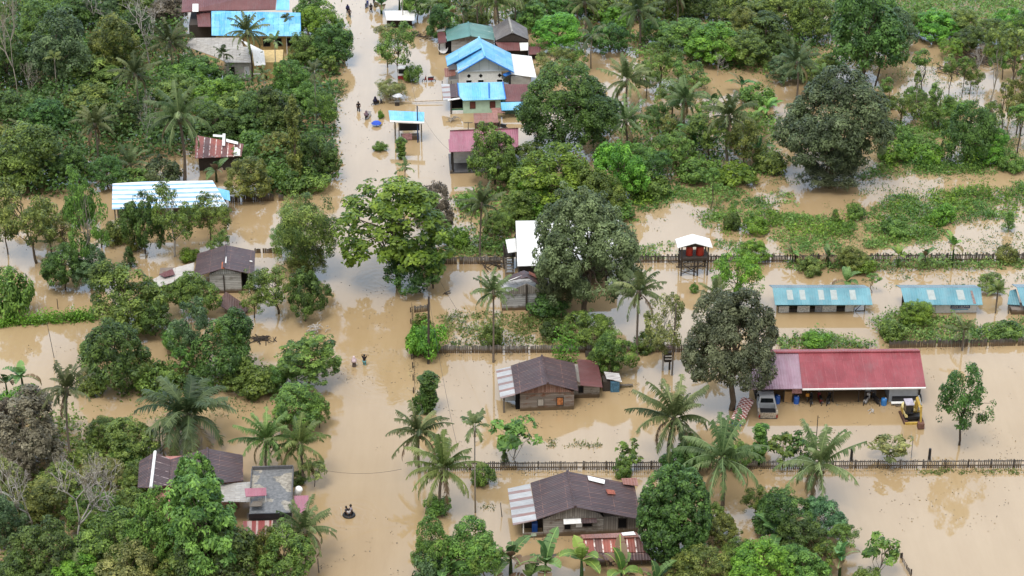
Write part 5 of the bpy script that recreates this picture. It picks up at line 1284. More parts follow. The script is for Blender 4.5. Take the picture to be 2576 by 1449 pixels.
# pickup
def pickup():
    a, b = U(1932, 1052), U(1922, 985)
    t = thing('pickup_truck', 'silver pickup truck with a muddy open bed parked at the left end of the workshop', 'pickup truck', a, math.atan2(-(b - a).x, (b - a).y))
    PAINT = plain('silver_paint', (.52,.54,.56), .35, .5, .15, var=.1); MUD = plain('muddy_panel', (.42,.36,.28), .8, .2, var=.7, scale=6); GL = plain('dark_glass', (.012,.015,.02), .08, .6)
    W2 = .92; zb = -.35
    # y runs from the tailgate forward; flood stands at hub height
    MB().box(-W2, -W2 + .1, .08, 1.75, zb + .15, .62).box(W2 - .1, W2, .08, 1.75, zb + .15, .62).build('bed_side', PAINT, t)
    MB().box(-W2 + .1, W2 - .1, .1, 1.75, zb + .2, .12).build('bed_floor', M_BLACK, t)
    MB().prism([(-W2 - .02, zb + .12), (W2 + .02, zb + .12), (W2 + .02, .6), (-W2 - .02, .6)], -.02, .07).build('tailgate', MUD, t)
    for s_ in (-1, 1):
        MB().box(s_ * .90 - .1, s_ * .90 + .1, -.015, .9, .60, .66).build('bed_rail', MUD, t)
        MB().box(s_ * .88 - .07, s_ * .88 + .07, -.05, -.021, .08, .42).build('taillight', plain('lamp_red', (.30,.01,.01), .3, .5), t)
    cab = MB()
    sec = [(1.78, zb), (1.78, .66), (1.95, 1.25), (2.2, 1.34), (3.0, 1.34), (3.3, 1.25), (3.85, .68), (3.85, zb)]
    ins = [0, 0, .16, .2, .2, .16, .02, 0]
    n = len(sec); cab.add([(-W2 + i_, y, z) for (y, z), i_ in zip(sec, ins)] + [(W2 - i_, y, z) for (y, z), i_ in zip(sec, ins)],
        [tuple(range(n)), tuple(range(2*n-1, n-1, -1))] + [(k, k+n, (k+1) % n + n, (k+1) % n) for k in range(n)])
    cab.build('cab', PAINT, t)
    MB().add([(-.68, 1.79, .74), (.68, 1.79, .74), (.60, 1.925, 1.18), (-.60, 1.925, 1.18), (-.68, 1.83, .74), (.68, 1.83, .74), (.6, 1.96, 1.18), (-.6, 1.96, 1.18)],
             [(0,1,2,3), (7,6,5,4), (0,4,5,1), (1,5,6,2), (2,6,7,3), (3,7,4,0)]).build('rear_window', GL, t)
    for s_ in (-1, 1):
        MB().add([(s_ * (W2 + .0), 2.0, .74), (s_ * (W2 + .0), 3.55, .74), (s_ * (W2 - .14), 3.15, 1.2), (s_ * (W2 - .14), 2.15, 1.2), (s_ * (W2 - .05), 2.0, .74), (s_ * (W2 - .05), 3.55, .74), (s_ * (W2 - .2), 3.15, 1.2), (s_ * (W2 - .2), 2.15, 1.2)],
                 [(0,1,2,3), (7,6,5,4), (0,4,5,1), (1,5,6,2), (2,6,7,3), (3,7,4,0)]).build('side_window', GL, t)
        MB().box(s_ * (W2 + .14) - .11, s_ * (W2 + .14) + .11, 3.25, 3.36, .72, .92).build('mirror', M_BLACK, t)
        for y_ in (.95, 4.1):
            MB().tube([(s_ * (W2 - .22), y_, -.22), (s_ * (W2 + .02), y_, -.22)], .37, 14).build('wheel', M_BLACK, t)
    MB().prismx([(3.86, zb), (3.86, .66), (4.7, .55), (4.95, .40), (4.95, zb)], -W2 + .03, W2 - .03).build('hood', PAINT, t)
    MB().box(-W2, W2, -.14, -.05, zb + .0, .03).build('bumper', M_BLACK, t)
    return t
pickup()
# excavator
def excavator():
    YEL = plain('yellow_paint', (.50,.34,.07), .5, .4, var=.25, scale=2); YELP = plain('pale_yellow', (.62,.52,.24), .5, .4, var=.15); TRK = plain('rusty_track', (.10,.055,.042), .9, .2, var=.5, scale=8); BKT = plain('rusty_bucket', (.15,.075,.055), .8, .25, var=.4, scale=6)
    t = thing('excavator', 'small yellow excavator on rusty tracks with its bucket lowered, beside the workshop', 'excavator', U(2297, 1063), rad(4))
    for x_ in (-.80, .80):
        MB().prismx([(-.15, -.35), (-.3, -.1), (-.28, .16), (-.1, .28), (1.9, .28), (2.1, .14), (2.1, -.1), (1.9, -.35)], x_ - .22, x_ + .22).build('track', TRK, t)
    MB().box(-.55, .55, .3, 1.5, .0, .25).build('undercarriage', M_BLACK, t)
    MB().prism([(-.85, .34), (.85, .34), (.85, .75), (.75, .95), (-.75, .95), (-.85, .75)], .95, 2.0).build('house', YEL, t)
    MB().box(-.84, .84, .1, .94, .34, .62).build('deck', M_BLACK, t)
    MB().prism([(-.86, .62), (-.60, .62), (-.60, .80), (-.80, .95), (-.86, .95)], .0, .94).build('step_panel', YELP, t)
    MB().lathe([(.93, .95), (.9, 1.12), (.8, 1.2), (.3, 1.22)], 0, 1.55, 16).build('counterweight', YELP, t)
    MB().box(-.82, -.02, .12, 1.2, .96, 1.05).box(-.80, -.74, .15, .21, 1.05, 2.0).box(-.10, -.04, .15, .21, 1.05, 2.0).box(-.80, -.74, 1.12, 1.18, 1.05, 2.0).box(-.10, -.04, 1.12, 1.18, 1.05, 2.0).build('cab_frame', M_BLACK, t)
    MB().slab([(-.86, .05, 2.06), (.0, .05, 2.06), (.0, 1.25, 2.1), (-.86, 1.25, 2.1)], .09).build('cab_roof', plain('grey_lilac', (.36,.33,.38), .6, .3), t)
    MB().box(-.79, -.74, .22, 1.11, 1.1, 1.98).box(-.73, -.11, .16, .20, 1.1, 1.95).build('cab_window', plain('dark_glass', (.012,.015,.02), .08, .6), t)
    MB().box(-.65, -.2, .5, 1.0, 1.05, 1.35).build('seat', M_BLACK, t)
    bm_ = MB()
    for p_, q_, w1 in (((.38, .9, .9), (.42, .6, 2.55), .17), ((.42, .6, 2.55), (.46, -.75, 2.15), .15)):
        bm_.tube([p_, q_], [w1 * 1.35, w1 * 1.1], 4)
    bm_.build('boom', YEL, t)
    MB().tube([(.46, -.70, 2.15), (.48, -1.05, .65)], [.12, .085], 4).build('arm', YEL, t)
    MB().tube([(.40, .2, 1.2), (.43, -.1, 1.85)], .06, 6).build('hydraulic_ram', M_STEEL, t); MB().tube([(.44, .5, 2.85), (.47, -.72, 2.45)], .055, 6).build('hydraulic_ram', M_STEEL, t)
    MB().prismx([(-1.35, .62), (-.95, .70), (-.80, .2), (-.95, -.12), (-1.25, -.12), (-1.42, .12)], .18, .80).build('bucket', BKT, t)
    MB().slab([(-.9, -.42, .22), (.9, -.42, .22), (.9, -.3, .24), (-.9, -.3, .24)], .4).build('blade', YEL, t)
    MB().tube([(.4, 1.9, .95), (.4, 1.9, 1.5)], .04, 6).build('exhaust', M_BLACK, t)
excavator()
# crates: row of blue boxes under a checked cover
g = N('checked_cover'); co = g.coord(); ck = g.n('TexChecker'); g.l(g.mapv(co, (1, 1, 1)), ck.inputs[0]); ck.inputs['Scale'].default_value = 3.6
ck.inputs[1].default_value = (.72,.58,.54,1); ck.inputs[2].default_value = (.30,.075,.06,1)
g.done(g.bsdf(g.mix(g.ramp(g.noise(co, 7, 3), [(.55, 0.0), (.66, .5)]), ck.outputs[0], (.05,.04,.04)), .8, .2))
a, b = U(1852, 1071), U(1880, 1016)
t = thing('covered_crates', 'row of blue crates under a red and white checked cover beside the silver pickup', 'crates', a, math.atan2(-(b - a).x, (b - a).y))
Ln = (b - a).length; rng_ = random.Random(3)
for k in range(5):
    y_ = Ln * k / 5
    MB().box(-.45, .45, y_, y_ + Ln / 5 - .06, -.4, .48 + .05 * (k % 2)).build('crate', M_BLUEP, t)
    MB().box(.455, .475, y_ + .15, y_ + .45, .0, .4).build('label_panel', M_WHITE, t)
cv = MB(); nx, ny = 5, 14
vv, ff = [], []
for j in range(ny + 1):
    for i in range(nx + 1): vv.append((-.72 + 1.4 * i / nx + rng_.uniform(-.04, .04), -.15 + (Ln + .2) * j / ny, .66 + rng_.uniform(-.05, .07) - (.22 if i in (0, nx) else 0)))
for j in range(ny):
    for i in range(nx): ff.append((j*(nx+1)+i, j*(nx+1)+i+1, (j+1)*(nx+1)+i+1, (j+1)*(nx+1)+i))
cv.add(vv, ff).build('cover', MATS['checked_cover'], t)
def drum(label, A, r=.3, z=.75, mat=None, group=None):
    t = thing('drum', label, 'drum', U(*A), 0, group)
    MB().lathe([(r * .95, -.4), (r, -.3), (r * 1.03, .1), (r, .14), (r * 1.03, z * .7), (r, z * .74), (r * .95, z), (r * .3, z + .02)], n=14).build('barrel', mat or M_BLUEP, t, True)
    MB().lathe([(.06, z), (.06, z + .05), (.02, z + .06)], r * .5, 0, 8).build('bung', M_WHITE, t)
drum('blue drum right beside the pickup cab', (1955, 1013.5), .29, .85); drum('blue drum under the hanging pink cloth of the workshop', (2003, 1014), .29, .8)
drum('bright blue barrel in front of the workshop opening', (2223, 1018), .30, .75, plain('bright_blue', (.03,.16,.42), .4, .5))
# workshop clutter
for k, (px_, py_, rz_, c_, l_) in enumerate([(2040, 1012, 80, C_BLK, 'black motorbike stored just right of the yellow-topped post in the workshop'), (2062, 1010, 95, C_RED, 'dark motorbike second from the drum side in the workshop'),
        (2084, 1011, 70, C_BLK, 'black motorbike near the middle post of the workshop'), (2180, 1011, 60, C_WHT, 'pale motorbike under the right half of the workshop'), (2202, 1012, 110, C_BLK, 'dark motorbike left of the bright blue barrel')]):
    motorbike(l_, (px_, py_), rad(rz_), c_, .15)
tt = thing('tarpaulin_pile', 'long heap under black sheeting in front of the workshop white wall', 'pile', U(2240, 1016), rad(2))
MB().prismx([(-.1, 0), (.0, .42), (.5, .75), (1.0, .6), (1.1, -.2), (0, -.2)], .2, 3.2).build('sheeting', M_BLACK, tt)
MB().slab([(.0, -.45, .32), (1.3, -.45, .32), (1.3, -.15, .38), (0, -.15, .38)], .08).build('board', M_WHITE, tt)
MB().slab([(1.5, -.35, .38), (2.9, -.3, .38), (2.9, -.12, .42), (1.5, -.15, .42)], .07).build('board', M_WHITE, tt)
MB().tube([(.4, -.6, .1), (2.0, -.5, .3)], .05, 5).tube([(1.0, -.7, .05), (2.4, -.55, .35)], .04, 5).build('stick', M_WOOD, tt)
tt = thing('work_table', 'cluttered work table under the workshop roof left of the bright blue barrel', 'table', U(2190, 1006))
MB().box(-.6, .6, .3, .9, .75, .8).build('tabletop', M_STEEL, tt); MB().box(-.5, .0, .4, .8, .801, 1.15).build('box', plain('pale_box', (.45,.46,.47), .6, .3), tt)
for x_ in (-.55, .55): MB().box(x_ - .03, x_ + .03, .35, .41, -.6, .75).build('leg', M_STEEL, tt)
tt = thing('sign_post', 'small post with a yellow top inside the workshop by the drums', 'sign', U(2030, 1013))
MB().tube([(0, 0, -.6), (0, 0, .75)], .03, 6).build('shaft', M_WOOD, tt); MB().box(-.17, .17, -.05, .05, .75, 1.08).build('board', plain('sign_yellow', (.50,.22,.03), .5, .4), tt)
# umbrellas
def umbrella(label, A, r, z, mat, hz=0):
    t = thing('umbrella', label, 'umbrella', U(*A))
    mb = MB(); n = 16; vs_ = [(0, 0, z + r * .42)] + [(r * .6 * math.cos(2*math.pi*k/n), r * .6 * math.sin(2*math.pi*k/n), z + r * .30) for k in range(n)] + [(r * (1 if k % 2 == 0 else .93) * math.cos(2*math.pi*k/n), r * (1 if k % 2 == 0 else .93) * math.sin(2*math.pi*k/n), z) for k in range(n)]
    fs_ = [(0, 1 + k, 1 + (k+1) % n) for k in range(n)] + [(1 + k, 1 + n + k, 1 + n + (k+1) % n, 1 + (k+1) % n) for k in range(n)]
    mb.add(vs_, fs_).build('canopy', mat, t)
    MB().tube([(0, 0, -.6), (0, 0, z + r * .46)], .03, 6).build('pole', M_STEEL, t)
    return t
umbrella('blue umbrella standing open in the flooded road', (947, 316), .70, .35, plain('umbrella_blue', (.025,.08,.50), .6, .3, var=.25, scale=1.2))
q = umbrella('pale grey sunshade over a small stand by the verge shrub', (1000, 264), .72, 1.35, plain('umbrella_grey', (.52,.54,.57), .6, .3))
tt = thing('snack_stand', 'small dark stand in the water under the pale grey sunshade', 'stand', U(999, 265))
MB().box(-.28, .28, -.2, .3, -.4, .55).build('box', M_WOODD, tt); MB().box(-.33, .33, -.25, .35, .55, .6).build('top', M_GREYW, tt)
for x_ in (-.22, .22): MB().box(x_ - .025, x_ + .025, .0, .05, .6, 1.35).build('post', M_WOOD, tt)
# little gate house, crate, debris
h = House('spirit_box', 'small dark wooden box on posts with white shelves, beside the thin pole at the fence', 'box', (1666, 930))
for x_ in (.05, .75): h.post('post', M_WOODD, x_, 0, 1.6, .09)
h.box('cabinet', M_WOODD, .2, .95, -.05, .5, .9, 2.0); h.box('shelf', M_WHITE, .22, .93, -.12, -.06, 1.25, 1.37); h.box('shelf', M_WHITE, .22, .93, -.12, -.06, 1.6, 1.7)
h.roof([(1664, 868, 2.2), (1666, 874, 2.05), (1692, 873, 2.05), (1690, 867, 2.2)], R_BROWNX)
h = House('wooden_crate', 'dark slatted crate standing in water just below the plank fence, behind the shed', 'crate', (1473, 899))
h.box('crate_body', M_WOODD, 0, .75, 0, .6, -.3, .5)
for k in range(3): h.box('slat', M_WOOD, -.02, .77, -.03, -.005, .05 + .15 * k, .12 + .15 * k)
h = House('floating_box', 'white box floating by the dark tree below the blue striped house', 'box', (353, 652))
h.box('box', M_WHITE, 0, .55, 0, .5, -.1, .35); h.box('lid', M_GREYW, -.03, .58, -.03, .53, .36, .42)
h = House('white_boat', 'small white boat or sheet tied under the big roadside almond tree', 'boat', (1072, 679))
MB().prismx([(0, -.1), (-.1, .25), (.7, .25), (.6, -.1)], 0, 1.1).build('hull', M_WHITE, h.t); MB().box(.1, 1.0, .0, .6, .251, .27).build('deck', M_GREYW, h.t)
def debris(label, A, n, r, seed, zmax=.35, mat=None):
    rg = random.Random(seed); mb = MB()
    for k in range(n):
        a = rg.uniform(0, 6.28); x, y = rg.gauss(0, r * .45), rg.gauss(0, r * .3); L = rg.uniform(.4, 1.3) * r * .55; dz = rg.uniform(-.15, .25)
        z = rg.uniform(.02, zmax)
        mb.tube([(x - L * math.cos(a), y - L * math.sin(a), max(.02, z - dz)), (x + .1 * rg.gauss(0, 1), y, z + .05), (x + L * math.cos(a), y + L * math.sin(a), z + dz)], [.05, .045, .02], 5)
    o = mb.build('brush_pile', mat or M_WOODD); o.location = U(*A)
    return tag(o, label, 'brush pile')
debris('tangle of dark branches by the mossy fence near the stilt house', (1245, 665), 26, 1.9, 1)
debris('raft of dark driftwood floating below the fallen brown roof', (657, 855), 40, 1.3, 2, .18)
debris('dark dead branches heaped in bright water at the upper right', (2475, 160), 60, 4.2, 3, 1.0)
debris('brown tangle of branches left of the dark branch heap, upper right', (2395, 180), 36, 2.4, 4, .8)
debris('bleached driftwood stump at the left edge of the road', (795, 838), 22, 1.0, 5, .8, BARK['grey'])
debris('few bare grey twigs below the big round mango at the right', (2260, 350), 26, 3.0, 6, .3)
debris('single broken branch floating in the yard by the leaning pole', (1122, 740), 4, .9, 7, .08)
debris('forked bare branch floating in front of the workshop opening', (2190, 1033), 4, 1.0, 8, .06, BARK['grey'])
debris('pale twisted driftwood in the road by the small round shrub', (1140, 306), 16, .9, 9, .7, BARK['pale'])
debris('heap of dark drift branches behind the roadside trees at the top', (1065, 92), 24, 1.5, 10, .6)
# ---------------------------------------------------------------- trees, one row each
T = tree
# --- left bank, top
T('halfbare', 45, 250, -12, 50, 'very tall pale-trunked half-bare tree in the top left corner', 'olive', 'pale', v=0)
T('bare', 75, 262, 150, 40, 'short bare pale trunk beside the tall half-bare tree in the top left corner', None, 'pale', v=1)
T('round', 155, 215, 22, 78, 'bluish dark rounded tree right of the tall half-bare trunk, top left', 'blue')
T('round', 22, 215, 60, 55, 'dark tree at the left edge behind the tall half-bare trunk', 'dark')
T('round', 292, 180, 20, 62, 'yellow-green flushing tree left of the grey bare tree at the top', 'olive')
T('bare', 375, 165, -18, 62, 'big bare grey tree beside the maroon rear roof', None, 'grey', v=0)
T('bare', 238, 75, -45, 55, 'bare grey tree at the top edge behind the yellow-green flushing tree', None, 'grey', v=2)
T('halfbare', 300, 40, -70, 60, 'thin pale tree at the very top edge left of the big bare grey tree', 'dark', 'pale', v=2)
T('areca', 147, 250, 152, 24, 'slim areca palm with a hanging dry frond between dark trees, upper left', 'palmb')
T('round', 245, 215, 132, 70, 'yellowish leafy tree right of the slim areca palm, upper left', 'olive')
T('round', 218, 290, 205, 60, 'yellow-tipped broad tree below the slim areca palm, upper left', 'olive')
T('coconut', 352, 300, 192, 62, 'coconut palm with drooping grey fronds below the yellow-tipped trees', 'palmd')
T('coconut', 430, 190, 112, 62, 'dark coconut palm left of the grey tiled roof', 'palmd')
T('bare', 373, 372, 225, 30, 'small bare forked tree between two coconut palms on the left bank', None, 'grey', v=2)
T('coconut', 245, 425, 318, 58, 'coconut palm with dead fronds above the olive rounded tree, left side', 'palm')
T('coconut', 463, 455, 297, 88, 'large coconut palm with wide fronds left of the rusty patched shack', 'palm')
T('round', 492, 210, 138, 62, 'leafy tree hiding the left corner of the grey tiled house', 'mid')
T('round', 455, 260, 180, 55, 'bright-tipped tree right of the drooping coconut palm', 'olive')
T('round', 545, 285, 190, 64, 'bright green tree in front of the concrete house wall', 'bright')
T('round', 600, 300, 215, 58, 'yellow-speckled tree between the concrete house and the dark bank trees', 'olive')
T('round', 648, 335, 240, 60, 'dense dark tree right of the yellow-speckled tree', 'dark')
T('areca', 568, 214, 138, 24, 'areca palm with orange fruit in front of the concrete house', 'palmd')
T('coconut', 632, 213, 84, 55, 'coconut palm with ragged fronds over the bright blue roof', 'palm', 'dark')
T('round', 650, 120, 58, 24, 'small leafy tree against the bright blue roof beside the ragged palm', 'mid')
T('arecad', 727, 115, 48, 20, 'dark drooping areca palm silhouetted on the bright blue roof', 'palmd')
T('areca', 697, 222, 108, 26, 'areca palm right of the concrete house, below the bright blue roof', 'palm')
T('areca', 667, 270, 190, 24, 'short bushy areca palm right of the concrete house corner', 'palm')
T('areca', 798, 332, 186, 30, 'tall areca palm with hanging fronds at the bank edge beside the road', 'palmd')
T('bush', 580, 115, 72, 24, 'dark bush at the left end of the bright blue roof', 'dark')
T('round', 812, 112, -8, 55, 'bright green tree at the top edge left of the road', 'bright')
T('round', 775, 80, -35, 35, 'leafy tree right behind the bright blue roof at the top edge', 'mid')
T('round', 832, 158, 52, 52, 'dark rounded tree overhanging the road at the top', 'dark')
T('round', 775, 165, 80, 42, 'mid green tree between the bright blue roof and the overhanging dark tree', 'mid')
T('twig', 828, 192, 140, 24, 'small sapling standing in the water left of the road', 'mid')
T('round', 735, 255, 142, 46, 'leafy tree on the bank left of the small sapling', 'mid')
T('round', 772, 285, 200, 42, 'mid green tree around the tall areca palm at the bank edge', 'mid')
T('round', 702, 335, 220, 56, 'large dark tree left of the vine-covered trunk', 'dark')
T('open', 815, 335, 215, 42, 'open leafy tree leaning over the road edge opposite the blue umbrella', 'mid')
T('column', 746, 478, 240, 20, 'tall narrow trunk smothered in green vines on the left bank', 'olive', v=0)
T('round', 803, 448, 318, 52, 'dark tree right of the vine-covered trunk, over the road', 'dark')
T('bush', 770, 480, 410, 58, 'mixed dark bush below the vine-covered trunk', 'mid')
T('bush', 700, 470, 400, 40, 'leafy bush left of the vine-covered trunk', 'mid')
T('round', 690, 400, 325, 45, 'pale green shrubby tree above the yellowish fruit tree', 'olive')
T('round', 627, 500, 385, 58, 'yellowish fruit tree standing in water right of the rusty patched shack', 'olive')
T('banana', 545, 458, 432, 40, 'banana clump below the rusty patched shack', 'banana')
T('banana', 585, 420, 400, 32, 'banana plant at the right end of the rusty patched shack', 'bananab')
T('bush', 640, 370, 320, 45, 'green bush behind the rusty patched shack', 'mid')
T('bush', 410, 462, 385, 48, 'dark feathery bush left of the large coconut palm trunk', 'palmd')
T('fernpalm', 330, 440, 420, 62, 'low palm tuft left of the dark feathery bush', 'palmd')
T('bush', 335, 470, 418, 48, 'green thicket above the blue striped roof', 'mid')
T('round', 270, 470, 380, 45, 'tall dark shrub at the foot of the palm with dead fronds', 'dark')
T('round', 72, 465, 292, 88, 'huge olive rounded tree at the left edge of the photo', 'mid')
T('round', 10, 420, 300, 55, 'olive tree cut by the left edge beside the huge rounded tree', 'olive')
T('round', 175, 462, 360, 46, 'shadowy dark tree right of the huge olive tree', 'dark')
T('round', 120, 330, 240, 60, 'dark tree under the slim areca palm, left side', 'dark')
T('round', 40, 300, 215, 60, 'dark low tree at the left edge below the half-bare trunk', 'dark')
T('round', 300, 335, 250, 55, 'dark tree left of the small bare forked tree', 'dark')
T('round', 415, 345, 270, 45, 'dark tree behind the large coconut palm', 'dark')
T('round', 540, 345, 265, 60, 'dark shady tree above the rusty patched shack', 'dark')
T('round', 110, 120, 0, 60, 'dark leafy tree at the top left behind the bluish rounded tree', 'mid')
T('round', 195, 70, -25, 60, 'deep green tree at the top edge, left of the yellow-green flushing tree', 'dark')
T('round', 345, 110, 10, 45, 'dark tree behind the big bare grey tree', 'dark')
T('round', 430, 60, -30, 50, 'pale grey-green tree at the top edge left of the maroon rear roof', 'dry')
T('fernpalm', 120, 300, 285, 48, 'dark palm tuft in the shade below the slim areca palm', 'palmd')
T('fernpalm', 60, 345, 330, 48, 'dark palm tuft at the far left under the half-bare tree', 'palmd')
# --- left bank, middle
T('open', 92, 662, 452, 78, 'big leaning olive tree in the water above the round bush, far left', 'olive', 'brown', dx=-35)
T('open', 20, 640, 480, 45, 'open tree cut by the left edge beside the big leaning olive tree', 'mid')
T('open', 232, 712, 425, 54, 'tall thin tree with a long pale trunk left of the blue striped house', 'mid', 'pale')
T('open', 163, 645, 535, 42, 'yellowish open tree between the leaning olive tree and the long pale trunk', 'olive')
T('round', 166, 728, 600, 52, 'dark bushy tree standing in water at the left', 'dark')
T('round', 232, 725, 615, 46, 'leafy crown around the foot of the long pale trunk', 'blue')
T('bush', 28, 790, 655, 60, 'big round green bush at the left edge', 'mid')
T('round', 366, 640, 466, 48, 'upright dark tree in front of the blue striped roof', 'dark')
T('open', 441, 645, 462, 62, 'tree with pale twisted limbs before the blue striped house', 'mid', 'grey')
T('open', 530, 610, 462, 52, 'leafy tree hiding the right end of the blue striped house', 'mid')
T('bush', 300, 612, 540, 36, 'olive bush at the left corner of the blue striped house', 'olive')
T('youngpalm', 256, 622, 606, 30, 'small young palm beside the long pale trunk', 'palmb')
T('cone', 326, 672, 620, 20, 'small pointed dark bush in the yard left of the pale plank house', 'dark')
T('round', 325, 835, 655, 92, 'broad grey-green tree in front of the tin lean-to', 'mid')
T('round', 392, 845, 740, 46, 'shaded tree between the broad grey-green tree and the tin lean-to', 'dark')
T('round', 498, 800, 672, 55, 'tree with pale flowers before the pale plank house', 'mid')
T('open', 483, 920, 752, 58, 'slender-stemmed tree in the water below the pale plank house', 'blue')
T('round', 295, 975, 790, 82, 'dark spreading tree left of the flooded clearing', 'dark')
T('round', 245, 905, 830, 40, 'leafy side tree at the end of the green hedge', 'mid')
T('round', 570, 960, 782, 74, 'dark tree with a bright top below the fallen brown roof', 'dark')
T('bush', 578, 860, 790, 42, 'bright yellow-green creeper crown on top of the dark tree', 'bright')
T('twig', 462, 945, 868, 32, 'leafy sapling left of the dark tree with the bright top', 'mid')
T('banana', 60, 1000, 948, 46, 'banana plant at the far left below the bright water', 'banana')
T('banana', 20, 1010, 965, 40, 'banana plant cut by the left edge', 'banana')
T('bush', 45, 1020, 965, 48, 'low bushes under the banana plants at the far left', 'bright')
T('bush', 395, 985, 905, 55, 'dark green bush along the clearing, left of the oil palm top', 'mid')
T('bush', 655, 985, 900, 55, 'low green bush left of the roadside sapling', 'mid')
T('bush', 505, 985, 925, 45, 'low green bush at the foot of the dark tree with the bright top', 'dark')
# --- road side trees, middle
T('feather', 766, 695, 465, 82, 'big feathery pale green tree left of the road', 'olive')
T('feather', 735, 640, 540, 48, 'smaller feathery tree behind the big feathery tree', 'mid')
T('feather', 775, 700, 600, 50, 'low feathery branches at the foot of the big feathery tree', 'olive')
T('open', 700, 790, 655, 62, 'spreading small tree with bare forked stems right of the pale plank house', 'mid')
T('round', 768, 808, 662, 46, 'ivy-dark tree at the road edge below the feathery tree', 'dark')
T('open', 812, 770, 700, 26, 'low branch of leaves reaching over the road below the feathery tree', 'dark')
T('tier', 1004, 715, 440, 132, 'huge sea almond tree spreading over the middle of the road', 'bright', v=0)
T('round', 1042, 730, 600, 66, 'dense ivy-clad tree at the foot of the huge sea almond tree', 'dark')
T('round', 1092, 600, 448, 48, 'grey-brown withered tree behind the sea almond tree', 'dry')
T('areca', 1020, 480, 425, 26, 'small palm head poking out above the sea almond tree', 'palm')
T('coconut', 1207, 645, 520, 60, 'coconut palm in the weeds right of the sea almond tree', 'palmd')
T('coconut', 1241, 912, 745, 60, 'coconut palm before the silver plank shack', 'palm')
T('tier', 778, 975, 842, 74, 'wide-leaved sapling tree reaching over the road above the waders', 'mid')
T('open', 745, 965, 880, 42, 'leafy young tree left of the wide-leaved sapling tree', 'mid')
T('round', 748, 1085, 950, 70, 'green tree at the left edge of the road above the young palms', 'mid')
T('tier', 805, 1075, 985, 26, 'twig of leaves over the road beside the green tree', 'mid')
T('bush', 1075, 892, 792, 50, 'bright green bush filling the corner behind the tall pole', 'bright')
T('bush', 1060, 850, 780, 28, 'leafy climber on the road fence by the grey gate', 'mid')
T('column', 1078, 1035, 935, 28, 'climber-covered stump between the road and the brown awning house', 'dark', v=1)
T('bush', 1058, 1040, 975, 22, 'dark creeper clump at the road edge above the palms', 'dark')
# --- right of road, top
T('open', 1002, 195, 52, 52, 'leafy tree on the verge above the red food cart', 'mid', v=1)
T('open', 975, 110, 55, 30, 'pale green branches at the top left of the verge trees', 'pale')
T('youngpalm', 975, 170, 155, 22, 'small palm at the verge left of the red food cart', 'palmb')
T('bush', 1040, 205, 150, 24, 'leafy bush right of the red food cart', 'mid')
T('feather', 982, 250, 195, 38, 'pale shrub beside the grey sunshade', 'pale')
T('banana', 960, 35, 12, 42, 'banana plant at the top edge right of the road', 'banana')
T('banana', 1005, 25, 2, 40, 'banana plant over the flat white shack', 'banana')
T('banana', 1135, 55, 40, 30, 'yellowish banana plant above the green-roofed house', 'bananab')
T('banana', 1175, 58, 45, 30, 'banana plant between the green roof and the weathered roof', 'banana')
T('areca', 1085, 72, 18, 26, 'areca palm at the top edge near the flat white shack', 'palm')
T('round', 1112, 100, 0, 40, 'dark tree at the top edge above the green-roofed house', 'dark')
T('areca', 1165, 78, 25, 26, 'areca palm behind the green-roofed house', 'palmd')
T('coconut', 1250, 98, 8, 58, 'yellowish coconut palm behind the weathered roof', 'palmb')
T('coconut', 1205, 75, -5, 45, 'dark coconut palm left of the yellowish palm at the top edge', 'palmd')
T('round', 1050, 50, -30, 35, 'tree at the very top behind the flat white shack', 'mid')
T('coconut', 1295, 70, -10, 50, 'yellow-green coconut palm at the top edge right of the weathered roof', 'palm')
T('column', 1009, 400, 345, 15, 'slender leafy sapling in front of the roadside kiosk', 'mid', v=1)
T('bush', 959, 378, 352, 18, 'small round shrub standing in the flooded road', 'mid')
T('bush', 958, 297, 275, 9, 'tiny leafy bush behind the blue umbrella', 'bright')
T('round', 1245, 465, 312, 58, 'leafy tree in front of the pink-roofed house', 'mid', 'dark')
T('bush', 1290, 455, 395, 35, 'dark bush under the leafy tree at the pink house corner', 'dark')
T('mango', 1420, 390, 165, 112, 'large dark green tree right of the mint house', 'dark', v=1)
T('round', 1385, 520, 358, 96, 'bright green rounded tree below the large dark green tree', 'bright')
T('round', 1335, 540, 440, 55, 'leafy tree right of the pink house yard', 'bright')
T('round', 1300, 560, 470, 50, 'low green tree left of the grey-green mango', 'mid')
T('round', 1562, 500, 335, 64, 'bright green tree with a rounded top in the thicket', 'bright')
T('round', 1480, 520, 405, 62, 'mid green tree between the two bright green trees', 'mid')
T('round', 1520, 540, 430, 55, 'leafy tree behind the mango top', 'mid')
T('coconut', 1577, 275, 205, 70, 'coconut palm standing in open water, upper middle', 'palm')
T('coconut', 1572, 375, 310, 66, 'low coconut palm with yellow-tipped fronds beside the large dark tree', 'palm')
T('coconut', 1718, 330, 255, 60, 'coconut palm beside the bright pool, upper middle', 'palm')
T('coconut', 1832, 405, 300, 78, 'tall coconut palm left of the big round mango', 'palm')
T('coconut', 1605, 120, 30, 66, 'dark coconut palm at the top edge, upper middle', 'palmd')
T('coconut', 1470, 80, 8, 55, 'coconut palm near the top edge right of the weathered roof', 'palm')
T('coconut', 2002, 260, 160, 62, 'dark coconut palm above the big round mango', 'palmd')
T('areca', 1487, 172, 95, 46, 'bushy palm beside the flooded yard of the weathered house', 'palmd')
T('coconut', 1700, 60, -10, 50, 'ragged coconut palm at the top edge in the thicket', 'palmd')
T('round', 1400, 120, 20, 66, 'green tree right of the weathered roof', 'bright')
T('round', 1345, 75, 5, 44, 'mid green tree behind the weathered roof', 'mid')
T('round', 1535, 130, 45, 52, 'dark tree left of the top edge coconut palm', 'dark')
T('open', 1395, 195, 120, 48, 'thin olive tree beside the maroon tool shed', 'olive')
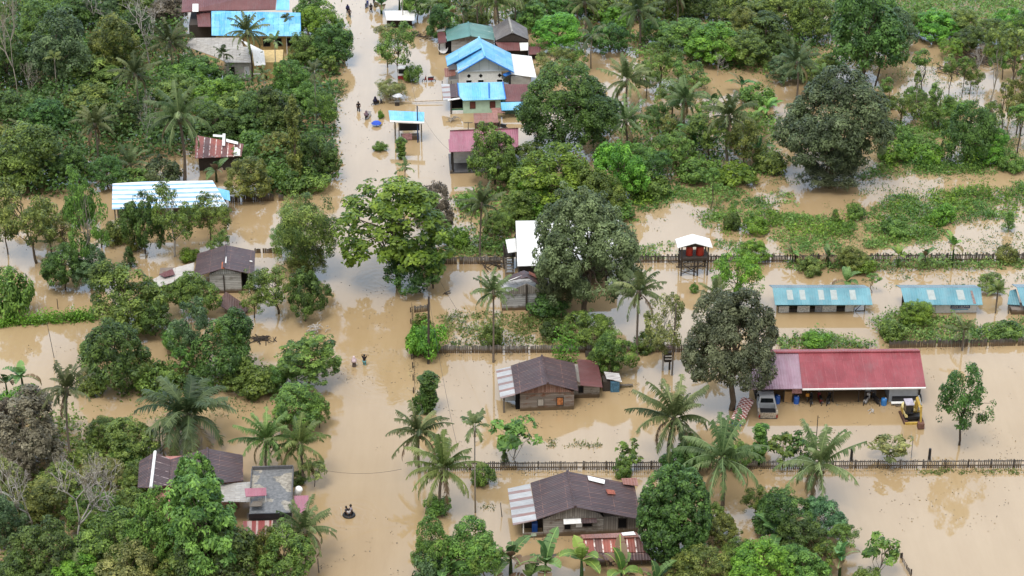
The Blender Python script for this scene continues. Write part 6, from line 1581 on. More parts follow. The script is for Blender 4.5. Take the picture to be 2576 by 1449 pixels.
T('open', 1440, 180, 95, 38, 'open tree right of the maroon tool shed', 'mid')
T('open', 1660, 215, 95, 60, 'open tree in the thicket right of the standing coconut palm', 'mid')
T('open', 1690, 300, 185, 48, 'thin leafy tree at the right of the standing coconut palm', 'olive')
T('open', 1745, 235, 160, 40, 'open tree by the bright pool', 'mid')
T('round', 1730, 125, 35, 62, 'green tree in the top thicket', 'mid')
T('round', 1790, 155, 55, 66, 'bright green tree in the middle of the top thicket', 'bright')
T('round', 1870, 165, 70, 62, 'rounded tree right in the top thicket above the pool', 'mid')
T('round', 1925, 130, 35, 66, 'deep green tree left of the tall dark tree', 'dark')
T('round', 1840, 75, -25, 60, 'green tree at the top edge, right of centre', 'mid')
T('round', 1960, 70, -40, 62, 'pale green tree at the top edge left of the tall dark tree', 'olive')
T('round', 2040, 100, -25, 58, 'leafy tree just left of the tall dark tree', 'mid')
T('round', 1985, 200, 120, 55, 'bluish bushy tree above the dark palm', 'blue')
T('areca', 2062, 230, 185, 26, 'areca palm between the dark palm and the tall dark tree', 'palmb')
T('round', 2060, 215, 140, 44, 'green tree around the areca palm, upper right', 'mid')
T('bare', 1805, 190, 130, 28, 'small bare grey bush at the pool edge in the thicket', None, 'grey', v=1)
T('banana', 1745, 215, 195, 26, 'banana plants at the left side of the bright pool', 'banana')
T('banana', 1865, 235, 215, 34, 'banana plant at the right side of the bright pool', 'banana')
T('banana', 1795, 280, 262, 36, 'dark banana plant below the bright pool', 'banana')
T('banana', 1928, 300, 275, 36, 'bright banana plant left of the big round mango', 'bananab')
T('bush', 1905, 265, 205, 45, 'green bush above the bright banana plant', 'mid')
T('open', 1780, 400, 265, 62, 'bushy tree between two coconut palms in the thicket', 'mid')
T('open', 1870, 420, 290, 50, 'leafy tree right of the tall coconut palm', 'olive')
T('open', 1700, 420, 320, 52, 'small leafy tree below the pool palm', 'mid')
T('open', 1650, 460, 375, 46, 'thin dark-stemmed tree in the thicket', 'dark')
T('bush', 1760, 450, 390, 56, 'low bush under the thicket palms', 'mid')
T('bush', 1850, 455, 400, 54, 'low green bush left of the big round mango', 'bright')
T('bush', 1640, 490, 430, 48, 'green bush above the grassy strip', 'mid')
T('bush', 1930, 430, 370, 46, 'yellow-green bush beside the big round mango', 'olive')
T('thin', 1790, 530, 420, 22, 'spindly tree standing in the grass strip', 'mid')
# --- right, top
T('mango', 2090, 452, 183, 130, 'big round mango tree, green with a grey-brown flank, upper right', 'mangog', v=0)
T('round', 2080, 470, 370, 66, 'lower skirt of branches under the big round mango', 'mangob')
T('round', 2175, 200, -55, 92, 'tall dark feathery tree at the top edge, upper right', 'dark')
T('thin', 2200, 218, 50, 40, 'leaning dark trunk under the tall feathery tree', 'dark', 'dark', dx=25)
T('round', 2250, 130, 20, 50, 'grey-green tree right of the tall feathery tree', 'blue')
T('thin', 2318, 238, 118, 26, 'thin-trunked young tree standing in the bright water', 'mid', 'dark')
T('thin', 2300, 300, 175, 12, 'pole-thin pale trunk in the bright flood, upper right', 'mid', 'pale')
T('thin', 2490, 278, 60, 34, 'tall thin leaning tree near the right edge', 'mid', 'pale')
T('thin', 2545, 250, 70, 44, 'tall leafy thin tree at the right edge', 'olive')
T('bare', 2460, 222, 110, 26, 'bare forked stems in the bright flood near the branch heap', None, 'grey', v=0)
T('bare', 2265, 195, 115, 30, 'leafless thin sapling at the water edge under the tall feathery tree', None, 'grey', v=1)
T('round', 2432, 408, 235, 58, 'dark creeper-hung tree on the weedy island, upper right', 'dark')
T('round', 2480, 405, 320, 45, 'bright bush tree right of the creeper-hung tree', 'bright')
T('open', 2360, 320, 220, 45, 'thin leafy tree on the weedy island', 'mid')
T('round', 2350, 100, 20, 58, 'bright tree on the far grassy bank', 'bright')
T('round', 2430, 130, 60, 40, 'dark bush tree on the far grassy bank', 'dark')
T('round', 2560, 130, 25, 48, 'leafy tree in the top right corner', 'mid')
T('open', 2555, 340, 190, 44, 'open tree at the right edge beside the flood channel', 'olive')
T('thin', 2560, 385, 260, 30, 'dark-stemmed young tree at the right edge below the open tree', 'mid', 'dark')
T('open', 2265, 310, 225, 40, 'shrubby tree in the water right of the big round mango', 'mid')
T('bush', 2245, 400, 345, 40, 'bright weed bush right of the big round mango', 'bright')
T('cone', 2536, 580, 530, 20, 'lone upright shrub in the flooded field near the right edge', 'mid')
# --- right middle
T('mango', 1468, 790, 488, 124, 'huge grey-green mango tree covering the stilt house', 'mango', v=2)
T('mango', 1398, 775, 648, 50, 'low grey-green side crown of the huge mango, left', 'mango', v=1)
T('bush', 1385, 790, 730, 48, 'dark shrub at the shady foot of the huge mango', 'dark')
T('coconut', 1603, 892, 745, 72, 'coconut palm in the yard right of the huge mango', 'palm')
T('round', 1472, 868, 768, 60, 'bright bushy tree between the huge mango and the plank fence', 'mid')
T('round', 1540, 938, 818, 56, 'leafy tree overhanging the plank fence behind the tiny shed', 'mid')
T('bush', 1625, 880, 830, 40, 'green bush at the fence by the yard coconut palm', 'mid')
T('open', 1668, 932, 742, 50, 'thin tree with pale bent stem beside the thin pole', 'pale', 'grey')
T('mangoh', 1838, 1030, 748, 112, 'dark grey-brown mango tree at the left end of the red workshop', 'mangob', v=0)
T('coconut', 1795, 850, 752, 52, 'palm head behind the dark workshop mango', 'palm')
T('open', 1852, 795, 598, 62, 'airy green tree right of the water tower', 'bright')
T('bush', 1745, 735, 708, 12, 'tiny bush standing in water below the water tower', 'mid')
T('round', 1890, 660, 600, 40, 'bright shrub at the fence right of the water tower', 'bright')
T('banana', 1992, 665, 640, 26, 'small banana plant at the stick fence, left one', 'bananab')
T('banana', 2082, 672, 645, 26, 'small banana plant at the stick fence beside the leafy shrub', 'banana')
T('banana', 2258, 672, 642, 26, 'small banana plant at the stick fence with a dry leaf', 'bananab')
T('banana', 2325, 675, 645, 28, 'banana plant leaning at the stick fence right of centre', 'banana')
T('banana', 2394, 672, 618, 32, 'tallest bright banana plant at the stick fence', 'bananab')
T('round', 2145, 680, 612, 38, 'leafy shrub on the stick fence above the longest stall', 'olive')
T('bush', 2175, 685, 640, 30, 'round green bush on the stick fence', 'bright')
T('bush', 2040, 685, 645, 34, 'bushy weeds on the stick fence left of the leafy shrub', 'olive')
T('bush', 2530, 655, 610, 30, 'bush at the stick fence near the right edge', 'olive')
T('banana', 2128, 730, 708, 38, 'drowned banana leaves behind the longest stall', 'banana')
T('thin', 2193, 738, 685, 18, 'small sapling between the first two stalls', 'mid')
T('round', 2490, 735, 680, 32, 'small shrub behind the second stall', 'olive')
T('youngpalm', 2504, 788, 735, 30, 'young palm between the second and third stalls', 'palmb')
T('round', 2300, 815, 747, 42, 'round-topped small tree in front of the two-skylight stall', 'bright')
T('bush', 2058, 868, 825, 36, 'bright bush behind the red workshop roof', 'bright')
T('youngpalm', 2420, 882, 838, 46, 'young coconut palm at the dark fence right of the workshop', 'palm')
T('bush', 2240, 850, 795, 40, 'green bush before the two-skylight stall', 'mid')
T('bush', 2520, 845, 800, 46, 'grey-green bush under the third stall', 'mid')
# --- right, front
T('open', 2412, 1118, 903, 68, 'tall open tree standing in water right of the excavator', 'dark', 'dark')
T('twig', 2236, 1160, 1080, 54, 'long-leaved bush behind the picket fence left of the lamp post', 'pale')
T('coconut', 2050, 1275, 1178, 112, 'coconut palm with a bowed crown before the picket fence, right', 'palm')
T('coconut', 1812, 1285, 1160, 115, 'large coconut palm right of the dense rounded tree', 'palm')
T('coconut', 1690, 1172, 1062, 112, 'large coconut palm on the picket fence line, left of the workshop mango trunk', 'palm', 'dark')
T('dome', 1694, 1405, 1176, 87, 'dense glossy rounded tree beside the largest plank house', 'dark', v=0)
T('round', 1965, 1350, 1212, 72, 'dark leafy tree below the bowed palm', 'dark')
T('round', 2075, 1350, 1240, 58, 'grey-green leafy tree right of the dark leafy tree', 'blue')
T('round', 1905, 1475, 1338, 76, 'bright yellow-green bushy tree at the bottom edge', 'bright')
T('round', 1770, 1480, 1365, 66, 'yellow-green tree at the bottom edge below the dense rounded tree', 'olive')
T('round', 1815, 1365, 1285, 42, 'small yellow-flushed tree right of the dense rounded tree', 'olive')
T('round', 2020, 1470, 1375, 62, 'mid green tree at the bottom edge right of the bright bushy tree', 'mid')
T('banana', 1955, 1390, 1345, 60, 'dark drooping banana plant under the leafy trees, front right', 'banana')
T('banana', 2112, 1450, 1405, 52, 'banana plant at the bottom edge right of the leafy trees', 'banana')
T('twig', 2213, 1455, 1345, 50, 'leafy papaya-like sapling at the bottom right', 'mid')
T('bush', 2185, 1470, 1415, 36, 'low bush at the foot of the papaya-like sapling', 'olive')
T('column', 1908, 1170, 1062, 22, 'narrow leafy sapling behind the picket fence', 'mid', v=2)
T('twig', 1968, 1172, 1085, 44, 'large-leaved bush behind the picket fence left of the bowed palm', 'mid')
T('round', 1745, 1185, 1090, 40, 'leafy bush beside the palm on the picket fence line', 'dark')
T('round', 1700, 1200, 1125, 36, 'small dark shrub behind the dense rounded tree', 'dark')
T('twig', 1582, 1178, 1105, 34, 'large-leaved sapling at the picket fence above the largest house', 'mid')
T('bush', 1570, 1195, 1150, 28, 'low shrub on the picket fence behind the rusty roof corner', 'mid')
T('twig', 1300, 1168, 1048, 66, 'open small tree with big leaves behind the picket fence', 'mid', 'grey')
T('cone', 1269, 1170, 1132, 12, 'tiny dark conical shrub behind the picket fence', 'dark')
T('areca', 1196, 1290, 1082, 40, 'slender areca palm rising over the picket fence', 'palm')
T('coconut', 1057, 1190, 1092, 82, 'full coconut palm at the right edge of the road', 'palm')
T('coconut', 1118, 1298, 1188, 96, 'yellowish coconut palm in front of the full palm by the road', 'palmb')
T('bush', 1215, 1215, 1155, 32, 'shrub on the picket fence beside the slender areca palm', 'mid')
T('bush', 1105, 1290, 1235, 34, 'leafy shoots around the foot of the yellowish palm', 'mid')
T('round', 1090, 1455, 1300, 52, 'left one of two leafy trees at the bottom edge right of the road', 'mid')
T('round', 1190, 1450, 1285, 72, 'broad dark green tree at the bottom edge below the yellowish palm', 'mid')
T('open', 1220, 1470, 1330, 50, 'open-stemmed tree at the bottom edge beside the banana plants', 'mid')
T('bush', 1075, 1470, 1375, 48, 'bluish shrub at the bottom edge beside the road', 'blue')
for px_, py_, tp_, hw_, lb_, lf_ in [
        (1120, 1475, 1435, 58, 'banana plant at the bottom edge under the broad dark green tree', 'banana'),
        (1285, 1445, 1390, 52, 'banana plant left of the porch of the largest house', 'banana'),
        (1372, 1465, 1405, 62, 'banana plant with a yellow leaf below the largest house', 'banana'),
        (1462, 1465, 1395, 60, 'banana plant at the left corner of the rusty red shack', 'bananab'),
        (1562, 1485, 1425, 56, 'upright bright banana plant before the rusty red shack', 'bananab'),
        (1648, 1490, 1445, 46, 'low banana plant at the bottom edge below the dense rounded tree', 'banana'),
        (1330, 1480, 1440, 50, 'short banana plant at the bottom edge between two taller ones', 'banana')]:
    T('banana', px_, py_, tp_ + 16, hw_ * 1.2, lb_, lf_, group='banana plants along the bottom edge')
# --- left, front
T('coconut', 182, 1165, 992, 74, 'tall coconut palm with hanging grey fronds at the lower left', 'palmd')
T('round', 70, 1165, 985, 92, 'rusty brown withered tree at the left edge', 'dry')
T('round', 15, 1120, 985, 45, 'grey-brown tree cut by the left edge above the withered tree', 'dry')
T('oilpalm', 476, 1118, 1052, 124, 'large dark oil palm in the left foreground', 'palmd')
T('round', 335, 1150, 1040, 62, 'yellow-tipped bushy tree left of the oil palm', 'olive')
T('round', 265, 1120, 1040, 45, 'green shrub between the tall palm and the yellow-tipped tree', 'mid')
T('halfbare', 200, 1390, 1135, 112, 'bare grey spreading tree at the lower left', 'dry', 'grey', v=0)
T('round', 235, 1335, 1215, 62, 'shaded green tree behind the bare spreading tree, lower left', 'mid')
T('round', 110, 1300, 1190, 66, 'mid green tree below the rusty brown tree, lower left', 'olive')
T('round', 330, 1310, 1215, 50, 'green tree between the twiggy pale tree and the brown double roof', 'mid')
T('round', 15, 1270, 1150, 46, 'pale leafy tree at the left edge below the withered tree', 'pale')
T('halfbare', 85, 1340, 1110, 100, 'brownish half-bare tree at the left edge, lower left', 'dry', 'grey', v=1)
T('halfbare', 300, 1345, 1130, 95, 'pale twiggy tree left of the brown double roof', 'pale', 'grey', v=2)
T('round', 290, 1440, 1275, 84, 'leafy grey-green tree in front of the pink wall', 'mid')
T('round', 130, 1450, 1290, 82, 'dark green tree under the bare spreading tree', 'dark')
T('round', 20, 1370, 1230, 52, 'bluish green tree cut by the left edge, lower left', 'blue')
T('round', 45, 1475, 1370, 56, 'dark tree in the bottom left corner', 'dark')
T('round', 380, 1455, 1235, 60, 'mid green tree left of the big leafy tree, lower left', 'mid')
T('round', 330, 1490, 1350, 78, 'pale grey-green tree at the bottom edge, left', 'pale')
T('round', 215, 1490, 1385, 66, 'bright green tree at the bottom edge, left', 'bright')
T('round', 450, 1490, 1380, 66, 'olive tree at the bottom edge left of the big leafy tree', 'olive')
T('fernpalm', 375, 1370, 1350, 80, 'feathery salak palm between grey-green trees, lower left', 'palmd')
T('fernpalm', 185, 1490, 1465, 84, 'feathery salak palm at the bottom edge, far left', 'palm')
T('fernpalm', 455, 1440, 1420, 72, 'feathery salak palm at the foot of the big leafy tree', 'palm')
T('fernpalm', 265, 1400, 1385, 66, 'dark salak palm under the bare spreading tree', 'palmd')
T('tier', 525, 1480, 1195, 98, 'big leafy tree before the brown double roof, lower left', 'mid', v=1)
T('round', 530, 1490, 1290, 104, 'dense dark lower crown of the big leafy tree', 'dark')  # shade on the tree's body is put into this darker leaf colour
T('dome', 505, 1400, 1152, 58, 'pointed bright top of the big leafy tree over the brown roof', 'mid')  # same tree; lighter leaf colour stands in for light on its top
T('round', 715, 1475, 1325, 66, 'leafy tree at the bottom edge left of the road', 'mid')
T('coconut', 770, 1420, 1340, 82, 'coconut palm at the lower left edge of the road', 'palm')
T('round', 670, 1455, 1320, 38, 'yellow-green tree below the rusty red porch roof', 'olive')
T('coconut', 678, 1198, 1115, 84, 'left one of the two young coconut palms above the concrete deck', 'palmb')
T('coconut', 760, 1215, 1125, 80, 'right one of the two young coconut palms above the concrete deck', 'palmb')
T('twig', 790, 1225, 1150, 34, 'leafy shrub at the road edge right of the young coconut palms', 'pale')
T('bush', 745, 1215, 1180, 24, 'dark low shrub at the corner of the concrete deck', 'dark')

# --- more of the thicket right of centre, and the flooded rough ground beyond it
for kd_, px_, py_, tp_, hw_, lf_, lb_ in [
    ('open', 1625, 250, 150, 34, 'mid', 'thin-stemmed tree left of the standing coconut palm, by the thicket water'),
    ('open', 1655, 335, 240, 36, 'dark', 'dark-stemmed tree just right of the low yellow-tipped palm'),
    ('open', 1738, 380, 285, 38, 'mid', 'leafy sapling tree below the palm at the bright pool'),
    ('thin', 1680, 395, 280, 24, 'olive', 'spindly tree between the low palm and the pool palm'),
    ('thin', 1705, 255, 150, 20, 'mid', 'slim tree in the water left of the bright pool'),
    ('thin', 1770, 345, 245, 22, 'mid', 'slim tree among the thicket palms below the dark banana plant'),
    ('open', 1895, 370, 270, 36, 'mid', 'multi-stemmed tree between the tall coconut palm and the bright banana plant'),
    ('banana', 1745, 395, 365, 40, 'banana', 'banana plant in the thicket below the pool palm'),
    ('banana', 1875, 345, 315, 38, 'bananab', 'banana plant with bright leaves right of the tall coconut palm'),
    ('banana', 1690, 360, 330, 34, 'banana', 'banana plant beside the spindly thicket tree'),
    ('banana', 1905, 405, 375, 36, 'banana', 'banana plant at the left flank of the big round mango'),
    ('round', 1610, 430, 350, 44, 'mid', 'rounded tree right of the bright green thicket tree'),
    ('round', 1500, 330, 250, 40, 'mid', 'leafy tree at the right flank of the large dark green tree'),
    ('bush', 1560, 545, 490, 40, 'mid', 'dark weedy bush right of the huge mango top'),
    ('round', 1660, 110, 40, 46, 'mid', 'tree behind the dark coconut palm in the top thicket'),
    ('round', 1880, 110, 20, 48, 'olive', 'olive-green tree at the back of the top thicket'),
    ('round', 1330, 420, 350, 40, 'mid', 'leafy tree between the pink roof and the bright rounded tree'),
    ('bush', 2280, 385, 330, 30, 'mid', 'bush on the bright water margin right of the big round mango'),
    ('open', 2310, 290, 235, 36, 'mid', 'sprawling shrub in bright water below the thin-trunked young tree'),
    ('thin', 2385, 255, 130, 22, 'olive', 'spindly tree right of the thin-trunked young tree'),
    ('thin', 2420, 245, 140, 18, 'mid', 'thin leaning sapling in the bright flood left of the bare forked stems'),
    ('open', 2520, 200, 90, 36, 'mid', 'open tree near the top right corner over the branch heap'),
    ('thin', 2575, 300, 150, 26, 'mid', 'spindly tree cut by the right edge, upper part'),
    ('bush', 2330, 405, 350, 40, 'bright', 'bright bush below the weedy island'),
    ('bush', 2545, 430, 385, 34, 'mid', 'low bush at the right edge of the weedy island'),
    ('bush', 2150, 545, 505, 30, 'mid', 'bush rising in the grass below the big round mango'),
    ('cone', 2100, 560, 525, 15, 'mid', 'little pointed shrub in the middle of the flooded field'),
    ('bush', 1900, 585, 535, 34, 'bright', 'bright bush in the grass strip right of the water tower'),
    ('bush', 1840, 575, 525, 22, 'dark', 'dark shrub in the grass strip above the water tower'),
    ('bush', 2370, 560, 510, 36, 'bright', 'bright weed clump in the right half of the flooded field'),
    ('bush', 2250, 590, 545, 34, 'mid', 'dark weed clump in the field above the tallest banana plant'),
    ('round', 1250, 590, 520, 36, 'mid', 'leafy shrub tree right of the coconut palm in the weeds'),
    ('bush', 1150, 620, 570, 34, 'bright', 'bright weeds bush below the sea almond at its right'),
    ('bush', 1180, 520, 480, 38, 'bright', 'bright bush left of the coconut palm in the weeds'),
    ('twig', 1755, 1190, 1115, 40, 'mid', 'large-leaved shrub behind the large coconut palm beside the dense rounded tree'),
    ('round', 1740, 1150, 1085, 34, 'mid', 'small rounded tree between the two large front palms'),
    ('round', 1855, 1180, 1095, 40, 'mid', 'leafy shrub left of the narrow leafy sapling behind the picket fence'),
    ('twig', 2010, 1180, 1085, 40, 'dark', 'large-leaved dark shrub behind the bowed palm crown'),
    ('round', 1790, 1330, 1255, 34, 'olive', 'yellowish shrub under the large coconut palm right of the dense rounded tree'),
    ('open', 1900, 1300, 1215, 40, 'mid', 'open tree left of the dark leafy tree, front right'),
    ('round', 2010, 1400, 1290, 60, 'dark', 'shaded tree under the grey-green leafy tree, front right'),
    ('open', 2110, 1400, 1310, 40, 'mid', 'thin tree at the water edge right of the front tree group'),
    ('twig', 2075, 1440, 1360, 36, 'mid', 'twiggy sapling at the right margin of the front tree group'),
    ('round', 1855, 1430, 1345, 46, 'mid', 'mid green tree between the two yellow-green bottom trees'),
    ('round', 1700, 1480, 1400, 40, 'olive', 'small yellow-green tree at the foot of the dense rounded tree'),
    ('round', 150, 1235, 1150, 56, 'olive', 'olive tree in front of the rusty brown tree, lower left'),
    ('round', 265, 1215, 1140, 50, 'pale', 'pale green tree left of the brown double roof'),
    ('round', 345, 1235, 1160, 42, 'mid', 'leafy tree touching the left end of the brown double roof'),
    ('round', 45, 1210, 1110, 50, 'dry', 'brownish tree at the left edge under the withered tree'),
    ('bush', 320, 1165, 1110, 46, 'mid', 'bushes between the yellow-tipped tree and the brown double roof'),
    ('bush', 225, 1160, 1105, 40, 'olive', 'bush at the foot of the tall palm with hanging grey fronds'),
    ('bush', 1240, 870, 815, 34, 'mid', 'leafy bush at the foot of the coconut palm by the plank fence'),
    ('bush', 1395, 850, 795, 36, 'dark', 'dark bush right of the silver plank shack'),
    ('round', 1500, 930, 870, 28, 'mid', 'small leafy tree above the slatted crate'),
    ('thin', 2230, 300, 190, 20, 'mid', 'slim tree standing right of the leaning dark trunk'),
    ('thin', 2345, 330, 205, 20, 'mid', 'slim tree on the left part of the weedy island'),
    ('thin', 2520, 330, 190, 20, 'olive', 'slim pale-leaved tree right of the creeper-hung tree'),
    ('open', 2440, 235, 150, 30, 'mid', 'thin open tree in the flood beside the bare forked stems'),
    ('round', 2300, 90, 20, 44, 'mid', 'leafy tree at the left end of the far grassy bank'),
    ('round', 2405, 85, 15, 46, 'olive', 'olive tree on the far grassy bank behind the dark bush tree'),
    ('round', 2490, 105, 40, 44, 'mid', 'mid green tree on the far bank above the branch heap'),
    ('bush', 2540, 60, 15, 40, 'bright', 'bright bush on the far bank near the top right corner'),
    ('open', 2395, 150, 85, 36, 'bright', 'open bright tree at the foot of the far bank'),
    ('open', 2575, 195, 100, 40, 'olive', 'olive open tree cut by the right edge under the top corner'),
    ('bush', 2300, 250, 215, 28, 'mid', 'low scrub bush in pale flood near the thin-trunked young tree'),
    ('bush', 2230, 270, 232, 24, 'mid', 'scrub bush right of the leaning dark trunk'),
    ('bush', 2400, 285, 245, 30, 'bright', 'bright scrub bush at the top of the weedy island'),
    ('open', 2490, 330, 250, 34, 'mid', 'thin leafy tree at the right shoulder of the weedy island'),
    ('open', 405, 790, 700, 44, 'mid', 'loose-leaved tree behind the broad grey-green tree, left bank'),
    ('round', 452, 885, 800, 40, 'mid', 'leafy tree between the slender-stemmed tree and the dark spreading tree'),
    ('open', 345, 965, 870, 44, 'olive', 'open olive tree right of the dark spreading tree'),
    ('bush', 225, 985, 930, 44, 'mid', 'green bushes between the dark spreading tree and the tall lower-left palm'),
    ('open', 640, 800, 705, 40, 'mid', 'thin tree left of the spreading small tree with bare forked stems'),
    ('round', 690, 985, 915, 36, 'mid', 'small green tree below the wide-leaved sapling tree'),
    ('youngpalm', 130, 640, 615, 36, 'palm', 'low palm tuft between the leaning olive tree and the dark bushy tree'),
    ('open', 120, 610, 500, 46, 'mid', 'leafy open tree right of the big leaning olive tree'),
    ('round', 205, 560, 470, 40, 'dark', 'dark crown behind the long pale trunk, left of the blue striped roof'),
    ('bush', 345, 625, 585, 26, 'olive', 'small olive bush beside the upright dark tree'),
    ('open', 555, 660, 575, 30, 'mid', 'slight leafy tree above the pale plank house roof'),
    ('bush', 480, 655, 615, 24, 'bright', 'bright banana-like shrub at the left corner of the pale plank house roof'),
    ('round', 610, 985, 900, 44, 'mid', 'green tree right of the dark tree with the bright top'),
    ('round', 1350, 38, -40, 44, 'mid', 'leafy tree at the top edge just right of the yellow-green coconut palm'),
    ('round', 1425, 45, -30, 46, 'dark', 'dark leafy tree at the top edge left of the palm right of the weathered roof'),
    ('round', 1500, 40, -35, 44, 'mid', 'mid green tree at the top edge behind the coconut palm'),
    ('bush', 1555, 62, 15, 44, 'bright', 'bright bush at the top edge left of the dark coconut palm'),
    ('round', 1600, 45, -40, 46, 'olive', 'olive tree at the top edge behind the dark coconut palm'),
    ('round', 1680, 40, -40, 50, 'mid', 'tree at the top edge beside the ragged coconut palm'),
    ('round', 1760, 40, -45, 50, 'dark', 'dark tree at the top edge above the middle of the top thicket'),
    ('bush', 1320, 60, 20, 36, 'mid', 'bush behind the weathered shingle roof at its right'),
    ('round', 2215, 60, -20, 44, 'mid', 'mid green tree behind the tall dark feathery tree'),
    ('round', 160, 40, -45, 50, 'mid', 'mid green tree at the top edge near the top left corner'),
    ('round', 265, 50, -30, 46, 'blue', 'bluish tree at the top edge behind the yellow-green flushing tree'),
    ('round', 340, 45, -35, 46, 'mid', 'tree at the top edge behind the big bare grey tree'),
    ('round', 415, 40, -30, 40, 'mid', 'small green tree at the top edge left of the big house'),
    ('round', 1100, 30, -45, 36, 'mid', 'tree at the top edge right of the flat white shack'),
    ('bush', 1200, 60, 15, 40, 'mid', 'green bush at the top edge behind the green roof'),
    ('open', 2210, 350, 280, 30, 'mid', 'shrubby thin tree at the right flank of the big round mango'),
]: tree(kd_, px_, py_, tp_, hw_, lb_, lf_)

# ---------------------------------------------------------------- ground cover
cover('undergrowth', 'dense dark undergrowth between the trees of the upper left bank', 'undergrowth',
      [[(-20, 20), (440, 60), (520, 200), (700, 250), (760, 90), (870, 60), (840, 300), (850, 455), (700, 500), (560, 385), (350, 415), (150, 500), (-20, 500)]], 3.2, 'dark', 1, .18, .2, 2.2, .55, 8, .3, .5)
cover('undergrowth', 'mixed green undergrowth of the upper thicket right of centre', 'undergrowth',
      [[(1340, 110), (1640, 60), (2080, 0), (2240, 80), (2190, 175), (1960, 190), (1640, 160), (1480, 110)], [(1480, 330), (1700, 300), (1950, 290), (1970, 440), (1590, 480), (1500, 440)], [(1270, 470), (1550, 420), (1600, 560), (1250, 640), (1140, 620), (1150, 500)]], 2.6, 'mid', 2, .34, .22, 1.5, .45, 8, .35, .45)
cover('undergrowth', 'green undergrowth along the top edge of the village', 'undergrowth', [[(1060, -60), (2240, -60), (2240, 20), (1640, 62), (1340, 70), (1080, 30)], [(-20, -60), (450, -60), (455, 60), (-20, 40)]], 2.4, 'mid', 17, .25, .22, 1.8, .5, 8, .3, .5)
cover('far_grass', 'bright grassy far bank at the top right', 'grass', [[(2240, -30), (2600, -30), (2600, 90), (2480, 60), (2340, 80), (2230, 40)]], 5, 'fgrass', 3, .15, .25, .7, .4, 8, .55, .4)
cover('field_grass', 'weeds and long grass standing in the flooded field', 'grass',
      [[(1565, 450), (1720, 465), (1990, 485), (2010, 525), (1800, 512), (1600, 535)], [(1730, 530), (1850, 510), (2010, 540), (2150, 560), (2170, 600), (2010, 618), (1850, 612), (1790, 585)],
       [(2165, 545), (2260, 485), (2420, 470), (2600, 455), (2600, 545), (2420, 560), (2330, 622), (2175, 628)], [(2140, 452), (2240, 402), (2400, 390), (2600, 405), (2600, 440), (2300, 445)],
       [(2200, 300), (2330, 250), (2420, 240), (2520, 300), (2560, 395), (2400, 420), (2250, 365)], [(1590, 620), (1700, 610), (1720, 650), (1590, 655)], [(1800, 600), (2120, 610), (2110, 640), (1800, 640)]],
      11, 'grass', 4, .48, .27, .95, .30, 9, .55, .28)
cover('field_shrubs', 'taller bushy weeds rising in clumps over the flooded field', 'weeds',
      [[(1740, 545), (1850, 520), (2000, 545), (2150, 565), (2150, 600), (2000, 605), (1850, 600)], [(2190, 550), (2270, 495), (2576, 468), (2576, 535), (2400, 548), (2320, 605), (2190, 620)], [(2200, 310), (2330, 270), (2500, 310), (2540, 385), (2300, 410)], [(2160, 448), (2260, 405), (2576, 405), (2576, 436), (2300, 440)], [(1570, 455), (1720, 470), (1700, 500), (1600, 525)]],
      5, 'bright', 14, .55, .30, 1.9, .32, 10, .3, .34)
cover('floating_bits', 'drifting leaves and sticks floating on the flood', 'debris', [[(780, 430), (1040, 430), (1040, 1440), (800, 1440)], [(880, 0), (970, 0), (1120, 250), (1120, 440), (850, 440)], [(1060, 900), (2576, 890), (2576, 1170), (1070, 1170)], [(0, 560), (700, 560), (760, 900), (0, 900)], [(2150, 1200), (2576, 1200), (2576, 1440), (2250, 1440)]], .35, 'dry', 15, .56, .12, .05, .16, 3, .0, .4)
cover('flood_weeds', 'thin scattered weeds poking out of the flood', 'weeds',
      [[(1570, 440), (2600, 380), (2600, 640), (1600, 640)], [(2180, 150), (2600, 130), (2600, 400), (2200, 420)], [(1090, 790), (1220, 780), (1480, 800), (1480, 870), (1110, 880)], [(1940, 665), (2600, 660), (2600, 720), (2200, 730)], [(1560, 180), (1960, 180), (1950, 420), (1560, 420)],
       [(250, 1000), (600, 960), (700, 1050), (620, 1110), (250, 1120)], [(1130, 470), (1250, 470), (1280, 640), (1080, 640)]], 2.2, 'weed', 5, .53, .2, .45, .26, 7, .6, .3)
cover('yard_weeds', 'green weeds in the fenced yard between the stick fence and the workshop', 'weeds',
      [[(2185, 812), (2250, 788), (2400, 800), (2480, 830), (2600, 800), (2600, 858), (2460, 866), (2240, 868)], [(1955, 850), (2060, 832), (2150, 862), (2240, 876), (1960, 880)], [(1960, 662), (2600, 658), (2600, 676), (2200, 684), (2020, 684)], [(1095, 640), (1270, 600), (1280, 645), (1100, 650)]], 8, 'grass', 6, .2, .25, .7, .34, 8, .4, .3)
cover('corner_weeds', 'sparse weeds in the brown water of the plank shack yard', 'weeds', [[(1100, 800), (1230, 785), (1440, 800), (1450, 865), (1140, 880)], [(1330, 805), (1440, 800), (1440, 850), (1320, 860)]], 8, 'grass', 7, .48, .34, .5, .28, 8, .5, .3)
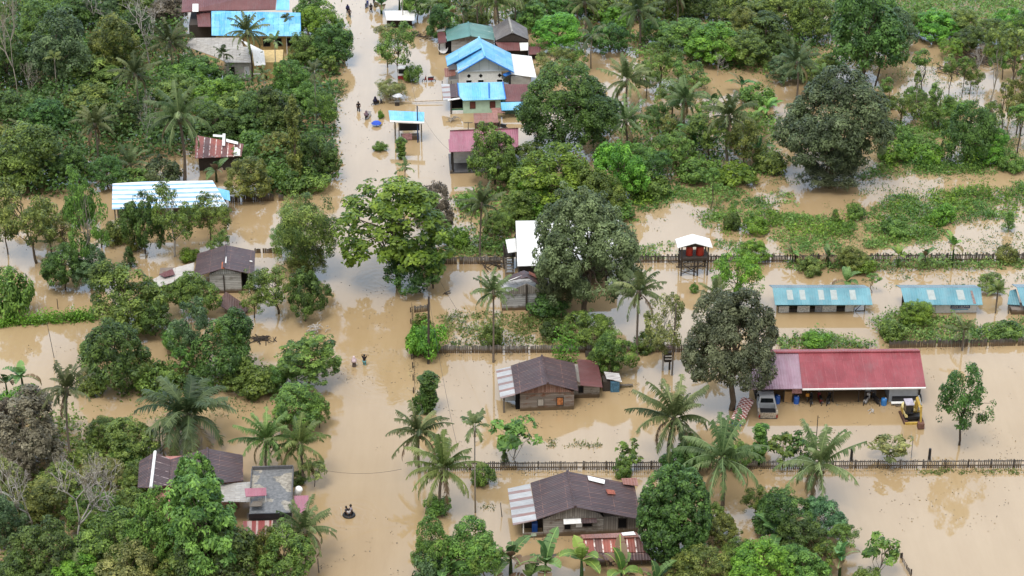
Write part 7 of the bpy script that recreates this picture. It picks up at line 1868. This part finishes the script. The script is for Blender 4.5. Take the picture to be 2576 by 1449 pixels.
cover('front_undergrowth', 'tangled undergrowth of the lower left corner', 'undergrowth', [[(-20, 985), (380, 1150), (420, 1280), (660, 1380), (640, 1480), (-20, 1480)]], 2.8, 'mid', 8, .3, .22, 1.6, .45, 8, .35, .5)
cover('bank_plants', 'low bank plants along the clearing above the oil palm', 'undergrowth', [[(290, 930), (420, 920), (700, 930), (720, 985), (520, 990), (300, 1000)], [(700, 1040), (760, 1050), (750, 1090), (690, 1080)]], 5, 'mid', 9, .2, .3, 1.1, .38, 8, .35, .4)
cover('fence_tufts', 'small grass tufts at the waterline of the front picket fence', 'grass', [[(2310, 1182), (2600, 1178), (2600, 1192), (2310, 1194)]], 14, 'grass', 10, .45, .6, .35, .25, 8, .6, .2)
cover('road_tufts', 'floating grass tufts in the yard before the brown awning house', 'weeds', [[(1380, 1105), (1510, 1105), (1510, 1125), (1380, 1125)], [(1205, 1270), (1252, 1270), (1252, 1282), (1205, 1282)], [(850, 215), (880, 195), (870, 250), (848, 260)]], 9, 'weed', 11, .42, .6, .3, .22, 9, .6, .2)
o = cover('hedge', 'low clipped green hedge crossing the flood at the far left', 'hedge', [[(-20, 812), (240, 792), (250, 808), (-20, 826)]], 26, 'bright', 12, .0, .4, .75, .3, 9, .3, .22, kind=None)
cover('shack_vine', 'bright green vine tops showing behind the brown awning roof', 'vine', [[(1390, 905), (1450, 915), (1455, 925), (1400, 918)]], 40, 'bright', 13, .0, .5, 2.6, .3, 9, .5, .2, kind=None)
cover('scum', 'scum of leaves and sticks caught along fences and house walls', 'debris', [[(1062, 884), (1745, 882), (1745, 893), (1062, 896)], [(1066, 1182), (2576, 1176), (2576, 1188), (1066, 1194)], [(1600, 658), (2576, 654), (2576, 664), (1600, 668)],
      [(1290, 1034), (1450, 1032), (1510, 998), (1515, 1004), (1455, 1041), (1290, 1044)], [(1310, 1350), (1470, 1348), (1470, 1358), (1310, 1360)], [(1900, 1010), (2310, 1006), (2310, 1018), (1900, 1022)], [(2236, 872), (2576, 866), (2576, 874), (2236, 880)], [(1036, 770), (1046, 770), (1046, 1000), (1034, 1000)]], 4.5, 'dry', 16, .40, .8, .06, .17, 4, .0, .3)
# the wood goes on beyond the frame's edges; far trees that the flood mirrors
